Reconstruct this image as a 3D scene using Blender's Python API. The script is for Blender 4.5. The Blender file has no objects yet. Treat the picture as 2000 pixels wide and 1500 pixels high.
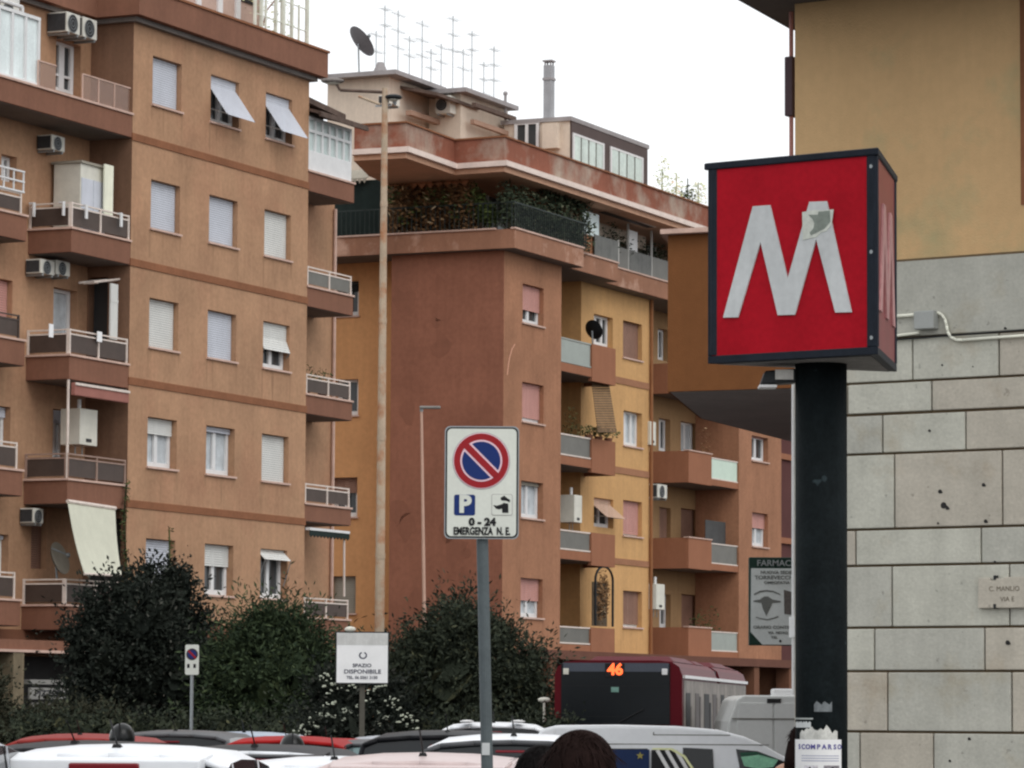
import bpy, math, random
from mathutils import Vector, Matrix
random.seed(7)
R_ = math.radians
SC = bpy.context.scene
COL = SC.collection

# ------------------------------------------------------------------ camera
FPX, PITCH, ROLL, CZ = 7283.0, 0.0878089, 0.0059223, 1.75
cam_d = bpy.data.cameras.new('camera')
cam_d.sensor_width = 36.0
cam_d.lens = FPX / 2000.0 * 36.0
cam_d.clip_start = 0.1
cam_d.clip_end = 6000.0
cam = bpy.data.objects.new('camera', cam_d)
COL.objects.link(cam)
cam.matrix_world = (Matrix.Translation((0, 0, CZ)) @ Matrix.Rotation(math.pi / 2 + PITCH, 4, 'X')
                    @ Matrix.Rotation(ROLL, 4, 'Z'))
SC.camera = cam

# ------------------------------------------------------------------ sky, sun, exposure
SUN_ELEV, SUN_AZ = R_(47), R_(146)          # azimuth measured clockwise from +Y
W = bpy.data.worlds.new('World')
SC.world = W
W.use_nodes = True
nt = W.node_tree
nt.nodes.clear()
sky = nt.nodes.new('ShaderNodeTexSky')
sky.sky_type = 'NISHITA'
sky.sun_disc = False
sky.sun_elevation = SUN_ELEV
sky.sun_rotation = SUN_AZ
sky.air_density = 1.0
sky.dust_density = 3.0
sky.ozone_density = 1.0
hs = nt.nodes.new('ShaderNodeHueSaturation')
hs.inputs['Saturation'].default_value = 0.10
bg = nt.nodes.new('ShaderNodeBackground')
bg.inputs['Strength'].default_value = 0.15
wo = nt.nodes.new('ShaderNodeOutputWorld')
nt.links.new(sky.outputs[0], hs.inputs['Color'])
# closed cloud deck: soft, slightly uneven, over the clear sky
ctc = nt.nodes.new('ShaderNodeTexCoord')
cn_ = nt.nodes.new('ShaderNodeTexNoise'); cn_.inputs['Scale'].default_value = 2.2; cn_.inputs['Detail'].default_value = 4.0
nt.links.new(ctc.outputs['Generated'], cn_.inputs['Vector'])
crp = nt.nodes.new('ShaderNodeMix'); crp.data_type = 'RGBA'
crp.inputs['A'].default_value = (7.0, 7.2, 7.4, 1); crp.inputs['B'].default_value = (8.6, 8.7, 8.8, 1)
nt.links.new(cn_.outputs['Fac'], crp.inputs['Factor'])
cmx = nt.nodes.new('ShaderNodeMix'); cmx.data_type = 'RGBA'; cmx.inputs['Factor'].default_value = 0.85
nt.links.new(hs.outputs[0], cmx.inputs['A']); nt.links.new(crp.outputs['Result'], cmx.inputs['B'])
nt.links.new(cmx.outputs['Result'], bg.inputs['Color'])
nt.links.new(bg.outputs[0], wo.inputs['Surface'])
sun_d = bpy.data.lights.new('sun', 'SUN')
sun_d.energy = 0.75
sun_d.angle = R_(35)
sun_d.color = (1.0, 0.965, 0.92)
sun = bpy.data.objects.new('sun', sun_d)
COL.objects.link(sun)
sd = Vector((math.sin(SUN_AZ) * math.cos(SUN_ELEV), math.cos(SUN_AZ) * math.cos(SUN_ELEV), math.sin(SUN_ELEV)))
sun.rotation_euler = sd.to_track_quat('Z', 'Y').to_euler()
sun.location = sd * 200
SC.view_settings.view_transform = 'Standard'
SC.view_settings.look = 'None'
SC.view_settings.gamma = 1.0
SC.view_settings.use_curve_mapping = False
SC.view_settings.exposure = 0.12
SC.render.engine = 'CYCLES'
SC.cycles.filter_width = 2.3
SC.cycles.max_bounces = 6
SC.cycles.transparent_max_bounces = 12

# ------------------------------------------------------------------ survey helpers: measured sight lines -> places
_c, _s = math.cos(ROLL), math.sin(ROLL)
def ray(px, py):
    X = (px - 1000) / FPX; Y = (750 - py) / FPX
    X, Y = _c * X - _s * Y, _s * X + _c * Y
    return (X, math.cos(PITCH) - Y * math.sin(PITCH), math.sin(PITCH) + Y * math.cos(PITCH))
def at(px, py, d):
    r = ray(px, py); t = d / r[1]
    return Vector((r[0] * t, d, r[2] * t + CZ))
def zp(px, py, z):
    r = ray(px, py); t = (z - CZ) / r[2]
    return Vector((r[0] * t, r[1] * t, z))
class Fr:
    """local frame of a building: x along the street front, y into the building, z up"""
    def __init__(s, ox, oy, deg):
        s.o = (ox, oy); s.a = R_(deg); s.u = (math.sin(s.a), math.cos(s.a)); s.v = (-math.cos(s.a), math.sin(s.a))
        s.M = Matrix(((s.u[0], s.v[0], 0, ox), (s.u[1], s.v[1], 0, oy), (0, 0, 1, 0), (0, 0, 0, 1)))
    def h(s, px, py, y):
        r = ray(px, py); n = s.v
        t = (y + s.o[0] * n[0] + s.o[1] * n[1]) / (r[0] * n[0] + r[1] * n[1])
        X, Y = r[0] * t - s.o[0], r[1] * t - s.o[1]
        return (X * s.u[0] + Y * s.u[1], r[2] * t + CZ)
    def s(s, px, py, x):
        r = ray(px, py); n = s.u
        t = (x + s.o[0] * n[0] + s.o[1] * n[1]) / (r[0] * n[0] + r[1] * n[1])
        X, Y = r[0] * t - s.o[0], r[1] * t - s.o[1]
        return (X * s.v[0] + Y * s.v[1], r[2] * t + CZ)
    def inv(s, p):
        X, Y = p[0] - s.o[0], p[1] - s.o[1]
        return (X * s.u[0] + Y * s.u[1], X * s.v[0] + Y * s.v[1], p[2])
WORLD = Fr(0, 0, 90)     # x east, y north
LF = Fr(-9.8, 89.0, 24.57)
RF = Fr(-0.26, 112.2, 24.3)
WF = Fr(2.85, 35.0, 123.8)

# ------------------------------------------------------------------ materials
MATS = {}
TUNE = {'tan_plaster': (0.853, 0.885, 0.920), 'brick_red_plaster': (0.853, 0.870, 0.916), 'pinkish_plaster': (0.728, 0.799, 0.772), 'yellow_plaster': (0.852, 0.858, 0.833),
        'ochre_plaster': (1.284, 1.239, 1.199), 'travertine_grey': (1.007, 1.059, 1.146), 'travertine_warm': (1.006, 1.052, 1.110), 'travertine_pale': (1.045, 1.116, 1.179),
        'terracotta_plaster': (0.732, 0.782, 0.748), 'terracotta_fascia': (0.712, 0.829, 0.850), 'pale_grey_shutter': (0.877, 0.888, 0.931), 'warm_white_shutter': (0.874, 0.874, 0.880),
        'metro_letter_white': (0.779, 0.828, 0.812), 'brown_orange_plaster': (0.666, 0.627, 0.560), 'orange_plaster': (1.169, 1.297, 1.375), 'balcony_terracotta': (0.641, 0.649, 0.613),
        'worn_parapet_plaster': (0.650, 0.538, 0.505), 'string_course_paint': (0.797, 0.732, 0.655), 'string_course_brown': (.75, .78, .78), 'pale_stone_coping': (0.908, 0.908, 0.908),
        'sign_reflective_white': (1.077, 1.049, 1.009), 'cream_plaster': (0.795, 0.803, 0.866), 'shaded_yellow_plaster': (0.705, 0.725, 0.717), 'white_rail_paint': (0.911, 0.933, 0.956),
        'grey_rail_panel': (0.689, 0.689, 0.689), 'brown_rail_panel': (0.564, 0.564, 0.564), 'frosted_balcony_glass': (0.808, 0.808, 0.808), 'pale_mint_balcony_glass': (0.835, 0.835, 0.835),
        'dusty_pink_shutter': (0.867, 0.889, 0.889), 'brown_shutter': (0.756, 0.778, 0.778), 'reveal_plaster': (.8, .8, .8), 'white_paint': (0.845, 0.845, 0.845), 'off_white_enamel': (0.867, 0.867, 0.867),
        'ac_casing': (0.831, 0.831, 0.831), 'shop_band_brown': (0.611, 0.611, 0.611), 'cream_awning_cloth': (0.673, 0.673, 0.657), 'rusty_cream_pole': (0.908, 0.908, 0.908), 'mottled_pillar': (.6, .6, .6),
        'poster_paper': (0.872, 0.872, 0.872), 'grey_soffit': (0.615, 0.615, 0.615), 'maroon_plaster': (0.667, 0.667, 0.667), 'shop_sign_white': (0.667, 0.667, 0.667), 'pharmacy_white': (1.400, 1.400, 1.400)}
def lin(c):
    return tuple(((v / 255.0) / 12.92 if v <= 10 else (((v / 255.0) + 0.055) / 1.055) ** 2.4) for v in c)
KA = 1.75
def C(r, g, b, k=None):
    k = KA if k is None else k
    return tuple(min(0.86, v * k) for v in lin((r, g, b)))
def N(t, kind, **kw):
    n = t.nodes.new(kind)
    for k, v in kw.items(): n.inputs[k].default_value = v
    return n
def mat(name, col, rough=0.8, var=0.12, scale=1.2, metal=0.0, streak=0.0, bump=0.0, bscale=40.0, spots=None,
        coat=0.0, spec=0.18, alt=None, altscale=0.5, altamt=0.5):
    if name in MATS: return MATS[name]
    m = bpy.data.materials.new(name); m.use_nodes = True
    t = m.node_tree; p = t.nodes['Principled BSDF']
    if name in TUNE: col = tuple(a * b for a, b in zip(col, TUNE[name]))
    p.inputs['Roughness'].default_value = rough
    p.inputs['Metallic'].default_value = metal
    p.inputs['Specular IOR Level'].default_value = spec
    if coat: p.inputs['Coat Weight'].default_value = coat; p.inputs['Coat Roughness'].default_value = 0.05
    tc = t.nodes.new('ShaderNodeTexCoord')
    c = t.nodes.new('ShaderNodeRGB'); c.outputs[0].default_value = (*col, 1)
    out = c.outputs[0]
    def mul(src, fac_socket, lo, hi):
        mr = t.nodes.new('ShaderNodeMapRange')
        mr.inputs['From Min'].default_value = 0.3; mr.inputs['From Max'].default_value = 0.7
        mr.inputs['To Min'].default_value = lo; mr.inputs['To Max'].default_value = hi
        t.links.new(fac_socket, mr.inputs['Value'])
        mx = t.nodes.new('ShaderNodeVectorMath'); mx.operation = 'SCALE'
        t.links.new(src, mx.inputs[0]); t.links.new(mr.outputs[0], mx.inputs['Scale'])
        return mx.outputs[0]
    if alt is not None:
        n = N(t, 'ShaderNodeTexNoise', Scale=altscale, Detail=5.0, Roughness=0.6)
        t.links.new(tc.outputs['Object'], n.inputs['Vector'])
        mr = t.nodes.new('ShaderNodeMapRange')
        mr.inputs['From Min'].default_value = 0.62 - altamt * 0.25; mr.inputs['From Max'].default_value = 0.70
        t.links.new(n.outputs['Fac'], mr.inputs['Value'])
        mx = t.nodes.new('ShaderNodeMix'); mx.data_type = 'RGBA'
        mx.inputs['B'].default_value = (*alt, 1)
        t.links.new(mr.outputs[0], mx.inputs['Factor']); t.links.new(out, mx.inputs['A'])
        out = mx.outputs['Result']
    if var:
        n = N(t, 'ShaderNodeTexNoise', Scale=scale, Detail=6.0, Roughness=0.65)
        t.links.new(tc.outputs['Object'], n.inputs['Vector'])
        out = mul(out, n.outputs['Fac'], 1 - var, 1 + var)
        n2 = N(t, 'ShaderNodeTexNoise', Scale=scale * 14, Detail=3.0)
        t.links.new(tc.outputs['Object'], n2.inputs['Vector'])
        out = mul(out, n2.outputs['Fac'], 1 - var * 0.5, 1 + var * 0.5)
    if streak:
        mp = t.nodes.new('ShaderNodeMapping'); mp.inputs['Scale'].default_value = (5.0, 5.0, 0.35)
        t.links.new(tc.outputs['Object'], mp.inputs['Vector'])
        n = N(t, 'ShaderNodeTexNoise', Scale=1.0, Detail=6.0, Roughness=0.7)
        t.links.new(mp.outputs[0], n.inputs['Vector'])
        out = mul(out, n.outputs['Fac'], 1 - streak, 1 + streak * 0.4)
    if spots:
        vo = N(t, 'ShaderNodeTexNoise', Scale=spots[0], Detail=2.0, Roughness=0.5)
        t.links.new(tc.outputs['Object'], vo.inputs['Vector'])
        mr = t.nodes.new('ShaderNodeMapRange')
        mr.inputs['From Min'].default_value = spots[1]; mr.inputs['From Max'].default_value = spots[1] + 0.03
        mr.inputs['To Min'].default_value = 1.0; mr.inputs['To Max'].default_value = spots[2]
        t.links.new(vo.outputs['Fac'], mr.inputs['Value'])
        mx = t.nodes.new('ShaderNodeVectorMath'); mx.operation = 'SCALE'
        t.links.new(out, mx.inputs[0]); t.links.new(mr.outputs[0], mx.inputs['Scale'])
        out = mx.outputs[0]
    t.links.new(out, p.inputs['Base Color'])
    if bump:
        n = N(t, 'ShaderNodeTexNoise', Scale=bscale, Detail=4.0)
        t.links.new(tc.outputs['Object'], n.inputs['Vector'])
        b = t.nodes.new('ShaderNodeBump'); b.inputs['Strength'].default_value = bump; b.inputs['Distance'].default_value = 0.02
        t.links.new(n.outputs['Fac'], b.inputs['Height']); t.links.new(b.outputs[0], p.inputs['Normal'])
    MATS[name] = m
    return m
def glass(name, col, rough=0.08, alpha=1.0):
    if name in MATS: return MATS[name]
    m = mat(name, col, rough, 0.06, 3.0, spec=0.35)
    if alpha < 1: m.node_tree.nodes['Principled BSDF'].inputs['Alpha'].default_value = alpha
    return m
def emit(name, col, st):
    m = bpy.data.materials.new(name); m.use_nodes = True
    p = m.node_tree.nodes['Principled BSDF']
    p.inputs['Base Color'].default_value = (*col, 1); p.inputs['Emission Color'].default_value = (*col, 1)
    p.inputs['Emission Strength'].default_value = st
    MATS[name] = m
    return m
def leafmat(name, c1, c2, c3=None):
    if name in MATS: return MATS[name]
    m = bpy.data.materials.new(name); m.use_nodes = True
    t = m.node_tree; p = t.nodes['Principled BSDF']; p.inputs['Roughness'].default_value = 0.75; p.inputs['Specular IOR Level'].default_value = 0.08
    g = t.nodes.new('ShaderNodeNewGeometry'); r = t.nodes.new('ShaderNodeValToRGB')
    r.color_ramp.elements[0].color = (*c1, 1); r.color_ramp.elements[1].color = (*c2, 1)
    if c3:
        e = r.color_ramp.elements.new(0.93); e.color = (*c2, 1)
        r.color_ramp.elements[2].color = (*c3, 1)
    t.links.new(g.outputs['Random Per Island'], r.inputs['Fac']); t.links.new(r.outputs[0], p.inputs['Base Color'])
    MATS[name] = m
    return m

# ------------------------------------------------------------------ mesh builder
class MB:
    def __init__(s, m=None):
        s.v = []; s.f = []; s.m = m
    def p(s, a, b, c):
        s.v.append(tuple(s.m(a, b, c)) if s.m else (a, b, c)); return len(s.v) - 1
    def quad(s, *pts):
        s.f.append([s.p(*q) for q in pts]); return s
    def box(s, x0, x1, y0, y1, z0, z1):
        i = [s.p(x, y, z) for z in (z0, z1) for x, y in ((x0, y0), (x1, y0), (x1, y1), (x0, y1))]
        for f in ((0, 3, 2, 1), (4, 5, 6, 7), (0, 1, 5, 4), (1, 2, 6, 5), (2, 3, 7, 6), (3, 0, 4, 7)):
            s.f.append([i[k] for k in f])
        return s
    def prism(s, poly, z0, z1):
        n = len(poly)
        a = [s.p(x, y, z0) for x, y in poly]; b = [s.p(x, y, z1) for x, y in poly]
        s.f.append(a[::-1]); s.f.append(b)
        for k in range(n): s.f.append([a[k], a[(k + 1) % n], b[(k + 1) % n], b[k]])
        return s
    def sheet(s, poly, w0, w1):
        """polygon given as (u,z), thickness from w0 to w1 along the second axis"""
        n = len(poly)
        a = [s.p(u, w0, z) for u, z in poly]; b = [s.p(u, w1, z) for u, z in poly]
        s.f.append(a); s.f.append(b[::-1])
        for k in range(n): s.f.append([a[(k + 1) % n], a[k], b[k], b[(k + 1) % n]])
        return s
    def hexa(s, lo, hi):
        a = [s.p(*q) for q in lo]; b = [s.p(*q) for q in hi]
        n = len(a)
        s.f.append(a[::-1]); s.f.append(b)
        for k in range(n): s.f.append([a[k], a[(k + 1) % n], b[(k + 1) % n], b[k]])
        return s
    def cyl(s, p, q, r, n=8, r2=None, caps=True):
        p = Vector(p); q = Vector(q); r2 = r if r2 is None else r2
        d = (q - p).normalized(); e = d.orthogonal().normalized(); g = d.cross(e)
        a = []; b = []
        for k in range(n):
            t = 2 * math.pi * k / n; o = e * math.cos(t) + g * math.sin(t)
            a.append(s.p(*(p + o * r))); b.append(s.p(*(q + o * r2)))
        for k in range(n): s.f.append([a[k], a[(k + 1) % n], b[(k + 1) % n], b[k]])
        if caps: s.f.append(a[::-1]); s.f.append(b)
        return s
    def tube(s, pts, r, n=6):
        for a, b in zip(pts[:-1], pts[1:]): s.cyl(a, b, r, n)
        return s
    def ball(s, c, rx, ry=None, rz=None, n=10, m=7, z0=-1.0, z1=1.0):
        ry = rx if ry is None else ry; rz = rx if rz is None else rz
        rows = []
        for j in range(m + 1):
            t = math.asin(z0) + (math.asin(z1) - math.asin(z0)) * j / m
            rows.append([s.p(c[0] + rx * math.cos(t) * math.cos(2 * math.pi * k / n), c[1] + ry * math.cos(t) * math.sin(2 * math.pi * k / n), c[2] + rz * math.sin(t)) for k in range(n)])
        for j in range(m):
            for k in range(n): s.f.append([rows[j][k], rows[j][(k + 1) % n], rows[j + 1][(k + 1) % n], rows[j + 1][k]])
        s.f.append(rows[0][::-1]); s.f.append(rows[-1])
        return s
    def grid(s, rows, flip=False):
        idx = [[s.p(*q) for q in r] for r in rows]
        for a, b in zip(idx[:-1], idx[1:]):
            for k in range(len(a) - 1):
                f = [a[k], a[k + 1], b[k + 1], b[k]]
                s.f.append(f[::-1] if flip else f)
        return s
    def obj(s, name, m, parent=None, base=(0, 0, 0), smooth=False, bevel=0.0, label=None):
        me = bpy.data.meshes.new(name)
        me.from_pydata([(a - base[0], b - base[1], c - base[2]) for a, b, c in s.v], [], s.f)
        me.update()
        if m: me.materials.append(m)
        if smooth:
            for q in me.polygons: q.use_smooth = True
        o = bpy.data.objects.new(name, me); COL.objects.link(o)
        if parent is not None: o.parent = parent
        if bevel:
            b = o.modifiers.new('bevel', 'BEVEL'); b.width = bevel; b.segments = 2; b.limit_method = 'ANGLE'
        if label: o['label'] = label
        return o

class Thing:
    """an Empty at the thing's base; parts are given in the frame's coordinates"""
    def __init__(s, name, label, cat, fr=WORLD, base=(0, 0, 0), group=None):
        s.base = tuple(base); s.fr = fr
        o = bpy.data.objects.new(name, None); COL.objects.link(o)
        o.empty_display_size = 0.3
        o.matrix_world = fr.M @ Matrix.Translation(s.base)
        o['label'] = label; o['category'] = cat
        if group: o['group'] = group
        s.o = o
    def part(s, name, mb, m, parent=None, **kw):
        return mb.obj(name, m, parent or s.o, s.base if parent is None else s.pbase(parent), **kw)
    def pbase(s, parent):
        return s.base          # sub-parts share the part's origin
def single(name, mb, m, label=None, cat=None, fr=WORLD, base=(0, 0, 0), group=None, kind=None, **kw):
    o = mb.obj(name, m, None, base, **kw)
    o.matrix_world = fr.M @ Matrix.Translation(base)
    if label: o['label'] = label
    if cat: o['category'] = cat
    if group: o['group'] = group
    if kind: o['kind'] = kind
    return o
def text_mesh(txt, size, bold=0.0, align='CENTER', extrude=0.002, spacing=1.0, xscale=1.0):
    cu = bpy.data.curves.new('txt', 'FONT'); cu.body = txt; cu.size = size; cu.align_x = align; cu.align_y = 'CENTER'
    cu.extrude = extrude; cu.offset = bold; cu.space_character = spacing; cu.resolution_u = 3
    ob = bpy.data.objects.new('txt', cu); COL.objects.link(ob)
    dg = bpy.context.evaluated_depsgraph_get()
    me = bpy.data.meshes.new_from_object(ob.evaluated_get(dg))
    bpy.data.objects.remove(ob)
    if xscale != 1.0:
        for v in me.vertices: v.co.x *= xscale
    return me
def text_part(name, txt, size, m, parent, mtx, **kw):
    me = text_mesh(txt, size, **kw); me.materials.clear(); me.materials.append(m); me.name = name
    o = bpy.data.objects.new(name, me); COL.objects.link(o); o.parent = parent; o.matrix_local = mtx
    return o
UPRIGHT = Matrix.Rotation(math.pi / 2, 4, 'X')     # lettering lying in x-z, facing -y

# colours ------------------------------------------------------------
M_tan = mat('tan_plaster', C(146, 112, 86), 0.9, 0.17, 0.6, streak=0.11, bump=0.15, alt=C(136, 102, 80), altscale=0.35, altamt=0.5)
M_red = mat('terracotta_plaster', C(118, 80, 66), 0.9, 0.10, 0.7, streak=0.10, bump=0.15)
M_str = mat('string_course_paint', C(118, 82, 62), 0.9, 0.15, 1.0)
M_cope = mat('pale_stone_coping', C(165, 140, 128), 0.7, 0.15, 3.0)
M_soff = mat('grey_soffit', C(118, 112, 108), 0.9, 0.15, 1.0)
M_dark = mat('dark_interior', (0.025, 0.024, 0.024), 0.7, 0.3, 2.0)
M_reveal = mat('reveal_plaster', C(100, 68, 52), 0.9, 0.1, 2.0)
M_white = mat('white_paint', C(205, 205, 202), 0.5, 0.06, 4.0)
M_offw = mat('off_white_enamel', C(178, 176, 166), 0.5, 0.10, 3.0)
M_rail = mat('white_rail_paint', C(178, 165, 155), 0.5, 0.12, 6.0)
M_shut = mat('pale_grey_shutter', C(166, 168, 172), 0.6, 0.06, 1.5, streak=0.05)
M_shutw = mat('warm_white_shutter', C(178, 178, 174), 0.6, 0.06, 1.5, streak=0.05)
M_pink = mat('dusty_pink_shutter', C(165, 120, 112), 0.7, 0.08, 2.0, streak=0.06)
M_brsh = mat('brown_shutter', C(128, 96, 82), 0.7, 0.12, 2.0, streak=0.12)
M_gsh = mat('weathered_grey_shutter', C(120, 115, 105), 0.7, 0.12, 2.0, streak=0.1)
M_glass = glass('window_glass', (0.05, 0.055, 0.058), 0.12)
M_curt = mat('net_curtain', C(150, 155, 158), 0.9, 0.2, 3.0, streak=0.2)
M_panel = mat('brown_rail_panel', C(78, 66, 60), 0.5, 0.15, 2.0)
M_panelg = mat('grey_rail_panel', C(96, 94, 88), 0.4, 0.12, 2.0)
M_ac = mat('ac_casing', C(178, 176, 168), 0.5, 0.08, 5.0)
M_acd = mat('ac_grille', (0.04, 0.04, 0.042), 0.6, 0.1, 5.0)
M_steel = mat('galvanised_steel', C(118, 122, 124), 0.45, 0.12, 5.0, metal=0.5)
M_orange = mat('orange_plaster', C(150, 104, 68), 0.9, 0.10, 0.5, streak=0.07, bump=0.15)
M_sidered = mat('brick_red_plaster', C(122, 80, 62), 0.92, 0.15, 0.5, streak=0.10, bump=0.15)
M_pinkpl = mat('pinkish_plaster', C(146, 100, 78), 0.92, 0.17, 0.6, streak=0.12, bump=0.15)
M_yellow = mat('yellow_plaster', C(172, 134, 92), 0.9, 0.10, 0.6, streak=0.10, bump=0.15)
M_par = mat('worn_parapet_plaster', C(134, 92, 76), 0.9, 0.12, 1.0, streak=0.12, alt=C(140, 128, 116), altscale=0.55, altamt=0.55)
M_slabred = mat('terracotta_fascia', C(140, 94, 74), 0.9, 0.12, 1.0, streak=0.1, alt=C(150, 120, 104), altscale=1.2, altamt=0.3)
M_cream = mat('cream_plaster', C(190, 172, 152), 0.9, 0.08, 0.8, streak=0.08)
M_roofg = mat('grey_roof_edge', C(120, 116, 116), 0.8, 0.15, 2.0)
M_tile = mat('weathered_roof_tiles', C(74, 62, 56), 0.9, 0.3, 4.0)
M_black = mat('black_metal', (0.018, 0.02, 0.022), 0.45, 0.2, 4.0)
M_bar = mat('dark_green_bars', (0.035, 0.045, 0.042), 0.6, 0.2, 4.0)
M_wood = mat('old_wood', C(110, 74, 52), 0.8, 0.2, 3.0)

# ------------------------------------------------------------------ ground
g = MB().quad((-900, -300, 0), (900, -300, 0), (900, 3000, 0), (-900, 3000, 0))
single('ground', g, mat('ground_earth', (0.06, 0.055, 0.05), 0.95, 0.25, 0.3, bump=0.3), kind='structure')
rd = MB().quad((-6.5, 8, 0.004), (2.2, 8, 0.004), (52, 190, 0.004), (8, 190, 0.004), (-14, 60, 0.004))
single('road', rd, mat('asphalt', (0.05, 0.05, 0.052), 0.9, 0.2, 1.5, bump=0.4, bscale=60), kind='structure')
pv = MB().prism([(0.4, -3), (9, -3), (9, 28), (4.0, 36), (1.5, 30), (0.4, 12)], 0, 0.13)
single('pavement', pv, mat('pavement_slabs', (0.22, 0.21, 0.19), 0.9, 0.2, 1.2, bump=0.2), kind='structure')
pk = MB().quad((-16, 12, 0.004), (-6.5, 8, 0.004), (-14, 60, 0.004), (-22, 82, 0.004), (-34, 60, 0.004))
single('car_park', pk, MATS['asphalt'], kind='structure')
vg = MB().prism([(-24, 66), (-7, 66), (2.6, 76), (2.0, 88), (-6, 80), (-24, 80)], 0, 0.12)
single('verge', vg, mat('verge_soil', (0.05, 0.045, 0.03), 0.95, 0.3, 1.0, bump=0.5), kind='structure')

# ------------------------------------------------------------------ wall pieces and windows
def A(y0): return lambda u, w, z: (u, y0 + w, z)            # street-side faces
def B(x0): return lambda u, w, z: (x0 + w, u, z)            # gable-side faces
def wall(mb, u0, u1, z0, z1, ops=(), flip=False):
    us = sorted({u0, u1, *[min(max(v, u0), u1) for o in ops for v in o[:2]]})
    zs = sorted({z0, z1, *[min(max(v, z0), z1) for o in ops for v in o[2:4]]})
    for a, b in zip(us[:-1], us[1:]):
        for c, d in zip(zs[:-1], zs[1:]):
            m, n = (a + b) / 2, (c + d) / 2
            if any(o[0] < m < o[1] and o[2] < n < o[3] for o in ops): continue
            mb.quad((a, 0, c), (b, 0, c), (b, 0, d), (a, 0, d))
    for o in ops:                                           # reveals
        a, b, c, d = o[:4]; q = 0.30
        mb.quad((a, 0, c), (a, q, c), (a, q, d), (a, 0, d)); mb.quad((b, 0, c), (b, 0, d), (b, q, d), (b, q, c))
        mb.quad((a, 0, c), (b, 0, c), (b, q, c), (a, q, c)); mb.quad((a, 0, d), (a, q, d), (b, q, d), (b, 0, d))
    return mb
def slats(mb, u0, u1, z0, z1, w, pitch=0.055, out=0.0):
    """roller shutter: interlocking slats; out = how far its foot swings outwards"""
    n = max(1, int((z1 - z0) / pitch)); H = z1 - z0
    for k in range(n):
        a = z1 - H * k / n; b = z1 - H * (k + 1) / n + 0.008
        wa = w - out * k / n; wb = w - out * (k + 0.86) / n
        mb.hexa([(u0, wa, a), (u1, wa, a), (u1, wb - 0.003, b), (u0, wb - 0.003, b)],
                [(u0, wa + 0.012, a), (u1, wa + 0.012, a), (u1, wb + 0.012, b), (u0, wb + 0.012, b)])
    return mb
def window(T, m, u0, u1, z0, z1, shut=1.0, sm=None, fm=None, fr=True, mull=1, sill=True, swing=None, curt=False, sillm=None, side=1, trans=False, fw=None):
    sm = sm or M_shut; fm = fm or M_white; W_, H = u1 - u0, z1 - z0
    g = MB(m); g.quad((u0, 0.255, z0), (u1, 0.255, z0), (u1, 0.255, z1), (u0, 0.255, z1))
    win = T.part('window', g, M_curt if curt else M_glass)
    t = fw or 0.055
    if fr and shut < 0.97:
        f = MB(m); zt = z1
        e = 0.075
        f.box(u0 + 0.01, u0 + t + e, 0.19, 0.25, z0 + 0.01, zt); f.box(u1 - t - e, u1 - 0.01, 0.19, 0.25, z0 + 0.01, zt)
        f.box(u0 + t + e, u1 - t - e, 0.19, 0.25, z0 + 0.01, z0 + 0.14); f.box(u0 + t + e, u1 - t - e, 0.19, 0.25, zt - 0.08, zt)
        for k in range(mull):
            c = u0 + W_ * (k + 1) / (mull + 1)
            f.box(c - t * 1.35, c + t * 1.35, 0.185, 0.245, z0 + 0.14, zt - 0.08)
        if trans: f.box(u0 + t + e, u1 - t - e, 0.19, 0.24, z0 + H * 0.33, z0 + H * 0.33 + 0.06)
        T.part('frame', f, fm, win)
    if shut > 0:
        s = MB(m); zb = z1 - H * shut
        if swing is None: slats(s, u0 + 0.02, u1 - 0.02, zb + 0.01, z1 - 0.015, 0.14)
        else:
            top, out = swing
            zt = z1 - H * top
            slats(s, u0 + 0.02, u1 - 0.02, zt, z1 - 0.015, 0.10)
            slats(s, u0 + 0.01, u1 - 0.01, zb + 0.06, zt, 0.09, out=out)
        T.part('roller_shutter', s, sm, win)
        if swing is not None:
            for uu in (u0 + 0.03, u1 - 0.03):
                T.part('shutter_arm', MB(m).cyl((uu, 0.09, z0 + 0.35), (uu, 0.09 - out, zb + 0.08), 0.012, 5), M_steel, win)
    if sill:
        s = MB(m).box(u0 - 0.05, u1 + 0.05, -0.06, 0.06, z0 - 0.05, z0)
        T.part('sill', s, sillm or M_cope, win)
    return win
def rct(fr, y, px0, py0, px1, py1):
    """front-face rectangle: left edge px0 from py0 (top) to py1 (bottom), right edge px1"""
    x0, zt = fr.h(px0, py0, y); _, zb = fr.h(px0, py1, y); x1, _ = fr.h(px1, py0, y)
    return x0, x1, zb, zt
def railing(T, m, u0, u1, z0, z1, parent, posts=2, panel=None, rm=None, back=None, hang=True):
    """framed balcony railing: posts, rails and infill panels, in front of w=0"""
    rm = rm or M_rail; n = posts
    for k in range(n):
        a = u0 + (u1 - u0) * k / n; b = u0 + (u1 - u0) * (k + 1) / n
        T.part('rail_panel', MB(m).box(a + 0.05, b - 0.02, 0.035, 0.05, z0 + 0.05, z1 - 0.10), panel or M_panel, parent)
    for k in range(n + 1):
        a = u0 + (u1 - u0) * k / n
        T.part('post', MB(m).box(a - 0.005, a + 0.045, 0.015, 0.065, z0, z1), rm, parent)
    for zz in (z1 - 0.04, z1 - 0.14):
        T.part('rail', MB(m).box(u0, u1 + 0.04, 0.02, 0.06, zz, zz + 0.035), rm, parent)

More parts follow.
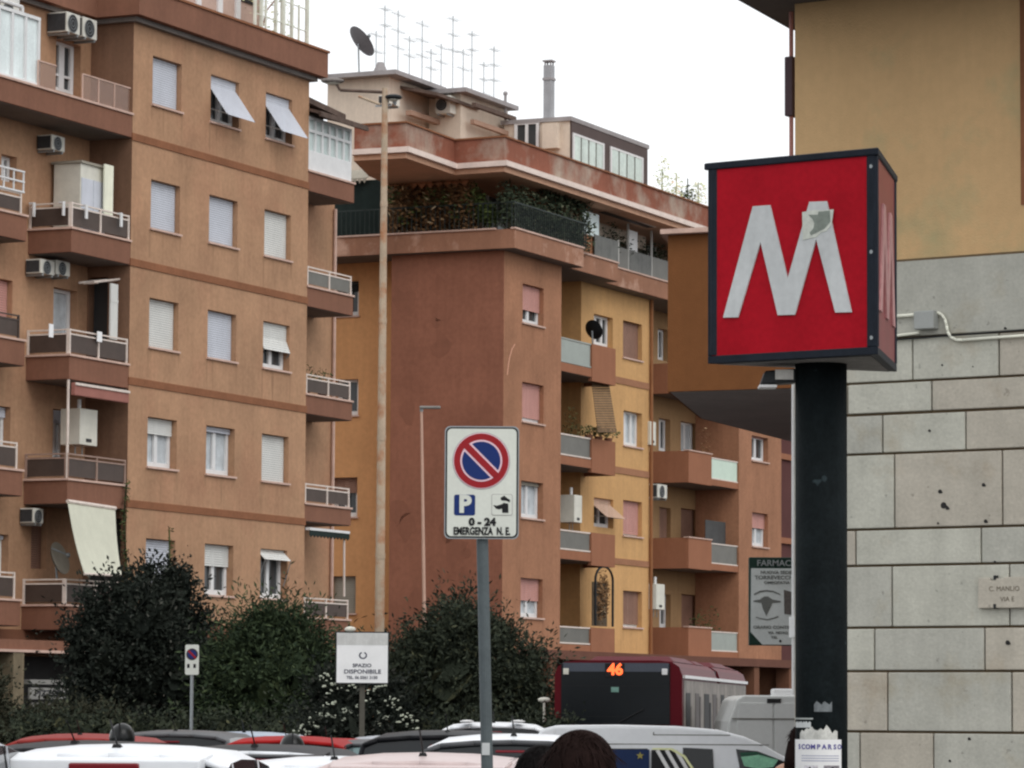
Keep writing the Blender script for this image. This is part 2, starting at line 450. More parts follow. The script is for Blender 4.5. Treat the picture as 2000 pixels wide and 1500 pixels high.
def ac_unit(fr, x, y, z, w, h, d, label, face='A', group='air conditioner units on the facades', dark=False):
    T = Thing('air_conditioner', label, 'air conditioner', fr, (x, y, z), group)
    m = (lambda u, w_, zz: (x + u, y + w_, z + zz)) if face == 'A' else (lambda u, w_, zz: (x + w_, y - u, z + zz))
    T.part('casing', MB(m).box(0, w, 0, d, 0.06, h), M_ac if not dark else M_offw, bevel=0.012)
    c = (w * 0.42, 0, h * 0.53)
    r = min(w * 0.36, h * 0.40)
    g = MB(m)
    for k in range(16):
        t0, t1 = 2 * math.pi * k / 16, 2 * math.pi * (k + 1) / 16
        g.quad((c[0], -0.012, c[2]), (c[0] + r * math.cos(t0), -0.012, c[2] + r * math.sin(t0)), (c[0] + r * math.cos(t1), -0.012, c[2] + r * math.sin(t1)))
    fan = T.part('fan_grille', g, M_acd)
    gg = MB(m)
    for k in range(3):
        rr = r * (k + 1) / 3
        for q in range(16):
            t0, t1 = 2 * math.pi * q / 16, 2 * math.pi * (q + 1) / 16
            gg.cyl((c[0] + rr * math.cos(t0), -0.02, c[2] + rr * math.sin(t0)), (c[0] + rr * math.cos(t1), -0.02, c[2] + rr * math.sin(t1)), 0.006, 4, caps=False)
    T.part('grille_ring', gg, M_steel, fan)
    for uu in (0.08, w - 0.12):
        T.part('bracket', MB(m).box(uu, uu + 0.04, 0.0, d + 0.15, 0.0, 0.055), M_steel)
    T.part('side_coil', MB(m).box(-0.006, -0.001, 0.04, d - 0.01, 0.09, h - 0.03), mat('dark_side_grey', (0.05, 0.05, 0.052), 0.8, 0.2, 8.0))  # thin dark panel over one side of the casing
    return T
def boiler(fr, x, y, z, w, h, d, label, group='boilers on the balconies'):
    T = Thing('boiler', label, 'boiler', fr, (x, y, z), group)
    T.part('casing', MB().box(x, x + w, y, y + d, z, z + h), M_offw, bevel=0.015)
    T.part('flue', MB().cyl((x + w * 0.5, y + d * 0.5, z + h), (x + w * 0.5, y + d * 0.5, z + h + 0.25), 0.05, 8), M_white)
    T.part('dial', MB().box(x + w * 0.35, x + w * 0.65, y - 0.012, y, z + 0.08, z + 0.16), M_acd)
    T.part('pipe', MB().cyl((x + w * 0.3, y + d * 0.5, z), (x + w * 0.3, y + d * 0.5, z - 0.25), 0.015, 6).cyl((x + w * 0.7, y + d * 0.5, z), (x + w * 0.7, y + d * 0.5, z - 0.25), 0.015, 6), M_steel)
    return T
def dish(fr, c, r, dirv, label, m, mast=0.6, group='satellite dishes'):
    T = Thing('satellite_dish', label, 'satellite dish', fr, (c[0], c[1], c[2] - mast), group)
    d = Vector(dirv).normalized(); e = d.orthogonal().normalized(); f = d.cross(e)
    def rows(off):
        out = []
        for j in range(7):
            rr = r * j / 6 + 1e-4
            out.append([tuple(Vector(c) + e * rr * math.cos(2 * math.pi * k / 20) + f * rr * math.sin(2 * math.pi * k / 20) + d * (0.22 * rr * rr / r - off)) for k in range(21)])
        return out
    T.part('reflector', MB().grid(rows(0)).grid(rows(0.025), True), m, smooth=True)
    tip = Vector(c) + d * r * 0.75
    T.part('feed_arm', MB().cyl(Vector(c) - f * r * 0.9 + d * 0.1 * r, tip, 0.02, 5).ball(tip, 0.06), M_steel)
    T.part('mast', MB().cyl((c[0], c[1], c[2] - mast), Vector(c) - d * 0.05, 0.03, 8), M_steel)
    return T

# ================================================================== LEFT APARTMENT BUILDING
F = LF
T = Thing('apartment_building', 'tall tan apartment building on the left with pale roller shutters and stacked balconies', 'building', F, (1.2, 0, 0))
XC, XR, XE, YB = 1.2, 10.44, 14.3, 1.2      # block corner, block end, building end, depth of the recess
cols = [(2.15, 3.59), (5.08, 6.57), (8.02, 9.49)]
tops = [17.85, 14.77, 11.84, 8.91, 5.93]; bots = [16.64, 13.56, 10.63, 7.69, 4.65]
strs = [15.71, 12.63, 9.73, 6.75]
levels = [16.26, 13.14, 10.12, 7.18, 4.22]      # balcony copings
PARZ, FASZ = 19.30, 18.63
styles = {(0, 0): dict(shut=1), (0, 1): dict(shut=0.93, swing=(0.20, 0.58)), (0, 2): dict(shut=0.93, swing=(0.20, 0.58)),
          (1, 0): dict(shut=1), (1, 1): dict(shut=1), (1, 2): dict(shut=1, sm=M_shutw),
          (2, 0): dict(shut=1, sm=M_shutw), (2, 1): dict(shut=1), (2, 2): dict(shut=0.66, swing=(0.35, 0.12), sm=M_shutw),
          (3, 0): dict(shut=0.34, curt=True, sm=M_shutw), (3, 1): dict(shut=0.13, curt=True), (3, 2): dict(shut=1, sm=M_shutw),
          (4, 0): dict(shut=1), (4, 1): dict(shut=0.44, sm=M_shutw), (4, 2): dict(shut=0.27, swing=(0.05, 0.22), sm=M_shutw)}
ops = [(c[0], c[1], bots[r], tops[r]) for r in range(5) for c in cols]
T.part('wall', wall(MB(A(0)), XC, XR, 3.9, FASZ, ops), M_tan)
gops = [(1.9, 4.6, 0.3, 3.0), (5.6, 8.6, 0.3, 3.0)]
T.part('ground_floor_wall', wall(MB(A(0)), XC, XR, 0, 3.9, gops), M_reveal)
for o in gops: T.part('shop_shutter', slats(MB(A(0)), o[0], o[1], o[2], o[3], 0.2, 0.12), M_gsh)
for (r, c), st in styles.items(): window(T, A(0), cols[c][0], cols[c][1], bots[r], tops[r], **st)
sops = [(0.62, 1.16, levels[2] + 0.0, levels[2] + 2.15), (0.35, 1.15, levels[3] + 1.95, levels[3] + 2.2), (0.15, 1.16, levels[4] - 0.0, levels[4] + 2.15)]
sops = [sops[0], sops[2]]
T.part('side_wall', wall(MB(B(XC)), -0.002, YB, 0, FASZ, sops), mat('shaded_loggia_plaster', C(112, 85, 68, 1.3), 0.9, 0.14, 0.8, streak=0.15))  # tan wall darkened in its colour for the shade of the recess
for o in sops: window(T, B(XC), *o, shut=0, mull=0, fr=False, sill=False)
T.part('side_wall', MB().quad((XR, 0, 0), (XR, 12, 0), (XR, 12, FASZ), (XR, 0, FASZ)), M_tan)
for z in strs:
    T.part('string_course', MB().box(XC - 0.02, XR + 0.02, -0.025, 0.0, z - 0.11, z + 0.07), M_str)
# recessed wall on the left (balconies), openings measured on plane y=1.2
lops = []
def lo(px0, py0, px1, py1, **st):
    o = rct(F, YB, px0, py0, px1, py1); lops.append(o + (st,)); return o
lo(110, 75, 158, 176, shut=0, mull=1, trans=True, sill=False, fw=0.09)
lo(3, 300, 33, 352, shut=0, mull=1, sill=False)
lo(108, 330, 150, 425, shut=1, sm=M_gsh, sill=False)
lo(-30, 538, 25, 632, shut=1, sm=M_pink, sill=False)
lo(105, 560, 151, 668, shut=0, curt=True, mull=0, sill=False)
lo(-32, 788, 21, 885, shut=0.23, mull=2, sill=False)
lo(104, 798, 133, 905, shut=0.26, curt=True, mull=1, sill=False)
lo(-40, 1040, 17, 1130, shut=0.12, mull=1, sill=False)
lo(62, 985, 92, 1110, shut=1, sm=M_brsh, sill=False)
T.part('wall', wall(MB(A(YB)), -9.0, XC, 0, FASZ, [o[:4] for o in lops]), M_tan)
for o in lops: window(T, A(YB), *o[:4], **o[4])
for z in strs[1:]:
    T.part('string_course', MB().box(-9.0, -2.95, YB - 0.025, YB, z - 0.11, z + 0.07), M_str)
# top balcony, across the whole recess
def balcony_slab(x0, x1, y0, y1, zc, h=0.6, fm=M_red, name='balcony'):
    b = T.part(name, MB().box(x0, x1, y0, y1, zc - h, zc - 0.05), fm, bevel=0.01)
    T.part('coping', MB().box(x0 - 0.04, x1 + 0.02, y0 - 0.04, y0 + 0.22, zc - 0.05, zc), M_cope, b)
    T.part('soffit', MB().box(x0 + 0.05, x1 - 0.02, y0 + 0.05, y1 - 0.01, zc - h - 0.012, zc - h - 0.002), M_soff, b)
    return b
b0 = balcony_slab(-9.0, XC - 0.005, 0.0, YB, levels[0])
M_clear = glass('clear_railing_glass', C(120, 96, 84), 0.1, alpha=0.45)
ua, ub, uc = F.h(74, 160, 0.06)[0], F.h(110, 160, 0.06)[0], F.h(161, 190, 0.06)[0]
for r0, r1, n in ((ua, ub, 1), (uc, 1.17, 3)):
    for k in range(n):
        a = r0 + (r1 - r0) * k / n; c = r0 + (r1 - r0) * (k + 1) / n
        T.part('rail_panel', MB().box(a + 0.02, c - 0.02, 0.06, 0.07, levels[0] + 0.02, levels[0] + 0.60), M_clear, b0)
        T.part('post', MB().box(a - 0.015, a + 0.015, 0.05, 0.08, levels[0], levels[0] + 0.62), M_cope, b0)
    T.part('rail', MB().box(r0, r1, 0.045, 0.085, levels[0] + 0.60, levels[0] + 0.63), M_cope, b0)
# white glazed enclosure on that balcony
x0, zt = F.h(0, 38, 0.12); x1, zb = F.h(72, 165, 0.12)
x0 = -5.9
gl = MB().box(x0, x1, 0.12, 0.14, levels[0], levels[0] + 1.62)
en = T.part('balcony_enclosure', gl, mat('milky_glazing', C(178, 188, 195), 0.25, 0.10, 1.5, streak=0.12))
n = 5
for k in range(n + 1):
    u = x0 + (x1 - x0) * k / n
    T.part('mullion', MB().box(u - 0.045, u + 0.045, 0.07, 0.12, levels[0], levels[0] + 1.62), M_white, en)
for zz in (levels[0], levels[0] + 0.75, levels[0] + 1.56):
    if zz > levels[0] + 1 or zz == levels[0]: T.part('enclosure_rail', MB().box(x0, x1 + 0.045, 0.065, 0.118, zz, zz + 0.08), M_white, en)
# white folding frame above it
xa, za = F.h(60, 32, 0.3); xb, zb2 = F.h(42, 50, 0.3)
# balconies below
side_m = lambda u, w, z: (-1.55 + w, u, z)
for i, zc in enumerate(levels[1:]):
    b = balcony_slab(-1.55, XC - 0.005, 0.0, YB, zc)
    T.part('coping', MB().box(-1.60, -1.38, 0.2, YB, zc - 0.049, zc), M_cope, b)
    rm = [M_rail, M_rail, mat('dull_rail_paint', C(120, 100, 90), 0.6, 0.2, 5.0), M_rail][i]
    railing(T, A(0.0), -1.52, 1.12, zc, zc + 0.60, b, posts=2, rm=rm)
    railing(T, side_m, 0.06, YB - 0.05, zc, zc + 0.60, b, posts=1, rm=rm)
    if i == 2:
        T.part('corner_post', MB().cyl((-1.5, 0.05, zc), (-1.5, 0.05, zc + 2.45), 0.035, 8), M_rail, b)
# small balconies at the far left
for i, zc in enumerate([F.h(0, 408, 0.5)[1], F.h(0, 655, 0.5)[1], F.h(0, 912, 0.5)[1], F.h(0, 1168, 0.5)[1]]):
    xe = F.h(53, 420, 0.5)[0]
    b = balcony_slab(-9.0, xe, 0.5, YB, zc, h=0.62)
    railing(T, A(0.5), -8.2, F.h(44, 400, 0.5)[0] - 0.05, zc, zc + [0.50, 0.56, 0.62, 0.62][i], b, posts=5, rm=(M_panel if i == 1 else M_rail))
    if i == 0:      # ornate white rail on top of the panels
        zt = zc + 0.50
        xr = F.h(46, 400, 0.5)[0]
        for k in range(13):
            u = -8.0 + (xr + 8.0) * k / 12
            T.part('baluster', MB().box(u - 0.02, u + 0.02, 0.5, 0.53, zt, zt + 0.5), M_white, b)
        for zz in (zt, zt + 0.24, zt + 0.48): T.part('rail', MB().box(-8.0, xr + 0.03, 0.49, 0.54, zz, zz + 0.04), M_white, b)
# right-hand recess with its balconies
YR = 1.2
XB = F.h(690, 560, 0.0)[0]
T.part('wall', wall(MB(A(YR)), XR, XE, 0, 17.9, []), M_tan)
T.part('end_wall', MB().quad((XE, YR, 0), (XE, 12, 0), (XE, 12, 17.9), (XE, YR, 17.9)), M_tan)
T.part('end_downpipe', MB().cyl((XE - 0.06, YR - 0.06, 0), (XE - 0.06, YR - 0.06, 15.6), 0.05, 8), M_cope)
for i, (py, pyb) in enumerate([(331, 372), (557, 598), (768, 808), (982, 1018), (1205, 1248)]):
    zc = F.h(602, py, 0)[1]; zbb = F.h(602, pyb, 0)[1]
    b = balcony_slab(XR + 0.005, XB, 0.0, YR, zc, h=zc - zbb)
    if i: railing(T, A(0.0), XR + 0.05, XB - 0.12, zc, zc + 0.52, b, posts=2, rm=M_rail, panel=M_panelg if i == 1 else M_panel)
    if i == 0:
        v = T.part('veranda', MB().box(XR + 0.02, XB - 0.1, 0.04, YR - 0.02, zc, zc + 0.55), M_white)
        zt = F.h(603, 225, 0)[1]
        T.part('glazing', MB().box(XR + 0.04, XB - 0.14, 0.09, 0.12, zc + 0.55, zt), mat('veranda_glass', C(150, 160, 158), 0.15, 0.15, 1.5), v)
        for k in range(7):
            u = XR + 0.06 + (XB - 0.2 - XR) * k / 6
            T.part('mullion', MB().box(u - 0.05, u + 0.05, 0.04, 0.09, zc + 0.55, zt), M_white, v)
        for zz in (zt - 0.08, zt - 0.42): T.part('transom', MB().box(XR + 0.02, XB - 0.12, 0.035, 0.085, zz, zz + 0.08), M_white, v)
        r = MB()
        for k in range(9):                  # tiled lean-to roof: one course of tiles after another
            u = XR + (XB + 0.1 - XR) * k / 9; u2 = XR + (XB + 0.1 - XR) * (k + 0.93) / 9
            r.hexa([(u, -0.35, zt + 0.02), (u2, -0.35, zt + 0.02), (u2, YR, zt + 0.42), (u, YR, zt + 0.42)],
                   [(u, -0.35, zt + 0.10), (u2, -0.35, zt + 0.10), (u2, YR, zt + 0.52), (u, YR, zt + 0.52)])
        T.part('tile_row', r, M_tile, v)
        T.part('roof_edge', MB().box(XR, XB + 0.12, -0.37, -0.30, zt - 0.04, zt + 0.06), M_tile, v)
M_st = mat('stained_tan_plaster', tuple(v * .90 * k for v, k in zip(C(146, 112, 86), TUNE['tan_plaster'])), 0.92, 0.13, 0.45, streak=0.11)
rnd = random.Random(41)
for r in range(5):
    for c in cols:
        for u in (c[0] - .03, c[1] + .03, rnd.uniform(c[0], c[1])):
            n = 5; w_ = rnd.uniform(.05, .15); h_ = rnd.uniform(.25, .9); z = bots[r] - .055; L_ = []; Q_ = []
            for k in range(n + 1):
                t = k / n; ww = w_ * (1 - .65 * t) * rnd.uniform(.7, 1.15)
                L_.append((u - ww / 2, -.003, z - h_ * t)); Q_.append((u + ww / 2, -.003, z - h_ * t))
            T.part('rain_stain', MB().grid([L_, Q_]), M_st)
# roof: cornice following block and recess
ov = 0.35
poly = [(-9.0, YB - ov), (XC - ov, YB - ov), (XC - ov, -ov), (XR + 0.4, -ov), (XR + 0.4, 12), (-9.0, 12)]
T.part('parapet', MB().prism(poly, FASZ, PARZ), M_red)
po = [(-9.0, YB - ov - .04), (XC - ov - .04, YB - ov - .04), (XC - ov - .04, -ov - .04), (XR + 0.44, -ov - .04), (XR + 0.44, 12), (-9.0, 12)]
T.part('parapet_coping', MB().prism(po, PARZ, PARZ + 0.06), M_str)
pi = [(-9.0, YB - .15), (XC - .15, YB - .15), (XC - .15, -.15), (XR + 0.2, -.15), (XR + 0.2, 12), (-9.0, 12)]
T.part('cornice', MB().prism(pi, FASZ - 0.12, FASZ - 0.002), M_soff)
# small dark roof behind the veranda
T.part('lean_to_roof', MB().hexa([(XR + 0.3, 0.2, 18.0), (XB - 0.15, 0.2, 17.85), (XB - 0.15, YR + 2, 18.1), (XR + 0.3, YR + 2, 18.1)], [(XR + 0.3, 0.2, 18.16), (XB - 0.15, 0.2, 18.0), (XB - 0.15, YR + 2, 18.28), (XR + 0.3, YR + 2, 18.28)]), M_tile)
T.part('attic_box', MB().box(XR + 0.4, XB - 0.9, 0.5, YR + 2, 16.9, 18.0), M_soff)
# penthouse set back on the roof, and its blind wall
XPE = F.h(506, 60, 0.9)[0]
pb = MB().box(-4.0, XPE, 0.9, 10, PARZ, PARZ + 2.6)
T.part('penthouse', pb, mat('dusty_pink_plaster', C(150, 130, 120), 0.9, 0.1, 1.0))
for px in (385, 427, 462):
    u = F.h(px, 30, 0.9)[0]
    T.part('pilaster', MB().box(u - 0.12, u + 0.12, 0.84, 0.9, PARZ, PARZ + 2.6), M_white)
u = F.h(468, 5, 0.9)[0]
T.part('penthouse_window', MB().box(u, XPE - 0.25, 0.86, 0.899, PARZ + 1.05, PARZ + 2.3), M_dark)
T.part('lower_wall', MB().box(-9.0, XC - 0.004, YB - 0.05, YB - 0.002, 3.36, 3.62), M_reveal)  # dark strip added to deepen the shade below the lowest balcony
# ground floor at the left: shop
T.part('shop_canopy_band', MB().box(-9.0, XC, 0.05, YB, 3.05, 3.35), M_red)
T.part('shop_lintel', MB().box(-9.0, XC + 0.3, -0.02, 0.05, 3.06, 3.12), M_cope)
T.part('shop_void', MB().box(-9.0, XC - 0.01, YB - 0.06, YB - 0.01, 0.2, 3.0), M_dark)
xp0, _ = F.h(25, 1350, 0.0); xp1, _ = F.h(46, 1350, 0.0)
T.part('pillar', MB().box(xp0, xp1, 0.0, 0.5, 0, 3.05), mat('mottled_pillar', C(120, 108, 88), 0.9, 0.25, 3.0, streak=0.2))

# sign over the shop
def sign_on(fr, y, px0, py0, px1, py1, name, label, txt, tm, bm, size=0.6, cat='sign', xs=1.0):
    x0, x1, z0, z1 = rct(fr, y, px0, py0, px1, py1)
    S = Thing(name, label, cat, fr, (x0, y, z0))
    S.part('board', MB().box(x0, x1, y, y + 0.06, z0, z1), bm, bevel=0.01)
    if txt:
        text_part('lettering', txt, (z1 - z0) * size, tm, S.o, Matrix.Translation(((x1 - x0) / 2, -0.006, (z1 - z0) / 2)) @ UPRIGHT, bold=0.004, xscale=xs)
    return S
M_ink = mat('dark_ink', (0.03, 0.03, 0.035), 0.7, 0.0)
M_shopsign = mat('shop_sign_white', C(128, 126, 122), 0.6, 0.12, 3.0)
sign_on(F, 0.02, 59, 1343, 142, 1366, 'shop_sign', 'pale shop sign with dark capitals low on the left behind the big dark bush', 'PIZZERIA', M_ink, M_shopsign, 0.72, xs=1.9)
x0, x1, z0, z1 = rct(F, 0.05, 58, 1327, 144, 1336)
T.part('awning_box', MB().box(x0, x1, 0.05, 0.25, z0, z1), M_shopsign)
x0, x1, z0, z1 = rct(F, 0.05, 62, 1372, 120, 1380)
T.part('shop_rail', MB().box(x0, x1, 0.05, 0.12, z0, z1), M_panelg)

# air conditioners on the left building
def ac_px(fr, y, px0, py0, px1, py1, d, label, **k):
    x0, x1, z0, z1 = rct(fr, y, px0, py0, px1, py1)
    return ac_unit(fr, x0, y, z0, x1 - x0, z1 - z0, d, label, **k)
GA = 'air conditioner units on the facades'
ac_px(F, 0.62, 131, 22, 157, 66, 0.55, 'left one of the two air conditioners under the roof above the white french door', group=GA)
ac_px(F, 0.62, 163, 32, 190, 76, 0.55, 'right one of the two air conditioners under the roof, nearest the building corner', group=GA)
ac_px(F, 0.75, 102, 262, 127, 296, 0.42, 'air conditioner in the dark under the full width top balcony', group=GA)
ac_px(F, 0.75, 80, 505, 107, 538, 0.42, 'left one of the pair of air conditioners under the highest corner balcony', group=GA)
ac_px(F, 0.75, 110, 507, 137, 540, 0.42, 'right one of the pair of air conditioners under the highest corner balcony', group=GA)
ac_px(F, 0.80, 66, 992, 85, 1026, 0.38, 'small air conditioner beside the long white awning', group=GA)
ac_px(F, 0.6, 3, -6, 34, 36, 0.5, 'air conditioner in the top left corner above the white glazed enclosure', group=GA)
S = Thing('drying_frame', 'white folding drying frame fixed above the glazed balcony in the top left corner', 'drying frame', F, (x0, 0.3, 17.7))
a_, b_ = F.h(0, 0, 0.3), F.h(43, 14, 0.3)
c_ = F.h(43, 50, 0.3)
S.part('frame_bar', MB().cyl((a_[0], 0.3, a_[1]), (b_[0], 0.3, b_[1]), 0.045, 6), M_white)
S.part('frame_post', MB().cyl((b_[0], 0.3, b_[1]), (c_[0], 0.3, c_[1] - 0.1), 0.05, 6), M_white)
S.part('frame_panel', MB().box(b_[0] + 0.05, b_[0] + 0.6, 0.75, 0.8, 17.35, 18.6), M_shutw)
# cabinets, boilers, curtains, awnings
x0, x1, z0, z1 = rct(F, 0.35, 158, 318, 206, 410)
S = Thing('balcony_cabinet', 'tall pale grey cabinet on the highest corner balcony', 'cabinet', F, (x0, 0.35, levels[1]))
S.part('carcass', MB().box(x0, x1, 0.35, 1.1, levels[1] - 0.02, z1), M_offw, bevel=0.01)
S.part('door', MB().box(x0 + 0.03, (x0 + x1) / 2 - 0.01, 0.33, 0.35, levels[1], z1 - 0.35), M_shut)
S.part('door', MB().box((x0 + x1) / 2 + 0.01, x1 - 0.03, 0.33, 0.35, levels[1], z1 - 0.35), M_shut)
S.part('top_board', MB().box(x0 - 0.05, x1 + 0.3, 0.3, 1.15, z1, z1 + 0.06), M_gsh)
x0, x1, z0, z1 = rct(F, 0.2, 205, 320, 222, 420)
single('curtain', MB().box(x0, x1, 0.2, 0.24, z0, z1), mat('cream_cloth', C(196, 188, 170), 0.95, 0.08, 3.0, streak=0.1), 'narrow cream curtain beside the tall cabinet on the highest corner balcony', 'curtain', F, (x0, 0.2, z0))
x0, x1, z0, z1 = rct(F, 0.2, 217, 553, 231, 662)
single('curtain', MB().box(x0, x1, 0.2, 0.24, z0, z1).box(x0, x1, 0.19, 0.2, z0 + .9, z0 + .96), M_shutw, 'narrow white curtain strip on the second corner balcony from the top', 'curtain', F, (x0, 0.2, z0))
p0 = F.h(183, 551, 0.3); p1 = F.h(238, 545, 0.3)
single('ceiling_airer', MB().cyl((p0[0], 0.3, p0[1]), (p1[0], 0.3, p1[1]), 0.03, 6).cyl((p0[0], 0.7, p0[1]), (p1[0], 0.7, p1[1]), 0.03, 6).cyl((p0[0] + .2, 0.3, p0[1]), (p0[0] + .2, 0.7, p0[1]), 0.02, 6), M_rail, 'thin white drying bars hung under the highest corner balcony', 'drying frame', F, (p0[0], 0.3, p0[1]))
x0, x1, z0, z1 = rct(F, 0.40, 157, 797, 191, 868)
boiler(F, x0, 0.40, z0, x1 - x0, z1 - z0, 0.55, 'big pale grey boiler box hanging in the third corner balcony from the top')
# dark lining of the loggias
def awning(fr, y, pts, label, m, name='awning', group=None, valance=False):
    """cloth from a top bar to a bottom bar; pts = px corners TL,TR on plane y, BR,BL further out"""
    (a, b, c, d, out) = pts
    A0 = fr.h(*a, y); B0 = fr.h(*b, y); C0 = fr.h(*c, y - out); D0 = fr.h(*d, y - out)
    S = Thing(name, label, 'awning', fr, (A0[0], y, A0[1]), group)
    rows = []
    for j in range(9):
        t = j / 8; r = []
        for k in range(9):
            s_ = k / 8
            top = Vector((A0[0] * (1 - s_) + B0[0] * s_, y, A0[1] * (1 - s_) + B0[1] * s_))
            bot = Vector((D0[0] * (1 - s_) + C0[0] * s_, y - out, D0[1] * (1 - s_) + C0[1] * s_))
            p = top.lerp(bot, t); sag = math.sin(math.pi * t) * 0.06
            r.append((p.x, p.y + sag * 0.5, p.z - sag))
        rows.append(r)
    S.part('cloth', MB().grid(rows).grid([[(x, y_ + 0.01, z - 0.01) for x, y_, z in r] for r in rows], True), m, smooth=True)
    S.part('front_bar', MB().cyl((D0[0], y - out, D0[1]), (C0[0], y - out, C0[1]), 0.03, 6), M_rail)
    S.part('roller', MB().cyl((A0[0], y, A0[1]), (B0[0], y, B0[1]), 0.05, 8), M_rail)
    return S
M_awn = mat('cream_awning_cloth', C(196, 190, 172), 0.95, 0.06, 1.5, streak=0.06)
awning(F, -0.02, ((132, 979), (225, 993), (238, 1124), (165, 1121), 0.75), 'long cream awning pulled down over the lowest visible corner balcony', M_awn)
x0, x1, z0, z1 = rct(F, -0.05, 142, 747, 248, 772)
S = Thing('rolled_awning', 'brown rolled awning under the second corner balcony from the top', 'awning', F, (x0, -0.05, z0))
S.part('cassette', MB().box(x0, x1, -0.12, 0.0, z0, z1), mat('brown_awning_cloth', C(122, 82, 74), 0.9, 0.1, 2.0), bevel=0.02)
S.part('front_bar', MB().box(x0, x1, -0.15, -0.12, z1 - 0.06, z1), M_rail)
x0, x1, z0, z1 = rct(F, -0.02, 598, 1030, 676, 1048)
S = Thing('rolled_awning', 'dark green rolled awning with a white bar and scalloped edge on the right end balconies', 'awning', F, (x0, -0.02, z0))
S.part('cassette', MB().box(x0, x1, -0.14, 0.0, z1 - 0.07, z1), M_white)
v = MB()
n = 12
for k in range(n):
    a = x0 + (x1 - x0) * k / n; b = x0 + (x1 - x0) * (k + 1) / n
    v.sheet([(a, z0 + 0.05), ((a + b) / 2, z0 - 0.01), (b, z0 + 0.05), (b, z1 - 0.07), (a, z1 - 0.07)], -0.13, -0.11)
S.part('valance', v, mat('dark_green_cloth', (0.018, 0.028, 0.026), 0.9, 0.2, 3.0))
p = F.h(672, 1050, -0.05); q = F.h(672, 1165, -0.05)
S.part('hanging_rod', MB().cyl((p[0], -0.05, p[1] + 0.1), (q[0], -0.05, q[1]), 0.03, 6), M_rail)
c = F.h(112, 1092, 0.5)
dish(F, (c[0], 0.5, c[1]), 0.40, (0.05, -0.95, 0.3), 'small grey satellite dish beside the long cream awning', M_gsh, 0.5)
# pot plants / things on the balcony rails
M_leafd = leafmat('pot_plant_leaves', C(36, 44, 30, 1.0), C(88, 96, 58, 1.0))
def leaves(mb, c, r, n, s, flat=1.0, rnd=random):
    for _ in range(n):
        th = rnd.uniform(0, 2 * math.pi); ph = math.acos(rnd.uniform(-1, 1)); rr = rnd.random() ** 0.4
        p = Vector((c[0] + r[0] * rr * math.sin(ph) * math.cos(th), c[1] + r[1] * rr * math.sin(ph) * math.sin(th), c[2] + r[2] * rr * math.cos(ph)))
        d = Vector((rnd.gauss(0, 1), rnd.gauss(0, 1), rnd.gauss(0, 0.6))).normalized(); e = d.orthogonal().normalized()
        q = rnd.uniform(0.6, 1.4) * s
        mb.quad(tuple(p - d * q), tuple(p + e * q * 0.45), tuple(p + d * q), tuple(p - e * q * 0.45))
    return mb
def pot_plant(fr, x, y, z, r, h, label, m=None, n=70, s=0.05, group='pot plants on the balconies'):
    S = Thing('pot_plant', label, 'plant', fr, (x, y, z), group)
    S.part('pot', MB().cyl((x, y, z), (x, y, z + 0.22), 0.10, 10, 0.14), M_red)
    S.part('foliage', leaves(MB(), (x, y, z + 0.2 + h / 2), (r, r, h / 2), n, s), m or M_leafd)['kind'] = 'stuff'
    return S
zc = F.h(602, 768, 0)[1]
pot_plant(F, XR + 0.55, 0.3, zc, 0.32, 0.75, 'dry pot plant at the near end of the third right hand balcony', n=110)
pot_plant(F, XR + 1.5, 0.3, zc, 0.28, 0.62, 'low leafy pot plant further along the third right hand balcony', n=90)
# objects hanging on the rails
M_cloth = mat('white_cloth', C(206, 206, 196), 0.95, 0.06, 5.0)
for i, (px, py, w, hh, l) in enumerate([(190, 657, 9, 20, 'small white cloth hanging on the rail of the second corner balcony'), (96, 645, 8, 26, 'pale cloth at the left end of the second corner balcony rail')]):
    x0, x1, z0, z1 = rct(F, -0.04, px, py - hh / 2, px + w, py + hh / 2)
    single('hanging_cloth', MB().box(x0, x1, -0.05, -0.03, z0, z1), M_cloth, l, 'cloth', F, (x0, -0.04, z0))
# brackets on first balcony (white hooks)
for k, (px, py) in enumerate([(66, 412), (124, 410), (167, 416), (235, 432)]):
    if px > 140: x, z = F.h(px, py, -0.04); pos = (x, -0.05, z)
    else:
        y, z = F.s(px, py, -1.6); pos = (-1.62, y, z)
    single('clothes_hook', MB().box(pos[0] - 0.05, pos[0] + 0.05, pos[1] - 0.03, pos[1] + 0.0, pos[2] - 0.14, pos[2] + 0.20).box(pos[0] - .05, pos[0] + .05, pos[1], pos[1] + .1, pos[2] + .16, pos[2] + .20), M_white,
           'white hook bracket on the highest corner balcony rail, %s' % ['leftmost of four', 'just left of the corner post', 'just right of the corner post', 'rightmost of four'][k], 'bracket', F, pos, 'white brackets hooked over the highest corner balcony rail')

# trellis and plants on the left roof
T2 = Thing('roof_trellis', 'thin pale trellis frame with canes on the roof terrace of the left building', 'trellis', F, (XR - 2.6, 0.2, PARZ))
M_trel = mat('weathered_trellis', C(168, 170, 160), 0.8, 0.15, 3.0)
for k, u in enumerate([-2.9, -2.55, -2.3, -1.75, -1.35, -0.85, -0.45, 0.02]):
    hh = 2.3 if k != 6 else 1.2
    T2.part('cane', MB().cyl((XR + u, 0.1, PARZ), (XR + u, 0.1, PARZ + hh), [0.05, 0.06, 0.03, 0.05, 0.07, 0.05, 0.03, 0.06][k], 6), M_trel)
for zz in (0.55, 1.15, 1.75):
    T2.part('cross_bar', MB().cyl((XR - 2.9, 0.1, PARZ + zz), (XR + 0.02, 0.1, PARZ + zz), 0.018, 5), M_trel)
M_pale = leafmat('pale_sky_lit_leaves', C(120, 128, 104), C(170, 168, 130), C(190, 130, 110))
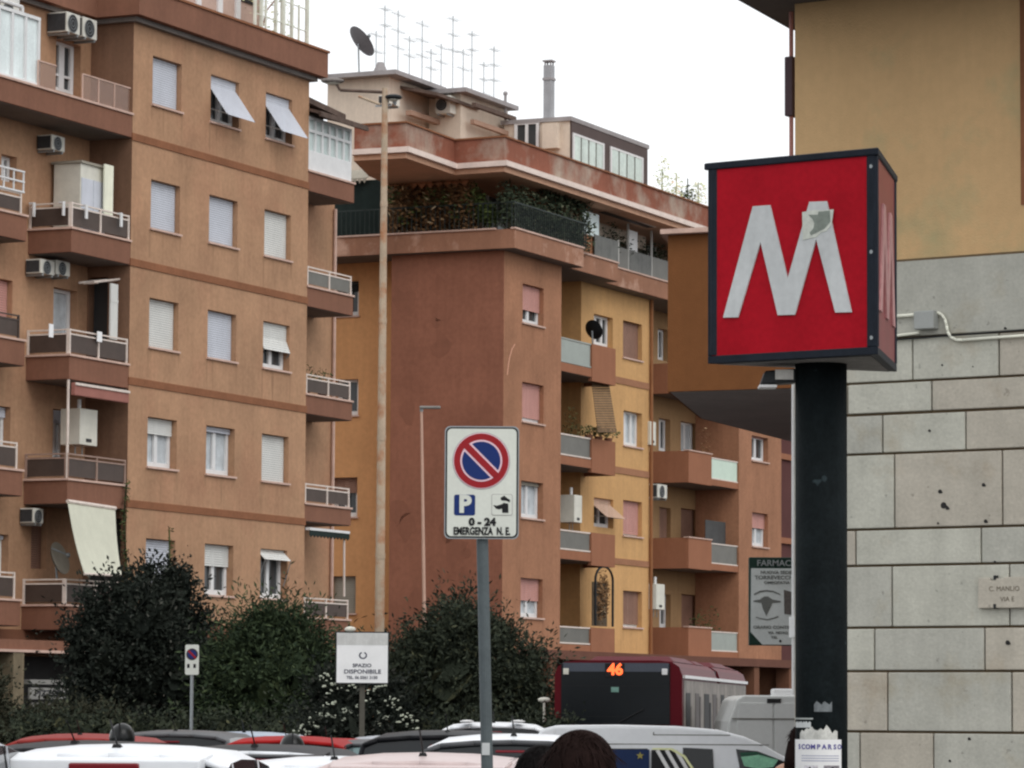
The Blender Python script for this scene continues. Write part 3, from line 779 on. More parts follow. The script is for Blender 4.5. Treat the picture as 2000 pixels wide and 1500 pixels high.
CP = Thing('climbing_plant', 'sparse pale climbing plant on the roof trellis of the left building', 'plant', F, (XR - 1.7, 0.3, PARZ))
fo = CP.part('foliage', leaves(leaves(MB(), (XR - 1.7, 0.3, PARZ + 0.9), (1.4, 0.3, 0.9), 170, 0.055), (XR - 0.3, 0.3, PARZ + 1.7), (0.3, 0.2, 0.5), 40, 0.05), M_pale)
fo['kind'] = 'stuff'
CP.part('stem', MB().tube([(XR - 2.4, 0.2, PARZ), (XR - 1.9, 0.3, PARZ + 0.8), (XR - 1.2, 0.25, PARZ + 1.4), (XR - 0.3, 0.3, PARZ + 1.9)], 0.018), M_wood)
# climber beside the cream awning
x, z = F.h(243, 1060, -0.1)
mb = MB()
for k in range(9):
    leaves(mb, (x + 0.1 * math.sin(k), -0.1, z - 1.2 + 0.32 * k), (0.16, 0.1, 0.2), 26, 0.05)
mb.tube([(x, -0.1, z - 1.6), (x + .1, -0.1, z - 0.4), (x - .05, -0.1, z + 0.6), (x + .05, -0.1, z + 1.4)], 0.02)
single('climber_stem', mb, M_leafd, 'thin leafy climber growing up beside the cream awning', 'plant', F, (x, -0.1, z - 1.6))
x, z = F.h(330, 1075, -0.3)
mb = MB().tube([(x, -0.3, z - 1.5), (x + .05, -0.3, z - 0.3), (x + 0.0, -0.3, z + 0.5)], 0.02)
for k in range(7): leaves(mb, (x + 0.04, -0.3, z - 1.0 + 0.25 * k), (0.1, 0.1, 0.14), 12, 0.045)
single('climber_stem', mb, M_leafd, 'slender shoot rising in front of the lowest left window', 'plant', F, (x, -0.3, z - 1.5))

# ================================================================== RIGHT-HAND LONG APARTMENT BUILDING (middle of the picture)
F = RF
T = Thing('apartment_building', 'long brick red and yellow apartment building with planted attic terrace and roof penthouses', 'building', F, (0, 0, 0))
YS = F.s(760, 1100, 0)[0]                 # back edge of the red gable
XA = F.h(1095, 900, 0)[0]                 # end of first front block
YY = 1.05                                 # plane of the yellow wall
XL0, XL1 = XA, F.h(1202, 870, 0)[0]       # first balcony stack
XY1 = F.h(1268, 900, YY)[0]
YC = 0.5
XC0, XC1 = F.h(1443, 1000, YC)[0], F.h(1526, 1000, YC)[0]
ZB = F.h(1100, 1270, 0)[1]                # top of the ground floor
ZS = F.s(1000, 487, 0)[1]                 # underside of the attic slab
ZT = ZS + 0.58
T.part('gable_wall', wall(MB(B(0)), 0, YS, 0, ZS), M_sidered)
OX = 1.3
YO = F.s(655, 900, OX)[0] + 3
gw = []
def gopn(px0, py0, px1, py1, **st):
    y0, zt = F.s(px1, py0, OX); y1, _ = F.s(px0, py0, OX); _, zb = F.s(px0, py1, OX); gw.append((y0, y1, zb, zt, st))
gopn(655, 548, 701, 618, shut=0.3, sm=M_dark)
gopn(655, 740, 700, 812, shut=0, mull=0)
gopn(648, 932, 698, 1010, shut=0.4, sm=M_brsh)
gopn(648, 1125, 695, 1198, shut=1, sm=M_gsh)
T.part('gable_wall', wall(MB(B(OX)), YS - 0.01, YO, 0, ZS, [o[:4] for o in gw]), M_orange)
for o in gw: window(T, B(OX), *o[:4], **o[4])
T.part('return_wall', MB().quad((0, YS, 0), (OX, YS, 0), (OX, YS, ZS), (0, YS, ZS)), M_sidered)
# front block A
def grid_rows(specs, y):
    out = []
    for (px0, py0, px1, py1, st) in specs: out.append(rct(F, y, px0, py0, px1, py1) + (st,))
    return out
wa = grid_rows([(1021, 553, 1062, 629, dict(shut=0.66, sm=M_pink)), (1020, 745, 1062, 822, dict(shut=0.90, sm=M_pink)),
                (1018, 938, 1061, 1010, dict(shut=0.12, sm=M_gsh, curt=True)), (1017, 1128, 1060, 1205, dict(shut=0.58, sm=M_pink, curt=True))], 0)
T.part('wall', wall(MB(A(0)), 0, XA, ZB, ZS, [o[:4] for o in wa]), M_pinkpl)
for o in wa: window(T, A(0), *o[:4], **o[4])
T.part('return_wall', MB().quad((XA, 0, ZB), (XA, YY, ZB), (XA, YY, ZS), (XA, 0, ZS)), M_pinkpl)
# recessed yellow wall with the first balcony stack
XRC = F.h(1134, 900, YY)[0]; YQ = YY + 1.5
wq = grid_rows([(1092, 598, 1117, 668, dict(shut=0.5, sm=M_brsh, sill=False)), (1092, 782, 1115, 850, dict(shut=0.35, sm=M_dark, sill=False)), (1092, 962, 1114, 1040, dict(shut=0.3, sm=M_dark, sill=False)), (1094, 1120, 1118, 1224, dict(shut=0, mull=0, sill=False))], YQ)
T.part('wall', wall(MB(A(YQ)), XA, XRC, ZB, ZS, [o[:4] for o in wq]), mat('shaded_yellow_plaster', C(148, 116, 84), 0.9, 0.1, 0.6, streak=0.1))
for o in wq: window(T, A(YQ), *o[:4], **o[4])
T.part('return_wall', MB().quad((XRC, YY, ZB), (XRC, YQ, ZB), (XRC, YQ, ZS), (XRC, YY, ZS)), M_yellow)
T.part('return_wall', MB().quad((XA, YY, ZB), (XA, YQ, ZB), (XA, YQ, ZS), (XA, YY, ZS)), M_pinkpl)
wy = grid_rows([(1160, 612, 1197, 672, dict(shut=0.0, sill=False, mull=2)),
                (1217, 625, 1254, 697, dict(shut=1, sm=M_brsh)),
                (1218, 801, 1254, 869, dict(shut=0, mull=2, curt=True)),
                (1160, 971, 1198, 1028, dict(shut=0.75, sm=mat('beige_shutter', C(150, 126, 110), 0.7, 0.08, 2.0), swing=(0.2, 0.55), sill=False)),
                (1217, 976, 1254, 1045, dict(shut=0.96, sm=M_pink)),
                (1217, 1153, 1254, 1224, dict(shut=0.93, sm=M_brsh))], YY)
T.part('wall', wall(MB(A(YY)), XRC, XY1, ZB, ZS, [o[:4] for o in wy]), M_yellow)
for o in wy: window(T, A(YY), *o[:4], **o[4])
for py0, py1 in ((735, 748), (911, 924), (1090, 1102)):
    z1 = F.h(1203, py0, YY)[1]; z0 = F.h(1203, py1, YY)[1]
    T.part('string_course', MB().box(XL1 + 0.1, XY1 + 0.02, YY - 0.03, YY, z0, z1), mat('string_course_brown', C(140, 98, 74), 0.9, 0.12, 1.0))
M_pipe = mat('brown_downpipe', C(112, 76, 50), 0.7, 0.15, 2.0)
T.part('downpipe', MB().cyl((XY1, YY - 0.08, ZB), (XY1, YY - 0.08, ZS), 0.06, 8), M_pipe)
M_gpan = mat('frosted_balcony_glass', C(128, 134, 128), 0.35, 0.08, 2.0)
M_gpanl = mat('pale_mint_balcony_glass', C(168, 184, 170), 0.35, 0.06, 2.0)
xg = F.h(1156, 870, 0)[0]
b1 = [(657, 705, M_gpan), (845, 887, M_panelg), (1033, 1072, M_panelg), (1222, 1256, M_panelg)]
M_balr = mat('balcony_terracotta', C(146, 98, 76), 0.9, 0.08, 1.0, streak=0.08)
for i, (pt, pb_, gm) in enumerate(b1):
    zt = F.h(1097, pt, 0)[1]; zb = F.h(1097, pb_, 0)[1]
    b = T.part('balcony', MB().box(XL0 + 0.005, XL1, 0.02, YY - 0.003, zb - 0.30, zb - 0.03), M_balr)
    T.part('balcony_floor', MB().box(XL0 + 0.005, XRC - 0.003, YY - 0.003, YQ, zb - 0.30, zb - 0.03), M_soff, b)
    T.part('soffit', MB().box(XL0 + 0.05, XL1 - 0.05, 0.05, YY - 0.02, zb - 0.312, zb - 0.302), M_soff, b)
    T.part('parapet', MB().box(xg, XL1, 0.0, 0.14, zb - 0.42, zt), M_balr, b)
    T.part('parapet', MB().box(XL1 - 0.14, XL1 - 0.002, 0.14, YY, zb - 0.42, zt), M_balr, b)
    T.part('glass_panel', MB().box(XL0 + 0.06, xg - 0.05, 0.05, 0.07, zb + 0.03, zt - 0.06), gm, b)
    for zz in (zt - 0.05, zb - 0.01): T.part('rail', MB().box(XL0 + 0.01, xg - 0.003, 0.03, 0.08, zz, zz + 0.045), M_rail if i else M_gpan, b)
    T.part('post', MB().box(XL0 + 0.01, XL0 + 0.055, 0.03, 0.08, zb, zt), M_rail, b)
# old pale scuff on the front block
mb = MB()
pp_ = [F.h(px, py, -0.004) for px, py in ((1006, 672), (1000, 682), (996, 696), (993, 712), (991, 732))]
for a_, b_ in zip(pp_[:-1], pp_[1:]): mb.quad((a_[0] - .03, -.004, a_[1]), (a_[0] + .03, -.004, a_[1]), (b_[0] + .03, -.004, b_[1]), (b_[0] - .03, -.004, b_[1]))
T.part('paint_scuff', mb, mat('pale_scuff', C(172, 128, 108), 0.9, 0.1, 2.0))
# rain stains and repair patches
M_st1 = mat('stained_pink_plaster', tuple(v * .90 * k for v, k in zip(C(146, 100, 78), TUNE['pinkish_plaster'])), 0.92, 0.13, 0.5, streak=0.12)
M_st2 = mat('stained_yellow_plaster', tuple(v * .90 * k for v, k in zip(C(172, 134, 92), TUNE['yellow_plaster'])), 0.92, 0.1, 0.6, streak=0.12)
M_st3 = mat('patched_gable_plaster', tuple(v * .93 * k for v, k in zip(C(122, 80, 62), TUNE['brick_red_plaster'])), 0.92, 0.1, 0.4, streak=0.1)
rnd = random.Random(77)
def stain(mp, u, z, w_, h_, m):
    n = 5; L_ = []; R__ = []
    for k in range(n + 1):
        t = k / n; ww_ = w_ * (1 - .65 * t) * rnd.uniform(.7, 1.15)
        L_.append((u - ww_ / 2, -.003, z - h_ * t)); R__.append((u + ww_ / 2, -.003, z - h_ * t))
    T.part('rain_stain', MB(mp).grid([L_, R__]), m)
for o in wa:
    for u in (o[0] - .02, o[1] + .02, (o[0] + o[1]) / 2): stain(A(0), u, o[2] - .055, rnd.uniform(.05, .14), rnd.uniform(.3, .8), M_st1)
for o in wy[2:]:
    for u in (o[0] - .02, o[1] + .02): stain(A(YY), u, o[2] - .055, rnd.uniform(.05, .12), rnd.uniform(.25, .6), M_st2)
for k in range(14):
    y_, z_ = rnd.uniform(.3, YS - .3), rnd.uniform(ZB + 1, ZS - .5); r_ = rnd.uniform(.15, .5)
    T.part('plaster_patch', MB(B(0)).sheet([(y_ + r_ * rnd.uniform(.6, 1.2) * math.cos(a_ * .7), z_ + r_ * rnd.uniform(.5, 1.5) * math.sin(a_ * .7)) for a_ in range(9)], -.004, -.001), M_st3)
# second balcony stack between yellow wall and block C
wl = grid_rows([(1285, 640, 1305, 702, dict(shut=0.0, sill=False)), (1287, 816, 1309, 880, dict(shut=0.0, sill=False)), (1330, 822, 1362, 885, dict(shut=0.0, sill=False, curt=True)),
                (1288, 990, 1310, 1052, dict(shut=1, sm=M_brsh, sill=False)), (1330, 992, 1362, 1056, dict(shut=1, sm=M_brsh, sill=False)),
                (1288, 1160, 1310, 1225, dict(shut=0.0, sill=False)), (1331, 1160, 1363, 1225, dict(shut=1, sm=M_brsh, sill=False))], YY + 1.1)
YD = YY + 1.1
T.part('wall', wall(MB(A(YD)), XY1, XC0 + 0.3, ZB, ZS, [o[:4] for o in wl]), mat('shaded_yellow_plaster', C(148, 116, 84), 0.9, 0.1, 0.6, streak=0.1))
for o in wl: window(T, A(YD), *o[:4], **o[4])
xb0, xb1, xb2 = F.h(1345, 950, YC)[0], F.h(1390, 900, YC)[0], XC0
b2 = [(708, 765, 742, M_gpan), (880, 940, 932, M_gpanl), (1050, 1108, 1100, M_panelg), (1225, 1282, 1272, M_gpan)]
for i, (pt, pb_, pg, gm) in enumerate(b2):
    zt = F.h(1345, pt, YC)[1]; zb = F.h(1345, pb_, YC)[1]
    b = T.part('balcony', MB().box(xb0 + 0.02, xb2 - 0.005, YC + 0.02, YD, zb, zb + 0.22), M_balr)
    T.part('soffit', MB().box(xb0 + 0.06, xb2 - 0.06, YC + 0.06, YD - 0.02, zb - 0.012, zb - 0.002), M_soff, b)
    T.part('parapet', MB().box(xb0, xb1, YC, YC + 0.14, zb - 0.03, zt), M_balr, b)
    T.part('parapet', MB().box(xb0, xb0 + 0.14, YC + 0.14, YD, zb - 0.03, zt), M_balr, b)
    T.part('coping', MB().box(xb0 - 0.03, xb1 + 0.02, YC - 0.03, YC + 0.17, zt, zt + 0.04), M_cope, b)
    T.part('glass_panel', MB().box(xb1 + 0.05, xb2 - 0.05, YC + 0.05, YC + 0.07, zb + 0.26, zt - 0.12), gm, b)
    for zz in (zt - 0.12, zb + 0.22): T.part('rail', MB().box(xb1 + 0.005, xb2 - 0.01, YC + 0.03, YC + 0.08, zz, zz + 0.04), M_rail, b)
# block C
wc = grid_rows([(1468, 850, 1500, 898, dict(shut=0.08, sm=M_pink, mull=1)), (1469, 1000, 1500, 1066, dict(shut=0.46, sm=M_pink, mull=1, curt=True)),
                (1470, 1160, 1500, 1222, dict(shut=0.6, sm=M_pink))], YC)
T.part('wall', wall(MB(A(YC)), XC0, XC1, ZB, ZS, [o[:4] for o in wc]), M_pinkpl)
for o in wc: window(T, A(YC), *o[:4], **o[4])
T.part('return_wall', MB().quad((XC0, YC, ZB), (XC0, YD, ZB), (XC0, YD, ZS), (XC0, YC, ZS)), M_pinkpl)
T.part('back_wall', wall(MB(A(YC + 2.0)), XC1 - 1.0, XC1 + 20, 0, ZS - 2), mat('maroon_plaster', C(84, 52, 50), 0.9, 0.12, 0.8))
for zz in (5.0, 8.2, 11.4): T.part('string_course', MB().box(XC1 - 0.9, XC1 + 20, YC + 1.9, YC + 1.998, zz, zz + 0.22), M_balr)
T.part('return_wall', MB().quad((XC1, YC, 0), (XC1, YC + 2, 0), (XC1, YC + 2, ZS), (XC1, YC, ZS)), M_pinkpl)
# ground floor: band and dark shops
T.part('shop_band', MB().box(-0.06, XC1 + 0.05, -0.06, 3.0, ZB - 0.28, ZB - 0.004), mat('shop_band_brown', C(104, 70, 58), 0.9, 0.12, 1.0))
T.part('shop_back_wall', MB().box(-0.01, XC1 + 0.04, 2.6, 2.8, 0, ZB - 0.29), mat('shop_front_maroon', C(58, 36, 36), 0.8, 0.2, 0.6))
for k in range(8):
    u = 0.05 + (XC1 - 0.6) * k / 7
    q = T.part('pier', MB().box(u, u + 0.5, 0.0, 0.5, 0, ZB - 0.29), M_reveal)
    if k < 7: T.part('shop_window', MB().box(u + 0.8, u + 0.8 + (XC1 - 0.6) / 7 - 1.2, 2.5, 2.59, 0.5, 2.9), M_glass)
# attic slab with stepped front
sx = [(-0.35, -0.5), (F.h(1140, 492, -0.5)[0], -0.5), (F.h(1140, 492, -0.5)[0], 0.0), (F.h(1207, 520, 0.0)[0], 0.0), (F.h(1207, 520, 0.0)[0], 0.5), (XC1 + 0.4, 0.5)]
slab = sx + [(XC1 + 0.4, 12), (-0.35, YO)]
a = T.part('attic_slab', MB().prism(slab, ZS, ZT), M_slabred)
def inset(poly, d):
    # shift for front/left edges only
    out = []
    for i, (x, y) in enumerate(poly):
        out.append((x + (d if x < 0 else (d if 0 < x < XC1 else 0)), y + d if y < 6 else y))
    return out
cop = MB()
for (x0, y0), (x1, y1) in zip(sx[:-1], sx[1:]):
    cop.box(min(x0, x1) - 0.03, max(x0, x1) + 0.03, min(y0, y1) - 0.04, max(y0, y1) + 0.12, ZT, ZT + 0.05)
cop2 = MB().box(-0.40, -0.22, 0.13, YO, ZT + 0.001, ZT + 0.05)
T.part('coping', cop, M_cope, a); T.part('coping', cop2, M_cope, a)
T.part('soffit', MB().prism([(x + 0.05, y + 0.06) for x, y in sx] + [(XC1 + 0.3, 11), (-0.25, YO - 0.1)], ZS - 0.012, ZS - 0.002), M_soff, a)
# attic storey, set back, dark behind the planting
ZP = F.h(988, 322, -0.5)[1]            # underside of the upper parapet band
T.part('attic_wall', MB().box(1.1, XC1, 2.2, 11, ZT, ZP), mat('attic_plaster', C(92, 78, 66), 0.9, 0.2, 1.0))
M_grillew = mat('attic_window_frame', C(150, 148, 144), 0.6, 0.1, 2.0)
for k in range(7):
    u = 3.4 + k * 2.1
    T.part('attic_window', MB().box(u, u + 1.3, 2.12, 2.19, ZT + 0.1, ZT + 1.6), M_glass)
    T.part('attic_window_frame', MB().box(u - .07, u, 2.08, 2.19, ZT + 0.1, ZT + 1.68).box(u + 1.3, u + 1.37, 2.08, 2.19, ZT + 0.1, ZT + 1.68).box(u + .62, u + .68, 2.08, 2.118, ZT + 0.1, ZT + 1.6), M_grillew)
# railings of bars along the attic slab
rl = T.part('terrace_railing', MB().box(-0.33, -0.29, -0.46, YO, ZT + 0.80, ZT + 0.84).box(-0.33, F.h(1150, 440, -0.5)[0], -0.48, -0.44, ZT + 0.80, ZT + 0.84), M_bar)
bars = [('y', -0.40 + 0.16 * k) for k in range(60) if -0.4 + 0.16 * k < YO - 1]
for _, y in bars: T.part('bar', MB().box(-0.322, -0.298, y, y + 0.022, ZT + 0.05, ZT + 0.80), M_bar, rl)
for k in range(46):
    x = -0.25 + 0.16 * k
    if x < F.h(1150, 440, -0.5)[0]: T.part('bar', MB().box(x, x + 0.022, -0.472, -0.448, ZT + 0.05, ZT + 0.80), M_bar, rl)
# grey screens and rails further along
xq = F.h(1165, 450, 0.0)[0]
for k in range(9):
    u = xq + k * (XC1 - xq) / 9; u2 = u + (XC1 - xq) / 9 - 0.1
    y = 0.06 if u < sx[3][0] - 0.3 else 0.56
    T.part('terrace_screen', MB().box(u, u2, y, y + 0.03, ZT + 0.06, ZT + 0.75), M_panelg if k % 2 else mat('smoky_screen', C(70, 70, 66), 0.4, 0.3, 2.0, streak=0.3))
    T.part('screen_post', MB().box(u2 + 0.02, u2 + 0.08, y, y + 0.06, ZT, ZT + (1.75 if k % 3 else 0.8)), M_grillew)
# upper parapet, following measured plan
ZR = F.h(985, 268, -0.5)[1]
plan_px = [(692, 246), (793, 240), (888, 275), (985, 268), (1352, 397)]
pp = [F.inv(zp(px, py, ZR)) for px, py in plan_px]
pts = [(p[0], p[1]) for p in pp]
# keep the long street front parallel to the building
pts[4] = (XC1 + 0.9, pts[3][1] + (pts[4][1] - pts[3][1]) * 0.6)
back = [(pts[4][0], pts[4][1] + 8), (pts[0][0] + 3, pts[0][1] + 1)]
T.part('upper_parapet', MB().prism(pts + back, ZP + 0.10, ZR), M_par)
def offs(pl, d):
    out = []
    n = len(pl)
    for i, (x, y) in enumerate(pl):
        a_ = Vector(pl[max(i - 1, 0)]); b_ = Vector(pl[i]); c_ = Vector(pl[min(i + 1, n - 1)])
        d1 = (b_ - a_).normalized() if i > 0 else (c_ - b_).normalized(); d2 = (c_ - b_).normalized() if i < n - 1 else d1
        n1 = Vector((d1.y, -d1.x)); n2 = Vector((d2.y, -d2.x)); m_ = (n1 + n2).normalized()
        k = d / max(0.5, m_.dot(n1)); out.append((x + m_.x * k, y + m_.y * k))
    return out
o1 = offs(pts, 0.16)
T.part('cornice', MB().prism(o1 + back, ZP - 0.06, ZP + 0.10), mat('pale_cornice', C(178, 164, 156), 0.8, 0.1, 3.0))
T.part('cornice_base', MB().prism(offs(pts, 0.02) + back, ZP - 0.22, ZP - 0.062), mat('brown_soffit_plaster', C(165, 130, 108), 0.9, 0.12, 1.0))
T.part('parapet_cap', MB().prism(offs(pts, 0.05) + back, ZR, ZR + 0.05), M_str)
# roof terrace floor lies at ZR-0.9; penthouses
def pent(name, px_corner, ycor, px_r, px_l, ztop_px, depth=None, m=M_cream, roof=True, ov=0.3):
    """box whose nearest corner shows at px_corner on plane y=ycor"""
    x0, zt = F.h(px_corner, ztop_px, ycor); x1, _ = F.h(px_r, ztop_px, ycor); y1, _ = F.s(px_l, ztop_px, x0)
    y1 = max(y1, ycor + 1.0)
    w = T.part(name, MB().box(x0, x1, ycor, y1, ZR - 1.5, zt), m)
    if roof: T.part('roof_edge', MB().box(x0 - ov, x1 + 0.1, ycor - ov, y1 + 0.1, zt, zt + 0.14), M_roofg)
    return x0, x1, ycor, y1, zt, w
# right one with the glazed front
X0, X1, Y0, Y1, Z1, w_ = pent('penthouse', 1113, 1.4, 1262, 985, 236, ov=0.08)
zlo = ZR - 0.5
dk = mat('dark_frame', C(66, 56, 54), 0.7, 0.1, 2.0)
fa = T.part('glazed_front', MB().box(X0 + 0.02, X1, Y0 - 0.06, Y0 - 0.001, ZR - 1.0, Z1 - 0.01), dk)
L_ = X1 - X0
for (a0, a1) in ((0.02, 0.40), (0.50, 0.92)):
    u0, u1 = X0 + L_ * a0, X0 + L_ * a1
    n = 4
    for k in range(n):
        p0 = u0 + (u1 - u0) * k / n; p1 = u0 + (u1 - u0) * (k + 1) / n
        T.part('glazing_panel', MB().box(p0 + 0.06, p1 - 0.06, Y0 - 0.09, Y0 - 0.062, ZR - 0.9, Z1 - 0.45), mat('hazy_glass', C(158, 170, 164), 0.2, 0.15, 0.8, streak=0.15), fa)
    T.part('glazing_frame', MB().box(u0 - 0.06, u0 + 0.05, Y0 - 0.10, Y0 - 0.062, ZR - 0.9, Z1 - 0.38).box(u1 - 0.05, u1 + 0.06, Y0 - 0.10, Y0 - 0.062, ZR - 0.9, Z1 - 0.38).box(u0 + .05, u1 - .05, Y0 - 0.10, Y0 - 0.062, Z1 - 0.45, Z1 - 0.38), M_white, fa)
wm = B(X0)
y0, zt = F.s(1054, 242, X0); y1, zb = F.s(1006, 288, X0)
T.part('penthouse_window', MB(wm).box(y0, y1, -0.03, -0.001, zb - 0.3, zt), M_glass)
fw = MB(wm)
for yy in (y0, (y0 + y1) / 2 - 0.05, y1 - 0.1): fw.box(yy, yy + 0.1, -0.07, -0.031, zb - 0.3, zt)
fw.box(y0 - .01, y1 + .01, -0.07, -0.031, zt, zt + 0.1)
T.part('penthouse_window_frame', fw, M_white)
yb0, zb1 = F.s(1095, 236, X0); yb1, zb2 = F.s(1060, 232, X0); _, zb3 = F.s(1075, 292, X0)
T.part('wall_cabinet', MB(wm).box(yb0, yb0 + 0.52, -0.30, -0.001, zb3, zb1 - 0.1), M_cream)
# middle and left ones
a1_ = pent('penthouse', 900, Y1 + 0.2, 992, 838, 183, ov=0.35)
a2_ = pent('penthouse', 760, a1_[3] + 0.1, 845, 640, 150, ov=0.45)
# awnings and windows on those
M_awb = mat('faded_brown_awning', C(128, 104, 90), 0.9, 0.1, 2.0)
x0, x1, yc, y1, zt, w_ = a1_
T.part('awning_roll', MB().box(x0 + 0.3, x1 - 0.2, yc - 0.35, yc - 0.2, zt - 0.95, zt - 0.80), M_awb)
T.part('awning_roll', MB().box(x0 + 0.2, x1 - 0.3, yc - 0.45, yc - 0.3, zt - 0.42, zt - 0.28), M_tile)
T.part('penthouse_window', MB().box(x0 + 0.9, x0 + 1.8, yc - 0.03, yc - 0.001, zt - 2.9, zt - 1.35), M_gsh)
ac_s = F.s(862, 192, x0); ac_e = F.s(888, 228, x0)
AC = ac_unit(F, x0 - 0.45, ac_s[0], ac_e[1], abs(ac_s[0] - ac_e[0]) + 0.05, ac_s[1] - ac_e[1], 0.44, 'big air conditioner with a round black fan on the cream penthouse wall', face='B', group=GA)
x0, x1, yc, y1, zt, w_ = a2_
T.part('awning_roll', MB().box(x0 + 0.6, x1 + 1.6, yc - 0.5, yc - 0.3, zt - 1.15, zt - 1.0), M_awb)
T.part('eave', MB().hexa([(x0 + 0.8, yc - 1.3, zt - 0.55), (x1 + 0.8, yc - 1.3, zt - 0.55), (x1 + 0.8, yc, zt - 0.25), (x0 + 0.8, yc, zt - 0.25)], [(x0 + 0.8, yc - 1.3, zt - 0.45), (x1 + 0.8, yc - 1.3, zt - 0.45), (x1 + 0.8, yc, zt - 0.15), (x0 + 0.8, yc, zt - 0.15)]), M_tile)
for k in range(4):
    u = x0 + 0.7 + 0.6 * k
    T.part('fanlight', MB().box(u, u + 0.35, yc - 0.03, yc - 0.001, ZR + 0.05, ZR + 0.35), M_dark)
wf = T.part('fanlight_surround', MB().box(x0 + 0.5, x0 + 3.1, yc - 0.025, yc - 0.0012, ZR - 0.2, ZR + 0.5), M_white)
ac_px(F, yc - 0.9, 762, 185, 781, 206, 0.4, 'white framed air conditioner under the penthouse eave right of the tall lamp post', group=GA)

# chimney flue
x, z = F.h(1072, 222, Y1 - 1.0); 
_, ztop = F.h(1072, 128, Y1 - 1.0)
ch = Thing('chimney_flue', 'tall slim square chimney flue with a small cap rising from the penthouse roof', 'chimney', F, (x, Y1 - 1.0, z))
s_ = 0.14
ch.part('shaft', MB().box(x - s_, x + s_, Y1 - 1.0 - s_, Y1 - 1.0 + s_, z - 0.3, ztop), mat('chimney_render', C(128, 128, 130), 0.9, 0.12, 2.0, streak=0.15))
ch.part('collar', MB().box(x - s_ - 0.03, x + s_ + 0.03, Y1 - 1.03 - s_, Y1 - 0.97 + s_, ztop - 0.5, ztop - 0.42), M_roofg)
for dx in (-1, 1):
    for dy in (-1, 1): ch.part('cap_leg', MB().box(x + dx * 0.1 - 0.02, x + dx * 0.1 + 0.02, Y1 - 1 + dy * 0.1 - 0.02, Y1 - 1 + dy * 0.1 + 0.02, ztop, ztop + 0.12), M_roofg)
ch.part('cap', MB().box(x - s_ - 0.03, x + s_ + 0.03, Y1 - 1.03 - s_, Y1 - 0.97 + s_, ztop + 0.12, ztop + 0.17), M_roofg)
# big satellite dish
yd = a2_[3] - 1.0
c = F.h(702, 84, yd)
dish(F, (c[0], yd, c[1]), 0.56, (0.59, -0.51, 0.61), 'large dark satellite dish tilted skywards on the penthouse roof', mat('dark_dish_paint', C(92, 90, 92), 0.6, 0.12, 3.0), mast=1.0)
# aerials
def aerial(fr, x, y, z0, h, label, arms=3, s=0.5):
    S = Thing('aerial', label, 'aerial', fr, (x, y, z0), 'thin television aerials on the roofs')
    ma = mat('aerial_metal', C(150, 154, 156), 0.6, 0.05, 3.0)
    S.part('mast', MB().cyl((x, y, z0), (x, y, z0 + h), 0.021, 6), ma)
    for k in range(arms):
        zz = z0 + h - 0.15 - k * 0.55
        b = S.part('boom', MB().cyl((x - s, y, zz), (x + s, y, zz), 0.01, 5), ma)
        e = MB()
        for q in range(7): u = x - s + 2 * s * q / 6; e.cyl((u, y - 0.22, zz), (u, y + 0.16, zz), 0.005, 4)
        S.part('element', e, ma, b)
    return S
for i, (px, py, yy, l) in enumerate([(778, 20, 3, 'tallest thin aerial left of the middle of the roof'), (825, 40, 5, 'pale thin aerial above the grey eave'), (905, 96, 4, 'short thin aerial above the middle penthouse'), (862, 85, 8, 'faint aerial with a few arms behind the middle penthouse')]):
    x, zt = F.h(px, py, a1_[2] + yy); z0 = a1_[4]
    aerial(F, x, a1_[2] + yy, z0, zt - z0, l, arms=3 if i < 2 else 2)
rnd = random.Random(31)
AER = ['just right of the big dish', 'in line with the conical cowl', 'leaning left above the grey eave', 'with a small red element', 'above the round black fan', 'between the two short ones', 'left of the dark vent pipe', 'furthest right of the cluster']
for i, (px, py) in enumerate([(735, 60), (752, 10), (800, 70), (842, 95), (885, 30), (922, 60), (945, 120), (965, 90)]):
    yy = rnd.uniform(4, 9)
    x, zt = F.h(px, py, a1_[2] + yy)
    aerial(F, x, a1_[2] + yy, a1_[4], zt - a1_[4], 'faint rooftop aerial ' + AER[i], arms=rnd.choice((2, 3)), s=rnd.uniform(.25, .5))
x, z = F.h(987, 205, Y1)
single('vent_pipe', MB().cyl((x, Y1, z - 0.5), (x, Y1, z + 0.35), 0.05, 8).ball((x, Y1, z + 0.38), 0.08), M_roofg, 'short dark vent pipe at the right end of the middle penthouse roof', 'vent', F, (x, Y1, z - 0.5))
x, z = F.h(743, 140, a2_[2] + 1)
single('roof_cowl', MB().cyl((x, a2_[2] + 1, z - 0.2), (x, a2_[2] + 1, z + 0.3), 0.32, 10, 0.1), M_roofg, 'conical grey cowl on the left penthouse roof edge', 'cowl', F, (x, a2_[2] + 1, z - 0.2))
# roof plants at the right end
random.seed(11)
for i, (px, l) in enumerate([(1272, 'first pale shrub right of the glazed penthouse'), (1300, 'tall thin pale shrub in the middle of the roof end'), (1322, 'dark leaved bush among the pale roof shrubs'), (1343, 'pinkish shrub at the very end of the roof')]):
    x, z = F.h(px, 350, 0.8)
    mb = leaves(MB(), (x, 0.4, ZR + [0.75, 0.6, 0.5, 0.6][i]), (0.42, 0.3, [0.85, 0.6, 0.4, 0.6][i]), [150, 120, 170, 150][i], 0.065)
    mb.cyl((x, 0.4, ZR - 0.6), (x, 0.4, ZR + 1.1), 0.02, 5)
    single('roof_shrub', mb, M_leafd if i == 2 else M_pale, l, 'shrub', F, (x, 0.4, ZR - 0.6), 'shrubs at the right end of the roof')

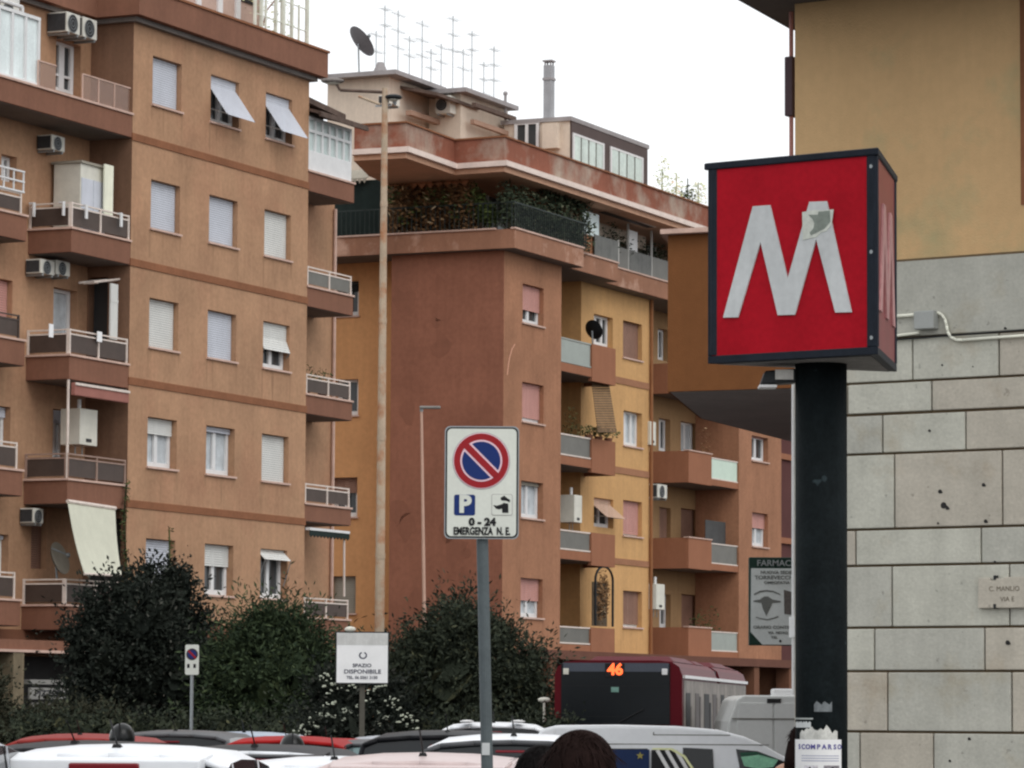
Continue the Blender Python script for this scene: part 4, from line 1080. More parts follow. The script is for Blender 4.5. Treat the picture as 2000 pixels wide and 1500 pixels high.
# attic planting ------------------------------------------------------
M_dry = leafmat('dry_brown_leaves', C(82, 60, 42, 1.3), C(128, 98, 68, 1.3), C(176, 160, 132, 1.4))
M_grn = leafmat('terrace_green_leaves', C(44, 54, 34, 1.3), C(96, 108, 62, 1.3))
M_dkg = leafmat('dark_climber_leaves', C(34, 42, 34, 1.2), C(68, 76, 58, 1.2), C(130, 132, 108, 1.2))
def gx(px, py, x): return F.s(px, py, x)
mb = MB(); mb2 = MB(); random.seed(5)
for k in range(26):
    px = 775 + k * 6.2
    y, _ = F.s(px, 400, 0.35)
    leaves(mb, (0.15 + random.uniform(-.2, .2), y, ZT + 0.70 + random.uniform(-.15, .3)), (0.50, 0.34, random.uniform(.65, 1.0)), random.randint(150, 330), 0.08)
    if k % 4 == 1: leaves(mb2, (0.0, y, ZT + random.uniform(.5, 1.5)), (0.5, 0.3, 0.35), 120, 0.075)
single('terrace_bush', mb2, M_grn, 'green shoots growing through the dried brown hedge of the attic terrace', 'bush', F, (0.0, 3, ZT))
single('climbing_hedge', mb, M_dry, 'dried brown climbing hedge behind the dark bars of the attic terrace', 'hedge', F, (0.35, 2, ZT))
mb = MB()
for k in range(7):
    px = 925 + k * 6
    y, _ = F.s(px, 420, 0.0)
    leaves(mb, (0.0, y, ZT + 0.95 - 0.09 * k), (0.35, 0.3, 0.6 - 0.04 * k), 170, 0.07)
single('terrace_bush', mb, M_grn, 'fresh green bush near the corner of the attic terrace', 'bush', F, (0.0, 0.6, ZT))
mb = MB()
for k in range(24):
    px = 985 + k * 7
    x, _ = F.h(px, 430, -0.1)
    leaves(mb, (x, -0.10, ZT + 0.70 + random.uniform(-.1, .15)), (0.35, 0.32, random.uniform(.6, .9)), random.randint(110, 220), 0.075)
    if k > 10: leaves(mb, (x, 0.0, ZT + 1.55), (0.35, 0.3, 0.3), 90, 0.065)
single('climbing_hedge', mb, M_dkg, 'dark green climbing plants covering the front attic terrace railing', 'hedge', F, (0, 0, ZT))
mb = MB()
for k in range(9):
    px = 1240 + k * 7
    x, _ = F.h(px, 520, 0.9)
    leaves(mb, (x, 0.9, ZT + 0.9), (0.3, 0.2, 0.55), 30, 0.055)
single('terrace_bush', mb, M_dkg, 'dark bush at the right end of the attic terrace beside the orange bay', 'bush', F, (F.h(1240, 520, .9)[0], 0.9, ZT))
yq0, zq0 = F.s(746, 350, 0.2); yq1, _ = F.s(655, 350, 0.2)
single('dark_sheet', MB().box(0.2, 0.24, yq0, yq1, ZT, zq0), mat('dark_green_cloth', (0.018, 0.028, 0.026), 0.9, 0.2, 3.0), 'dark green sheet closing the left end of the attic terrace', 'sheet', F, (0.2, yq0, ZT))
# white sheet, pelmets and poles on the attic terrace
x0, x1, z0, z1 = rct(F, 0.2, 1138, 410, 1170, 455)
single('hanging_sheet', MB().box(x0, x1, 0.2, 0.23, z0, z1), mat('pale_blue_sheet', C(176, 190, 192), 0.95, 0.06, 2.0), 'pale blue white sheet hung on the attic terrace', 'sheet', F, (x0, 0.2, z0))
x0, x1, z0, z1 = rct(F, 0.2, 1138, 456, 1168, 492)
single('cane_screen', MB().box(x0, x1, 0.15, 0.18, z0, z1), M_wood, 'brown cane screen under the pale blue sheet on the attic terrace', 'screen', F, (x0, 0.15, z0))
x0, x1, z0, z1 = rct(F, 0.5, 1240, 448, 1256, 548)
single('curtain', MB().box(x0, x1, 0.7, 0.73, ZT, z1), M_cloth, 'white curtain gathered on the attic terrace', 'curtain', F, (x0, 0.7, ZT))
p0 = F.h(1185, 408, 0.1); p1 = F.h(1280, 442, 0.1)
S = Thing('rolled_awning', 'thin rolled awning with a white bar under the cornice of the attic terrace', 'awning', F, (p0[0], 0.1, p0[1]))
S.part('front_bar', MB().cyl((p0[0], 0.1, p0[1]), (p1[0], 0.1, p1[1]), 0.05, 6), M_rail)
S.part('cassette', MB().box(p0[0], p1[0], 0.15, 0.4, p1[1] - 0.04, p1[1] + 0.12), M_panel)
# awnings over the gable terrace
M_awt = mat('terracotta_awning', C(132, 92, 68), 0.95, 0.1, 2.0, streak=0.1)
def gawn(px0, px1, py_t, py_b, out, label, m):
    ya, za = F.s(px0, py_t, 0.9); yb, _ = F.s(px1, py_t, 0.9); _, zb = F.s(px0, py_b, 0.9 - out)
    S = Thing('awning', label, 'awning', F, (0.9, yb, zb))
    S.part('cloth', MB().hexa([(0.9, yb, za), (0.9 - out, yb, zb), (0.9 - out, ya, zb), (0.9, ya, za)], [(0.9, yb, za + .02), (0.9 - out, yb, zb + .02), (0.9 - out, ya, zb + .02), (0.9, ya, za + .02)]), m)
    v = MB(); n = 10
    for k in range(n):
        a = yb + (ya - yb) * k / n; b = yb + (ya - yb) * (k + 1) / n
        v.quad((0.9 - out - .005, a, zb), (0.9 - out - .005, (a + b) / 2, zb - 0.16), (0.9 - out - .005, b, zb), (0.9 - out - .005, b, zb + .02), (0.9 - out - .005, a, zb + .02))
    S.part('valance', v, m)
    return S
gawn(775, 940, 335, 362, 0.9, 'terracotta awning over the dried hedge of the attic terrace', M_awt)
gawn(650, 742, 336, 352, 0.9, 'grey scalloped awning at the left end of the attic terrace', M_gsh)
# clutter on the front terrace: planters and a folded parasol
for i, (px, y_, l) in enumerate([(1192, 0.4, 'leafy planter on the front attic terrace just right of the pale blue sheet'), (1216, 0.9, 'leafy planter on the front attic terrace left of the white curtain'), (1270, 1.1, 'leafy planter on the front attic terrace right of the white curtain'), (1292, 1.2, 'last leafy planter on the front attic terrace before the orange bay')]):
    pot_plant(F, F.h(px, 500, y_)[0], y_, ZT, 0.42, 1.25, l, m=M_dkg, n=230, s=0.06)
# things on the first balcony stack
c = F.h(1158, 645, 0.35)
dish(F, (c[0], 0.35, c[1]), 0.33, (0.75, -0.2, 0.35), 'black satellite dish on the highest glass balcony', M_black, 0.5)
x0, x1, z0, z1 = rct(F, 0.4, 1122, 966, 1158, 1020)
boiler(F, x0, 0.4, z0, 0.62, z1 - z0, 0.5, 'pale boiler with a dark slot beside the half open shutter')
x0, x1, z0, z1 = rct(F, YY - 0.3, 1279, 822, 1296, 868)
boiler(F, x0 + .1, YY - 0.1, z0, 0.5, z1 - z0, 0.4, 'white boiler right of the brown downpipe on the upper balcony')
x0, x1, z0, z1 = rct(F, YY - 0.1, 1280, 1140, 1306, 1190)
boiler(F, x0 + .1, YY - 0.1, z0, 0.75, z1 - z0, 0.4, 'white boiler right of the brown downpipe on the lowest balcony')
ac_px(F, YY - 0.1, 1285, 945, 1303, 975, 0.4, 'air conditioner right of the brown downpipe under the upper balcony', group=GA)
# brown slatted blind leaning out over a balcony
A0 = F.h(1155, 738, 0.35); B0 = F.h(1188, 738, 0.35); C0 = F.h(1205, 845, -0.35); D0 = F.h(1168, 845, -0.35)
S = Thing('bamboo_blind', 'brown slatted blind leaning out over the planted second balcony', 'blind', F, (A0[0], 0.35, D0[1]))
n = 22
for k in range(n):
    t0, t1 = k / n, (k + 0.85) / n
    def P_(a, b, t): return (a[0] + (b[0] - a[0]) * t, 0.35 - 0.7 * t, a[1] + (b[1] - a[1]) * t)
    a_, b_, c2, d2 = P_(A0, D0, t0), P_(B0, C0, t0), P_(B0, C0, t1), P_(A0, D0, t1)
    S.part('slat', MB().hexa([a_, b_, c2, d2], [(q[0], q[1] + .02, q[2]) for q in (a_, b_, c2, d2)]), mat('bamboo_slat', C(84, 66, 48), 0.8, 0.25, 3.0))
zt2 = F.h(1157, 850, 0)[1]
for i, (dx, l) in enumerate([(0.3, 'bushy plant on the second balcony under the slatted blind, left one'), (1.1, 'bushy plant on the second balcony under the slatted blind, middle one'), (1.9, 'bushy plant on the second balcony under the slatted blind, right one')]):
    pot_plant(F, xg + dx - 0.2, 0.15, zt2 - 0.2, 0.42, 0.35, l, m=leafmat('trailing_leaves', C(70, 76, 44, 1.0), C(140, 134, 96, 1.0)), n=110, s=0.06)
pot_plant(F, xg - 0.6, 0.45, zt2 - 0.75, 0.3, 1.5, 'tall dark plant behind the second glass balcony panel', n=140)
# arched trellis with dead climber on the lowest balcony
x0, x1, z0, z1 = rct(F, 0.05, 1163, 1105, 1197, 1222)
S = Thing('arched_trellis', 'arched trellis full of dried climber on the lowest planted balcony', 'trellis', F, (x0, 0.05, z0))
mb = MB(); n = 14
prev = None
for k in range(n + 1):
    t = math.pi * k / n; q = ((x0 + x1) / 2 - (x1 - x0) / 2 * math.cos(t), 0.05, z1 - 0.45 + 0.45 * math.sin(t))
    if prev: mb.cyl(prev, q, 0.04, 6)
    prev = q
mb.cyl((x0, .05, z0), (x0, .05, z1 - .45), 0.04, 6).cyl((x1, .05, z0), (x1, .05, z1 - .45), 0.04, 6)
S.part('arch', mb, M_black)
S.part('dried_climber', leaves(MB(), ((x0 + x1) / 2, 0.1, (z0 + z1) / 2), ((x1 - x0) * 0.42, 0.12, (z1 - z0) * 0.46), 420, 0.06), M_dry)['kind'] = 'stuff'
S.part('backing', MB().box(x0 + .1, x1 - .1, 0.2, 0.22, z0, z1 - .5), mat('mesh_backing', C(72, 62, 50), 0.9, 0.3, 4.0))
# balcony things on stack two
x0, x1, z0, z1 = rct(F, YC + 0.5, 1378, 1015, 1430, 1066)
S = Thing('balcony_screen', 'dark grey cloth screen on the middle right balcony', 'screen', F, (x0, YC + 0.5, z0))
S.part('cloth', MB().box(x0, x1, YC + 0.5, YC + 0.52, z0 - 0.3, z1), mat('dark_screen_cloth', C(62, 62, 62), 0.9, 0.15, 2.0))
S.part('post', MB().box(x1, x1 + 0.06, YC + 0.48, YC + 0.54, z0 - 0.4, z1), M_grillew)
zt3 = F.h(1345, 880, YC)[1]; zt4 = F.h(1345, 1225, YC)[1]
pot_plant(F, xb1 + 0.7, YC + 0.5, zt3 - 0.8, 0.35, 1.7, 'tall sparse plant on the upper right balcony beside the mint glass', m=M_dry, n=110)
pot_plant(F, xb1 + 0.1, YC + 0.5, zt4 - 0.7, 0.35, 1.2, 'dark pot plant on the lowest right balcony, left one', n=140)
pot_plant(F, xb1 + 1.3, YC + 0.5, zt4 - 0.7, 0.35, 1.4, 'dark pot plant on the lowest right balcony, right one', n=140)

# ================================================================== STONE CORNER BUILDING (right)
F = WF
xc0 = F.h(1552, 1000, 0)[0]; XW1 = xc0 + 9.0
T = Thing('corner_building', 'right hand corner building with travertine block base and ochre plaster above', 'building', F, (xc0, 0, 0))
M_trav = [mat('travertine_%s' % n, C(*c), 0.75, 0.13, 2.2, streak=0.08, bump=0.2, bscale=25, spots=(11.0, 0.69, 0.72), alt=C(*d), altscale=1.3, altamt=0.25) for n, c, d in
          (('grey', (138, 134, 122), (131, 126, 113)), ('warm', (141, 133, 120), (135, 126, 112)), ('pale', (143, 138, 126), (136, 130, 117)))]
M_joint = mat('dark_joint', C(84, 72, 56), 0.95, 0.1, 3.0)
M_ochre = mat('ochre_plaster', C(144, 121, 90), 0.92, 0.06, 0.7, streak=0.05, bump=0.3, bscale=60, alt=C(138, 128, 96), altscale=0.9, altamt=0.4)
def zc_(py, px=1700): return F.h(px, py, 0)[1]
ztop = zc_(513)
T.part('masonry_core', MB().box(xc0 + 0.01, XW1, 0.04, 14, 0, ztop - 0.02), M_joint)
T.part('plaster_wall', MB().box(xc0, XW1, 0.012, 14, ztop + 0.012, 8.499), M_ochre)
T.part('plinth_course', MB().box(xc0 - 0.0, XW1, 0.0, 0.3, ztop - 0.018, ztop + 0.008), M_joint)
courses = [(513, 662, []), (664, 747, [1951]), (749, 808, [1819.6]), (811, 886, [1886]), (888, 1033, [1747, 1957.5]), (1035, 1104, [1671, 1916]),
           (1106, 1225, [1741.8, 1971.4]), (1227, 1310, [1707.7, 1923]), (1312, 1428, [1733.4, 1975.6]), (1430, 1545, [1823])]
random.seed(3)
for i, (pt, pb_, js) in enumerate(courses):
    z1 = zc_(pt) - 0.003; z0 = zc_(pb_) + 0.002
    xs = [F.h(j, pt, 0)[0] for j in js]
    while len(js) > 0 and xs[0] > xc0 + 0.9: xs.insert(0, xs[0] - random.uniform(0.75, 1.0) if xs[0] - xc0 > 1.3 else xc0 + 0.35)
    while xs and xs[-1] < XW1 - 1.6: xs.append(xs[-1] + random.uniform(0.85, 1.3))
    xs = [xc0] + [v for v in xs if xc0 + 0.1 < v < XW1 - 0.2] + [XW1]
    if i == 0: xs = [xc0, XW1]
    for a, b in zip(xs[:-1], xs[1:]):
        g_ = 0.008
        y = -random.uniform(0, 0.006)
        T.part('stone_block', MB().box(a + g_ * (a > xc0), b - g_, y, 0.3, z0 + 0.004, z1 - 0.004), M_trav[(i * 2 + int(a * 3)) % 3], bevel=0.008)
k = 0
z = zc_(1545) 
while z > 0.25:            # the courses go on down to the pavement
    h = min(0.52, z - 0.02); x = xc0 + (0.4 if k % 2 else 0)
    if k % 2: T.part('stone_block', MB().box(xc0, x - 0.011, 0, 0.3, z - h, z - 0.012), M_trav[k % 3], bevel=0.008)
    while x < XW1 - 0.1:
        x2 = min(x + 1.1, XW1); T.part('stone_block', MB().box(x, x2 - 0.014, 0, 0.3, z - h, z - 0.012), M_trav[(k + int(x)) % 3], bevel=0.008); x = x2
    z -= h; k += 1
# chips and drilled holes
for (px, py, r) in [(1968, 1255, .022), (1843, 987, .03), (1836, 960, .02), (1850, 992, .018), (1921, 947, .018), (1925, 1018, .018), (1832, 1022, .01), (1815, 841, .012), (1943, 1097, .01), (1855, 1486, .012), (1893, 1443, .014), (1963, 641, .012), (1840, 713, .01), (1900, 716, .007)]:
    x, z = F.h(px, py, -0.006)
    T.part('stone_pit', MB().cyl((x, -0.0085, z), (x, -0.001, z), r, 9).cyl((x + r * .8, -0.0082, z - r * .4), (x + r * .8, -0.001, z - r * .4), r * 0.55, 7), M_dark)
# recessed strip on the plaster at the far right, side band
x0, z0 = F.h(1994, 400, 0); 
T.part('pilaster_recess', MB().box(x0, x0 + 0.3, 0.0, 0.011, z0, 8.499), M_str)
# roof eave wrapping round the corner
e1, e2 = F.inv(zp(1441, 0, 8.5)), F.inv(zp(1541, 56, 8.5))
dx, dy = e2[0] - e1[0], e2[1] - e1[1]
p1 = (e1[0] - dx * 0.6, e1[1] - dy * 0.6)
T.part('eave', MB().prism([p1, (XW1, p1[1]), (XW1, 14), (xc0 + 0.5, 14), (e2[0] + dx * 0.02, e2[1] + dy * 0.02)], 8.5, 8.75), mat('dark_eave', C(74, 70, 68), 0.9, 0.12, 1.5))
# pipe along the corner
yb_ = 0.35
def xpx(px, py, y): return F.h(px, py, y)[0]
xa = xpx(1545.5, 200, yb_)
T.part('downpipe', MB().cyl((xa, yb_, F.h(1546, 300, yb_)[1] - 1.2), (xa, yb_, 8.5), 0.022, 8), mat('pinkish_pipe', C(140, 100, 96), 0.6, 0.1, 3.0))
T.part('pipe_box', MB().box(xa - 0.05, xa + 0.04, yb_ - 0.05, yb_ + 0.1, F.h(1540, 228, yb_)[1], F.h(1540, 112, yb_)[1]), mat('dark_pipe_box', C(62, 50, 54), 0.7, 0.1, 3.0), bevel=0.01)
xa = xpx(1549.5, 1000, 0.1)
T.part('white_downpipe', MB().cyl((xa, 0.1, F.h(1549, 1358, 0.1)[1]), (xa, 0.1, F.h(1549, 735, 0.1)[1]), 0.017, 8).box(xa - .03, xa + .03, 0.07, 0.13, F.h(1549, 1245, .1)[1], F.h(1549, 1205, .1)[1]), M_white)
# junction box and conduits
x0, x1, z0, z1 = rct(F, -0.1, 1785, 608, 1824, 644)
J = Thing('junction_box', 'grey plastic junction box with white conduits on the pale stone', 'junction box', F, (x0, -0.01, z0))
J.part('box', MB().box(x0, x1, -0.11, -0.004, z0, z1), mat('grey_plastic', C(124, 126, 124), 0.5, 0.05, 4.0), bevel=0.012)
M_cond = mat('white_conduit', C(192, 186, 174), 0.5, 0.08, 5.0)
def pz(px, py): x, z = F.h(px, py, -0.03); return (x, -0.03, z)
J.part('conduit', MB().tube([pz(1740, 618), pz(1785, 615)], 0.016, 8), M_cond)
J.part('conduit', MB().tube([pz(1740, 657), pz(1795, 650)], 0.013, 8), M_cond)
J.part('conduit', MB().tube([pz(1824, 611), pz(1832, 611), pz(1840, 615), pz(1846, 624), pz(1849, 636), pz(1851, 648), pz(1857, 658), pz(1868, 664), pz(1880, 664), pz(2060, 651)], 0.014, 8), M_cond, smooth=True)
J.part('cable', MB().tube([pz(1740, 664), pz(2060, 640)], 0.008, 6), M_black)
# marble street plaque
x0, x1, z0, z1 = rct(F, -0.05, 1909, 1128, 2030, 1188)
P = Thing('street_plaque', 'worn marble street name plaque with faint letters on the travertine wall', 'plaque', F, (x0, -0.01, z0))
ppoly = [(x0, z0), (x1, z0), (x1, z1), (x0 + .27, z1), (x0 + .26, z1 - 0.012), (x0 + .18, z1 - 0.01), (x0 + .17, z1 - .03), (x0 + .13, z1 - 0.03), (x0 + .125, z1 - .005), (x0 + .01, z1 - .005)]
P.part('slab', MB().sheet(ppoly, -0.05, -0.008), M_trav[1], bevel=0.006)
M_fade = mat('faded_letters', C(92, 86, 76), 0.9, 0.3, 8.0)
text_part('lettering', 'C. MANLIO', 0.062, M_fade, P.o, Matrix.Translation((0.27, -0.042, (z1 - z0) * 0.62)) @ UPRIGHT, extrude=0.001)
text_part('lettering', 'VIA E', 0.062, M_fade, P.o, Matrix.Translation((0.30, -0.042, (z1 - z0) * 0.28)) @ UPRIGHT, extrude=0.001)
for (px, py) in [(1943, 1128), (1943, 1184)]:
    x, z = F.h(px, py, -0.05)
    P.part('fixing_clamp', MB().box(x - 0.012, x + 0.012, -0.056, -0.002, z - 0.02, z + 0.02), M_black)

# ================================================================== PROJECTING ORANGE-BROWN BAY
zb = zp(1312, 767, 6.49)
d0 = 55.0
Zb = at(1312, 767, d0).z
q = [zp(1304, 765, Zb), zp(1367, 817, Zb), zp(1547, 863, Zb)]
near_r = Vector((q[0].x + 5.5, q[0].y - 2.4, 0))
poly = [(q[0].x, q[0].y), (near_r.x, near_r.y), (q[2].x + 6, q[2].y), (q[2].x, q[2].y), (q[1].x, q[1].y)]
Zt = at(1304, 462, d0).z
B_ = Thing('projecting_bay', 'brown orange overhanging upper floor jutting out beyond the stone corner with a dark underside', 'building', WORLD, (q[0].x, q[0].y, 0))
B_.part('wall', MB().prism(poly, Zb, Zt), mat('brown_orange_plaster', C(112, 74, 46), 0.9, 0.08, 0.5, streak=0.08, bump=0.2))
cpx, cpy = sum(v[0] for v in poly) / 5, sum(v[1] for v in poly) / 5
B_.part('soffit', MB().prism([(x + (cpx - x) * .012, y + (cpy - y) * .012) for x, y in poly], Zb - .006, Zb - .002), mat('dark_soffit', C(138, 132, 126), 0.9, 0.12, 0.8))
po = [(q[0].x - 0.12, q[0].y - 0.12), (near_r.x, near_r.y - 0.12), (near_r.x, near_r.y + 2), (q[2].x, q[2].y), (q[1].x - .12, q[1].y)]
B_.part('roof_flashing', MB().prism(po, Zt, Zt + 0.07), M_cope)
low = [(near_r.x - 2.3, near_r.y + 1.5), (near_r.x + 3, near_r.y + 1.5), (q[2].x + 7, q[2].y + 3), (q[2].x + 1.2, q[2].y + 3)]
B_.part('lower_wall', MB().prism(low, 0, Zb - 0.008), MATS['maroon_plaster'])
# flat roofed block behind it
a = RF.h(1354, 400, 6)[0]
zt_ = RF.h(1356, 401, 6)[1]
H_ = Thing('background_building', 'dark flat roofed upper wall with a white edge glimpsed left of the metro sign', 'building', RF, (a, 6, 0))
H_.part('wall', MB().box(a, a + 9, 6.6, 14, 0, zt_ - 0.3), mat('grey_brown_wall', C(92, 86, 80), 0.9, 0.15, 1.0))
H_.part('roof_edge', MB().box(a - 0.1, a + 9, 6.4, 14, zt_ - 0.16, zt_ - 0.0), M_cope)
H_.part('roof_band', MB().box(a, a + 9, 6.5, 14, zt_ - 0.298, zt_ - 0.162), M_black)

# ================================================================== METRO SIGN
cn = at(1713, 1000, 22.0); cl = at(1383, 1000, 22.66); cr = at(1750, 1000, 23.12)
ztop_ = at(1713, 292, 22.0).z; zbot_ = at(1713, 692, 22.0).z
cn, cl, cr = [Vector((p.x, p.y, 0)) for p in (cn, cl, cr)]
ctr = (cn + cl + cr) / 3
pole_c = at(1604, 1100, 22.6)
ctrp = Vector((pole_c.x, 22.6, 0))
MS = Thing('metro_sign', 'three sided red metro sign box with white letter M on a thick dark round pole', 'sign', WORLD, (ctrp.x, ctrp.y, 0.13))
M_frame = mat('dark_blue_grey_frame', (0.014, 0.018, 0.026), 0.5, 0.25, 6.0, spec=0.1)
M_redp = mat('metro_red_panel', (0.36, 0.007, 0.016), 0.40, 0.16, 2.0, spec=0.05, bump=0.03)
M_mwhite = mat('metro_letter_white', C(168, 166, 168), 0.4, 0.10, 2.0, streak=0.12)
tri = [cl, cn, cr]
def inner(tri, d):
    c = sum(tri, Vector()) / 3
    return [p + (c - p).normalized() * d for p in tri]
def tp(t): return [(p.x, p.y) for p in t]
th = 0.045
MS.part('top_cap', MB().prism(tp(inner(tri, -0.03)), ztop_ - 0.035, ztop_ + 0.01), M_frame, bevel=0.008)
MS.part('base_plate', MB().prism(tp(inner(tri, 0.0)), zbot_, zbot_ + 0.05), M_frame, bevel=0.006)
MS.part('underside', MB().prism(tp(inner(tri, 0.07)), zbot_ - 0.006, zbot_ - 0.001), mat('underside_grey', C(96, 94, 92), 0.8, 0.3, 5.0))
MS.part('core', MB().prism(tp(inner(tri, 0.12)), zbot_ + 0.051, ztop_ - 0.04), M_black)
for p in tri:
    c = sum(tri, Vector()) / 3; q_ = p + (c - p).normalized() * 0.042
    MS.part('corner_frame', MB().cyl((q_.x, q_.y, zbot_ + 0.05), (q_.x, q_.y, ztop_ - 0.036), 0.036, 10), M_frame)
Mpx = [(163, 1082), (337, 430), (437, 423), (541, 855), (668, 404), (770, 400), (915, 1050), (820, 1052), (708, 620), (583, 1065), (483, 1068), (382, 638), (250, 1080)]
M_redd = mat('metro_red_shaded', (0.20, 0.035, 0.04), 0.35, 0.2, 2.0, spec=0.2)  # second red for the side faces, their dimmer light put into the colour
M_mdim = mat('metro_letter_shaded', C(142, 104, 104), 0.4, 0.2, 2.0, streak=0.3)  # side letter's shade and pinkish reflection put into its colour
def face(a, b, n_, letters):
    """panel between two corners; a is seen on the left"""
    d = (b - a); L = d.length; d.normalize(); nrm = Vector((d.y, -d.x, 0))
    M = Matrix(((d.x, -nrm.x, 0, a.x - ctrp.x), (d.y, -nrm.y, 0, a.y - ctrp.y), (0, 0, 1, -0.13), (0, 0, 0, 1)))
    def loc_o(o): o.matrix_local = M
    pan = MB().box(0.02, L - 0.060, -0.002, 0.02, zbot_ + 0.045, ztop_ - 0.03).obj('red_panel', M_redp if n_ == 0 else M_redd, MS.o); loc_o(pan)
    fr_ = MB().box(0.0, L, -0.008, 0.02, zbot_ + 0.0, zbot_ + 0.046).box(L - 0.062, L, -0.008, 0.021, zbot_ + 0.046, ztop_ - 0.036).box(0.0, 0.024, -0.0081, 0.021, zbot_ + 0.046, ztop_ - 0.036)
    o = fr_.obj('panel_frame', M_frame, MS.o, bevel=0.004); loc_o(o)
    Ff = Fr(cl.x, cl.y, math.degrees(math.atan2((cn - cl).x, (cn - cl).y)))
    pts_ = [Ff.h(1360 + u / 3, 260 + v / 3, 0) for u, v in Mpx]
    pl = [(x, z) for x, z in pts_]
    m = MB()
    # letter as four strokes joined into one outline
    m.sheet(pl, -0.014, -0.0025)
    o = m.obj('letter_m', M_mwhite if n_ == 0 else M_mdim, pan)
    for (hx, hz) in ((L - .03, ztop_ - .1), (L - .03, (ztop_ + zbot_) / 2), (L - .03, zbot_ + .1)):
        o = MB().cyl((hx, -0.012, hz), (hx, -0.007, hz), 0.012, 8).obj('screw', M_steel, MS.o); loc_o(o)
    return pan, Ff
pan, Ff = face(cl, cn, 0, True)
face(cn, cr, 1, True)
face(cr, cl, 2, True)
zpl = zbot_ - 0.002
M_polem = mat('dark_painted_pole', (0.007, 0.010, 0.011), 0.7, 0.35, 3.0, spec=0.06, streak=0.2, spots=(9.0, 0.70, 3.5), bump=0.2)
MS.part('pole', MB().cyl((ctrp.x, ctrp.y, 0.16), (ctrp.x, ctrp.y, zpl), 0.158, 32), M_polem, smooth=False)
for p in MS.o.children:
    if p.name.startswith('pole'):
        for f in p.data.polygons: f.use_smooth = len(f.vertices) == 4
MS.part('foot_flange', MB().cyl((ctrp.x, ctrp.y, 0.13), (ctrp.x, ctrp.y, 0.16), 0.26, 24), M_polem)
# torn sticker on the M
pl = [Ff.h(1360 + u / 3, 260 + v / 3, 0) for u, v in [(628, 465), (700, 452), (740, 455), (812, 448), (800, 540), (770, 575), (735, 585), (715, 610), (632, 628)]]
def stk(poly, y0, y1, m, name, label):
    o = MB().sheet(poly, y0, y1).obj(name, m, None)
    o.matrix_world = Ff.M; o['label'] = label; o['category'] = 'sticker'
    return o
S_ = Thing('sticker', 'torn pale sticker with a grey green shape on the right peak of the letter M', 'sticker', Ff, (pl[0][0], -0.015, pl[0][1]))
S_.part('paper', MB().sheet([(x, z) for x, z in pl], -0.0165, -0.0145), mat('sticker_paper', C(150, 153, 146), 0.8, 0.15, 20.0))
pl2 = [Ff.h(1360 + u / 3, 260 + v / 3, 0) for u, v in [(665, 480), (720, 480), (725, 462), (790, 455), (795, 520), (760, 560), (720, 580), (680, 600), (672, 585), (695, 560), (700, 530), (690, 505)]]
S_.part('grey_print', MB().sheet([(x, z) for x, z in pl2], -0.0182, -0.0168), mat('sticker_print', C(96, 102, 96), 0.8, 0.2, 20.0))
# floodlight left of the pole under the box
c = at(1516, 738, 22.6)
FLt = Thing('floodlight', 'small black floodlight with a pale rim under the left side of the metro sign box', 'light', WORLD, tuple(c))
r = FLt.part('housing', MB().hexa([(c.x - .10, c.y - .05, c.z - .045), (c.x + .12, c.y - .05, c.z - .03), (c.x + .12, c.y + .1, c.z - .03), (c.x - .10, c.y + .1, c.z - .045)], [(c.x - .07, c.y - .04, c.z + .04), (c.x + .12, c.y - .04, c.z + .055), (c.x + .12, c.y + .1, c.z + .055), (c.x - .07, c.y + .1, c.z + .04)]), M_black, bevel=0.01)
FLt.part('rim', MB().box(c.x - .105, c.x + .0, c.y - .06, c.y + .1, c.z - .062, c.z - .047), M_white)
FLt.part('lamp_glass', MB().box(c.x - .01, c.x + .10, c.y - .06, c.y - .051, c.z - .015, c.z + .045), mat('lamp_glass', C(140, 138, 134), 0.2, 0.2, 10.0))
FLt.part('bracket', MB().cyl((c.x + .1, c.y + .03, c.z), (ctrp.x - .14, c.y, c.z), 0.02, 8), M_black)
# posters and torn paper on the pole (curved round it)
def curved(px0, px1, py0, py1, r, edge=None, seg=14):
    """sheet wrapped round the pole between two sight-line columns"""
    def ang(px):
        x = at(px, 1400, ctrp.y - 0.15).x - ctrp.x
        return math.asin(max(-0.99, min(0.99, x / r)))
    a0, a1 = ang(px0), ang(px1); z1 = at(px0, py0, ctrp.y - 0.15).z; z0 = at(px0, py1, ctrp.y - 0.15).z
    rows = []
    for j, zz in ((0, z1), (1, z0)):
        row = []
        for k in range(seg + 1):
            a = a0 + (a1 - a0) * k / seg; z = zz
            if j == 0 and edge: z = zz + edge[k % len(edge)]
            row.append((ctrp.x + r * math.sin(a), ctrp.y - r * math.cos(a), z))
        rows.append(row)
    return MB().grid(rows), (a0, a1, z0, z1)
def on_pole(a, z, r): return Matrix.Translation((ctrp.x + r * math.sin(a), ctrp.y - r * math.cos(a), z)) @ Matrix.Rotation(a, 4, 'Z') @ UPRIGHT
M_paper = mat('poster_paper', C(198, 196, 212), 0.8, 0.05, 8.0)
M_blueink = mat('poster_blue_ink', C(62, 60, 110), 0.8, 0.1, 20.0)
g, (a0, a1, z0, z1) = curved(1548, 1644, 1444, 1600, 0.1625)
PO = Thing('missing_poster', 'missing person poster headed SCOMPARSO taped to the metro sign pole', 'poster', WORLD, (ctrp.x, ctrp.y, z0))
PO.part('paper', g, M_paper, smooth=True)
word = 'SCOMPARSO'
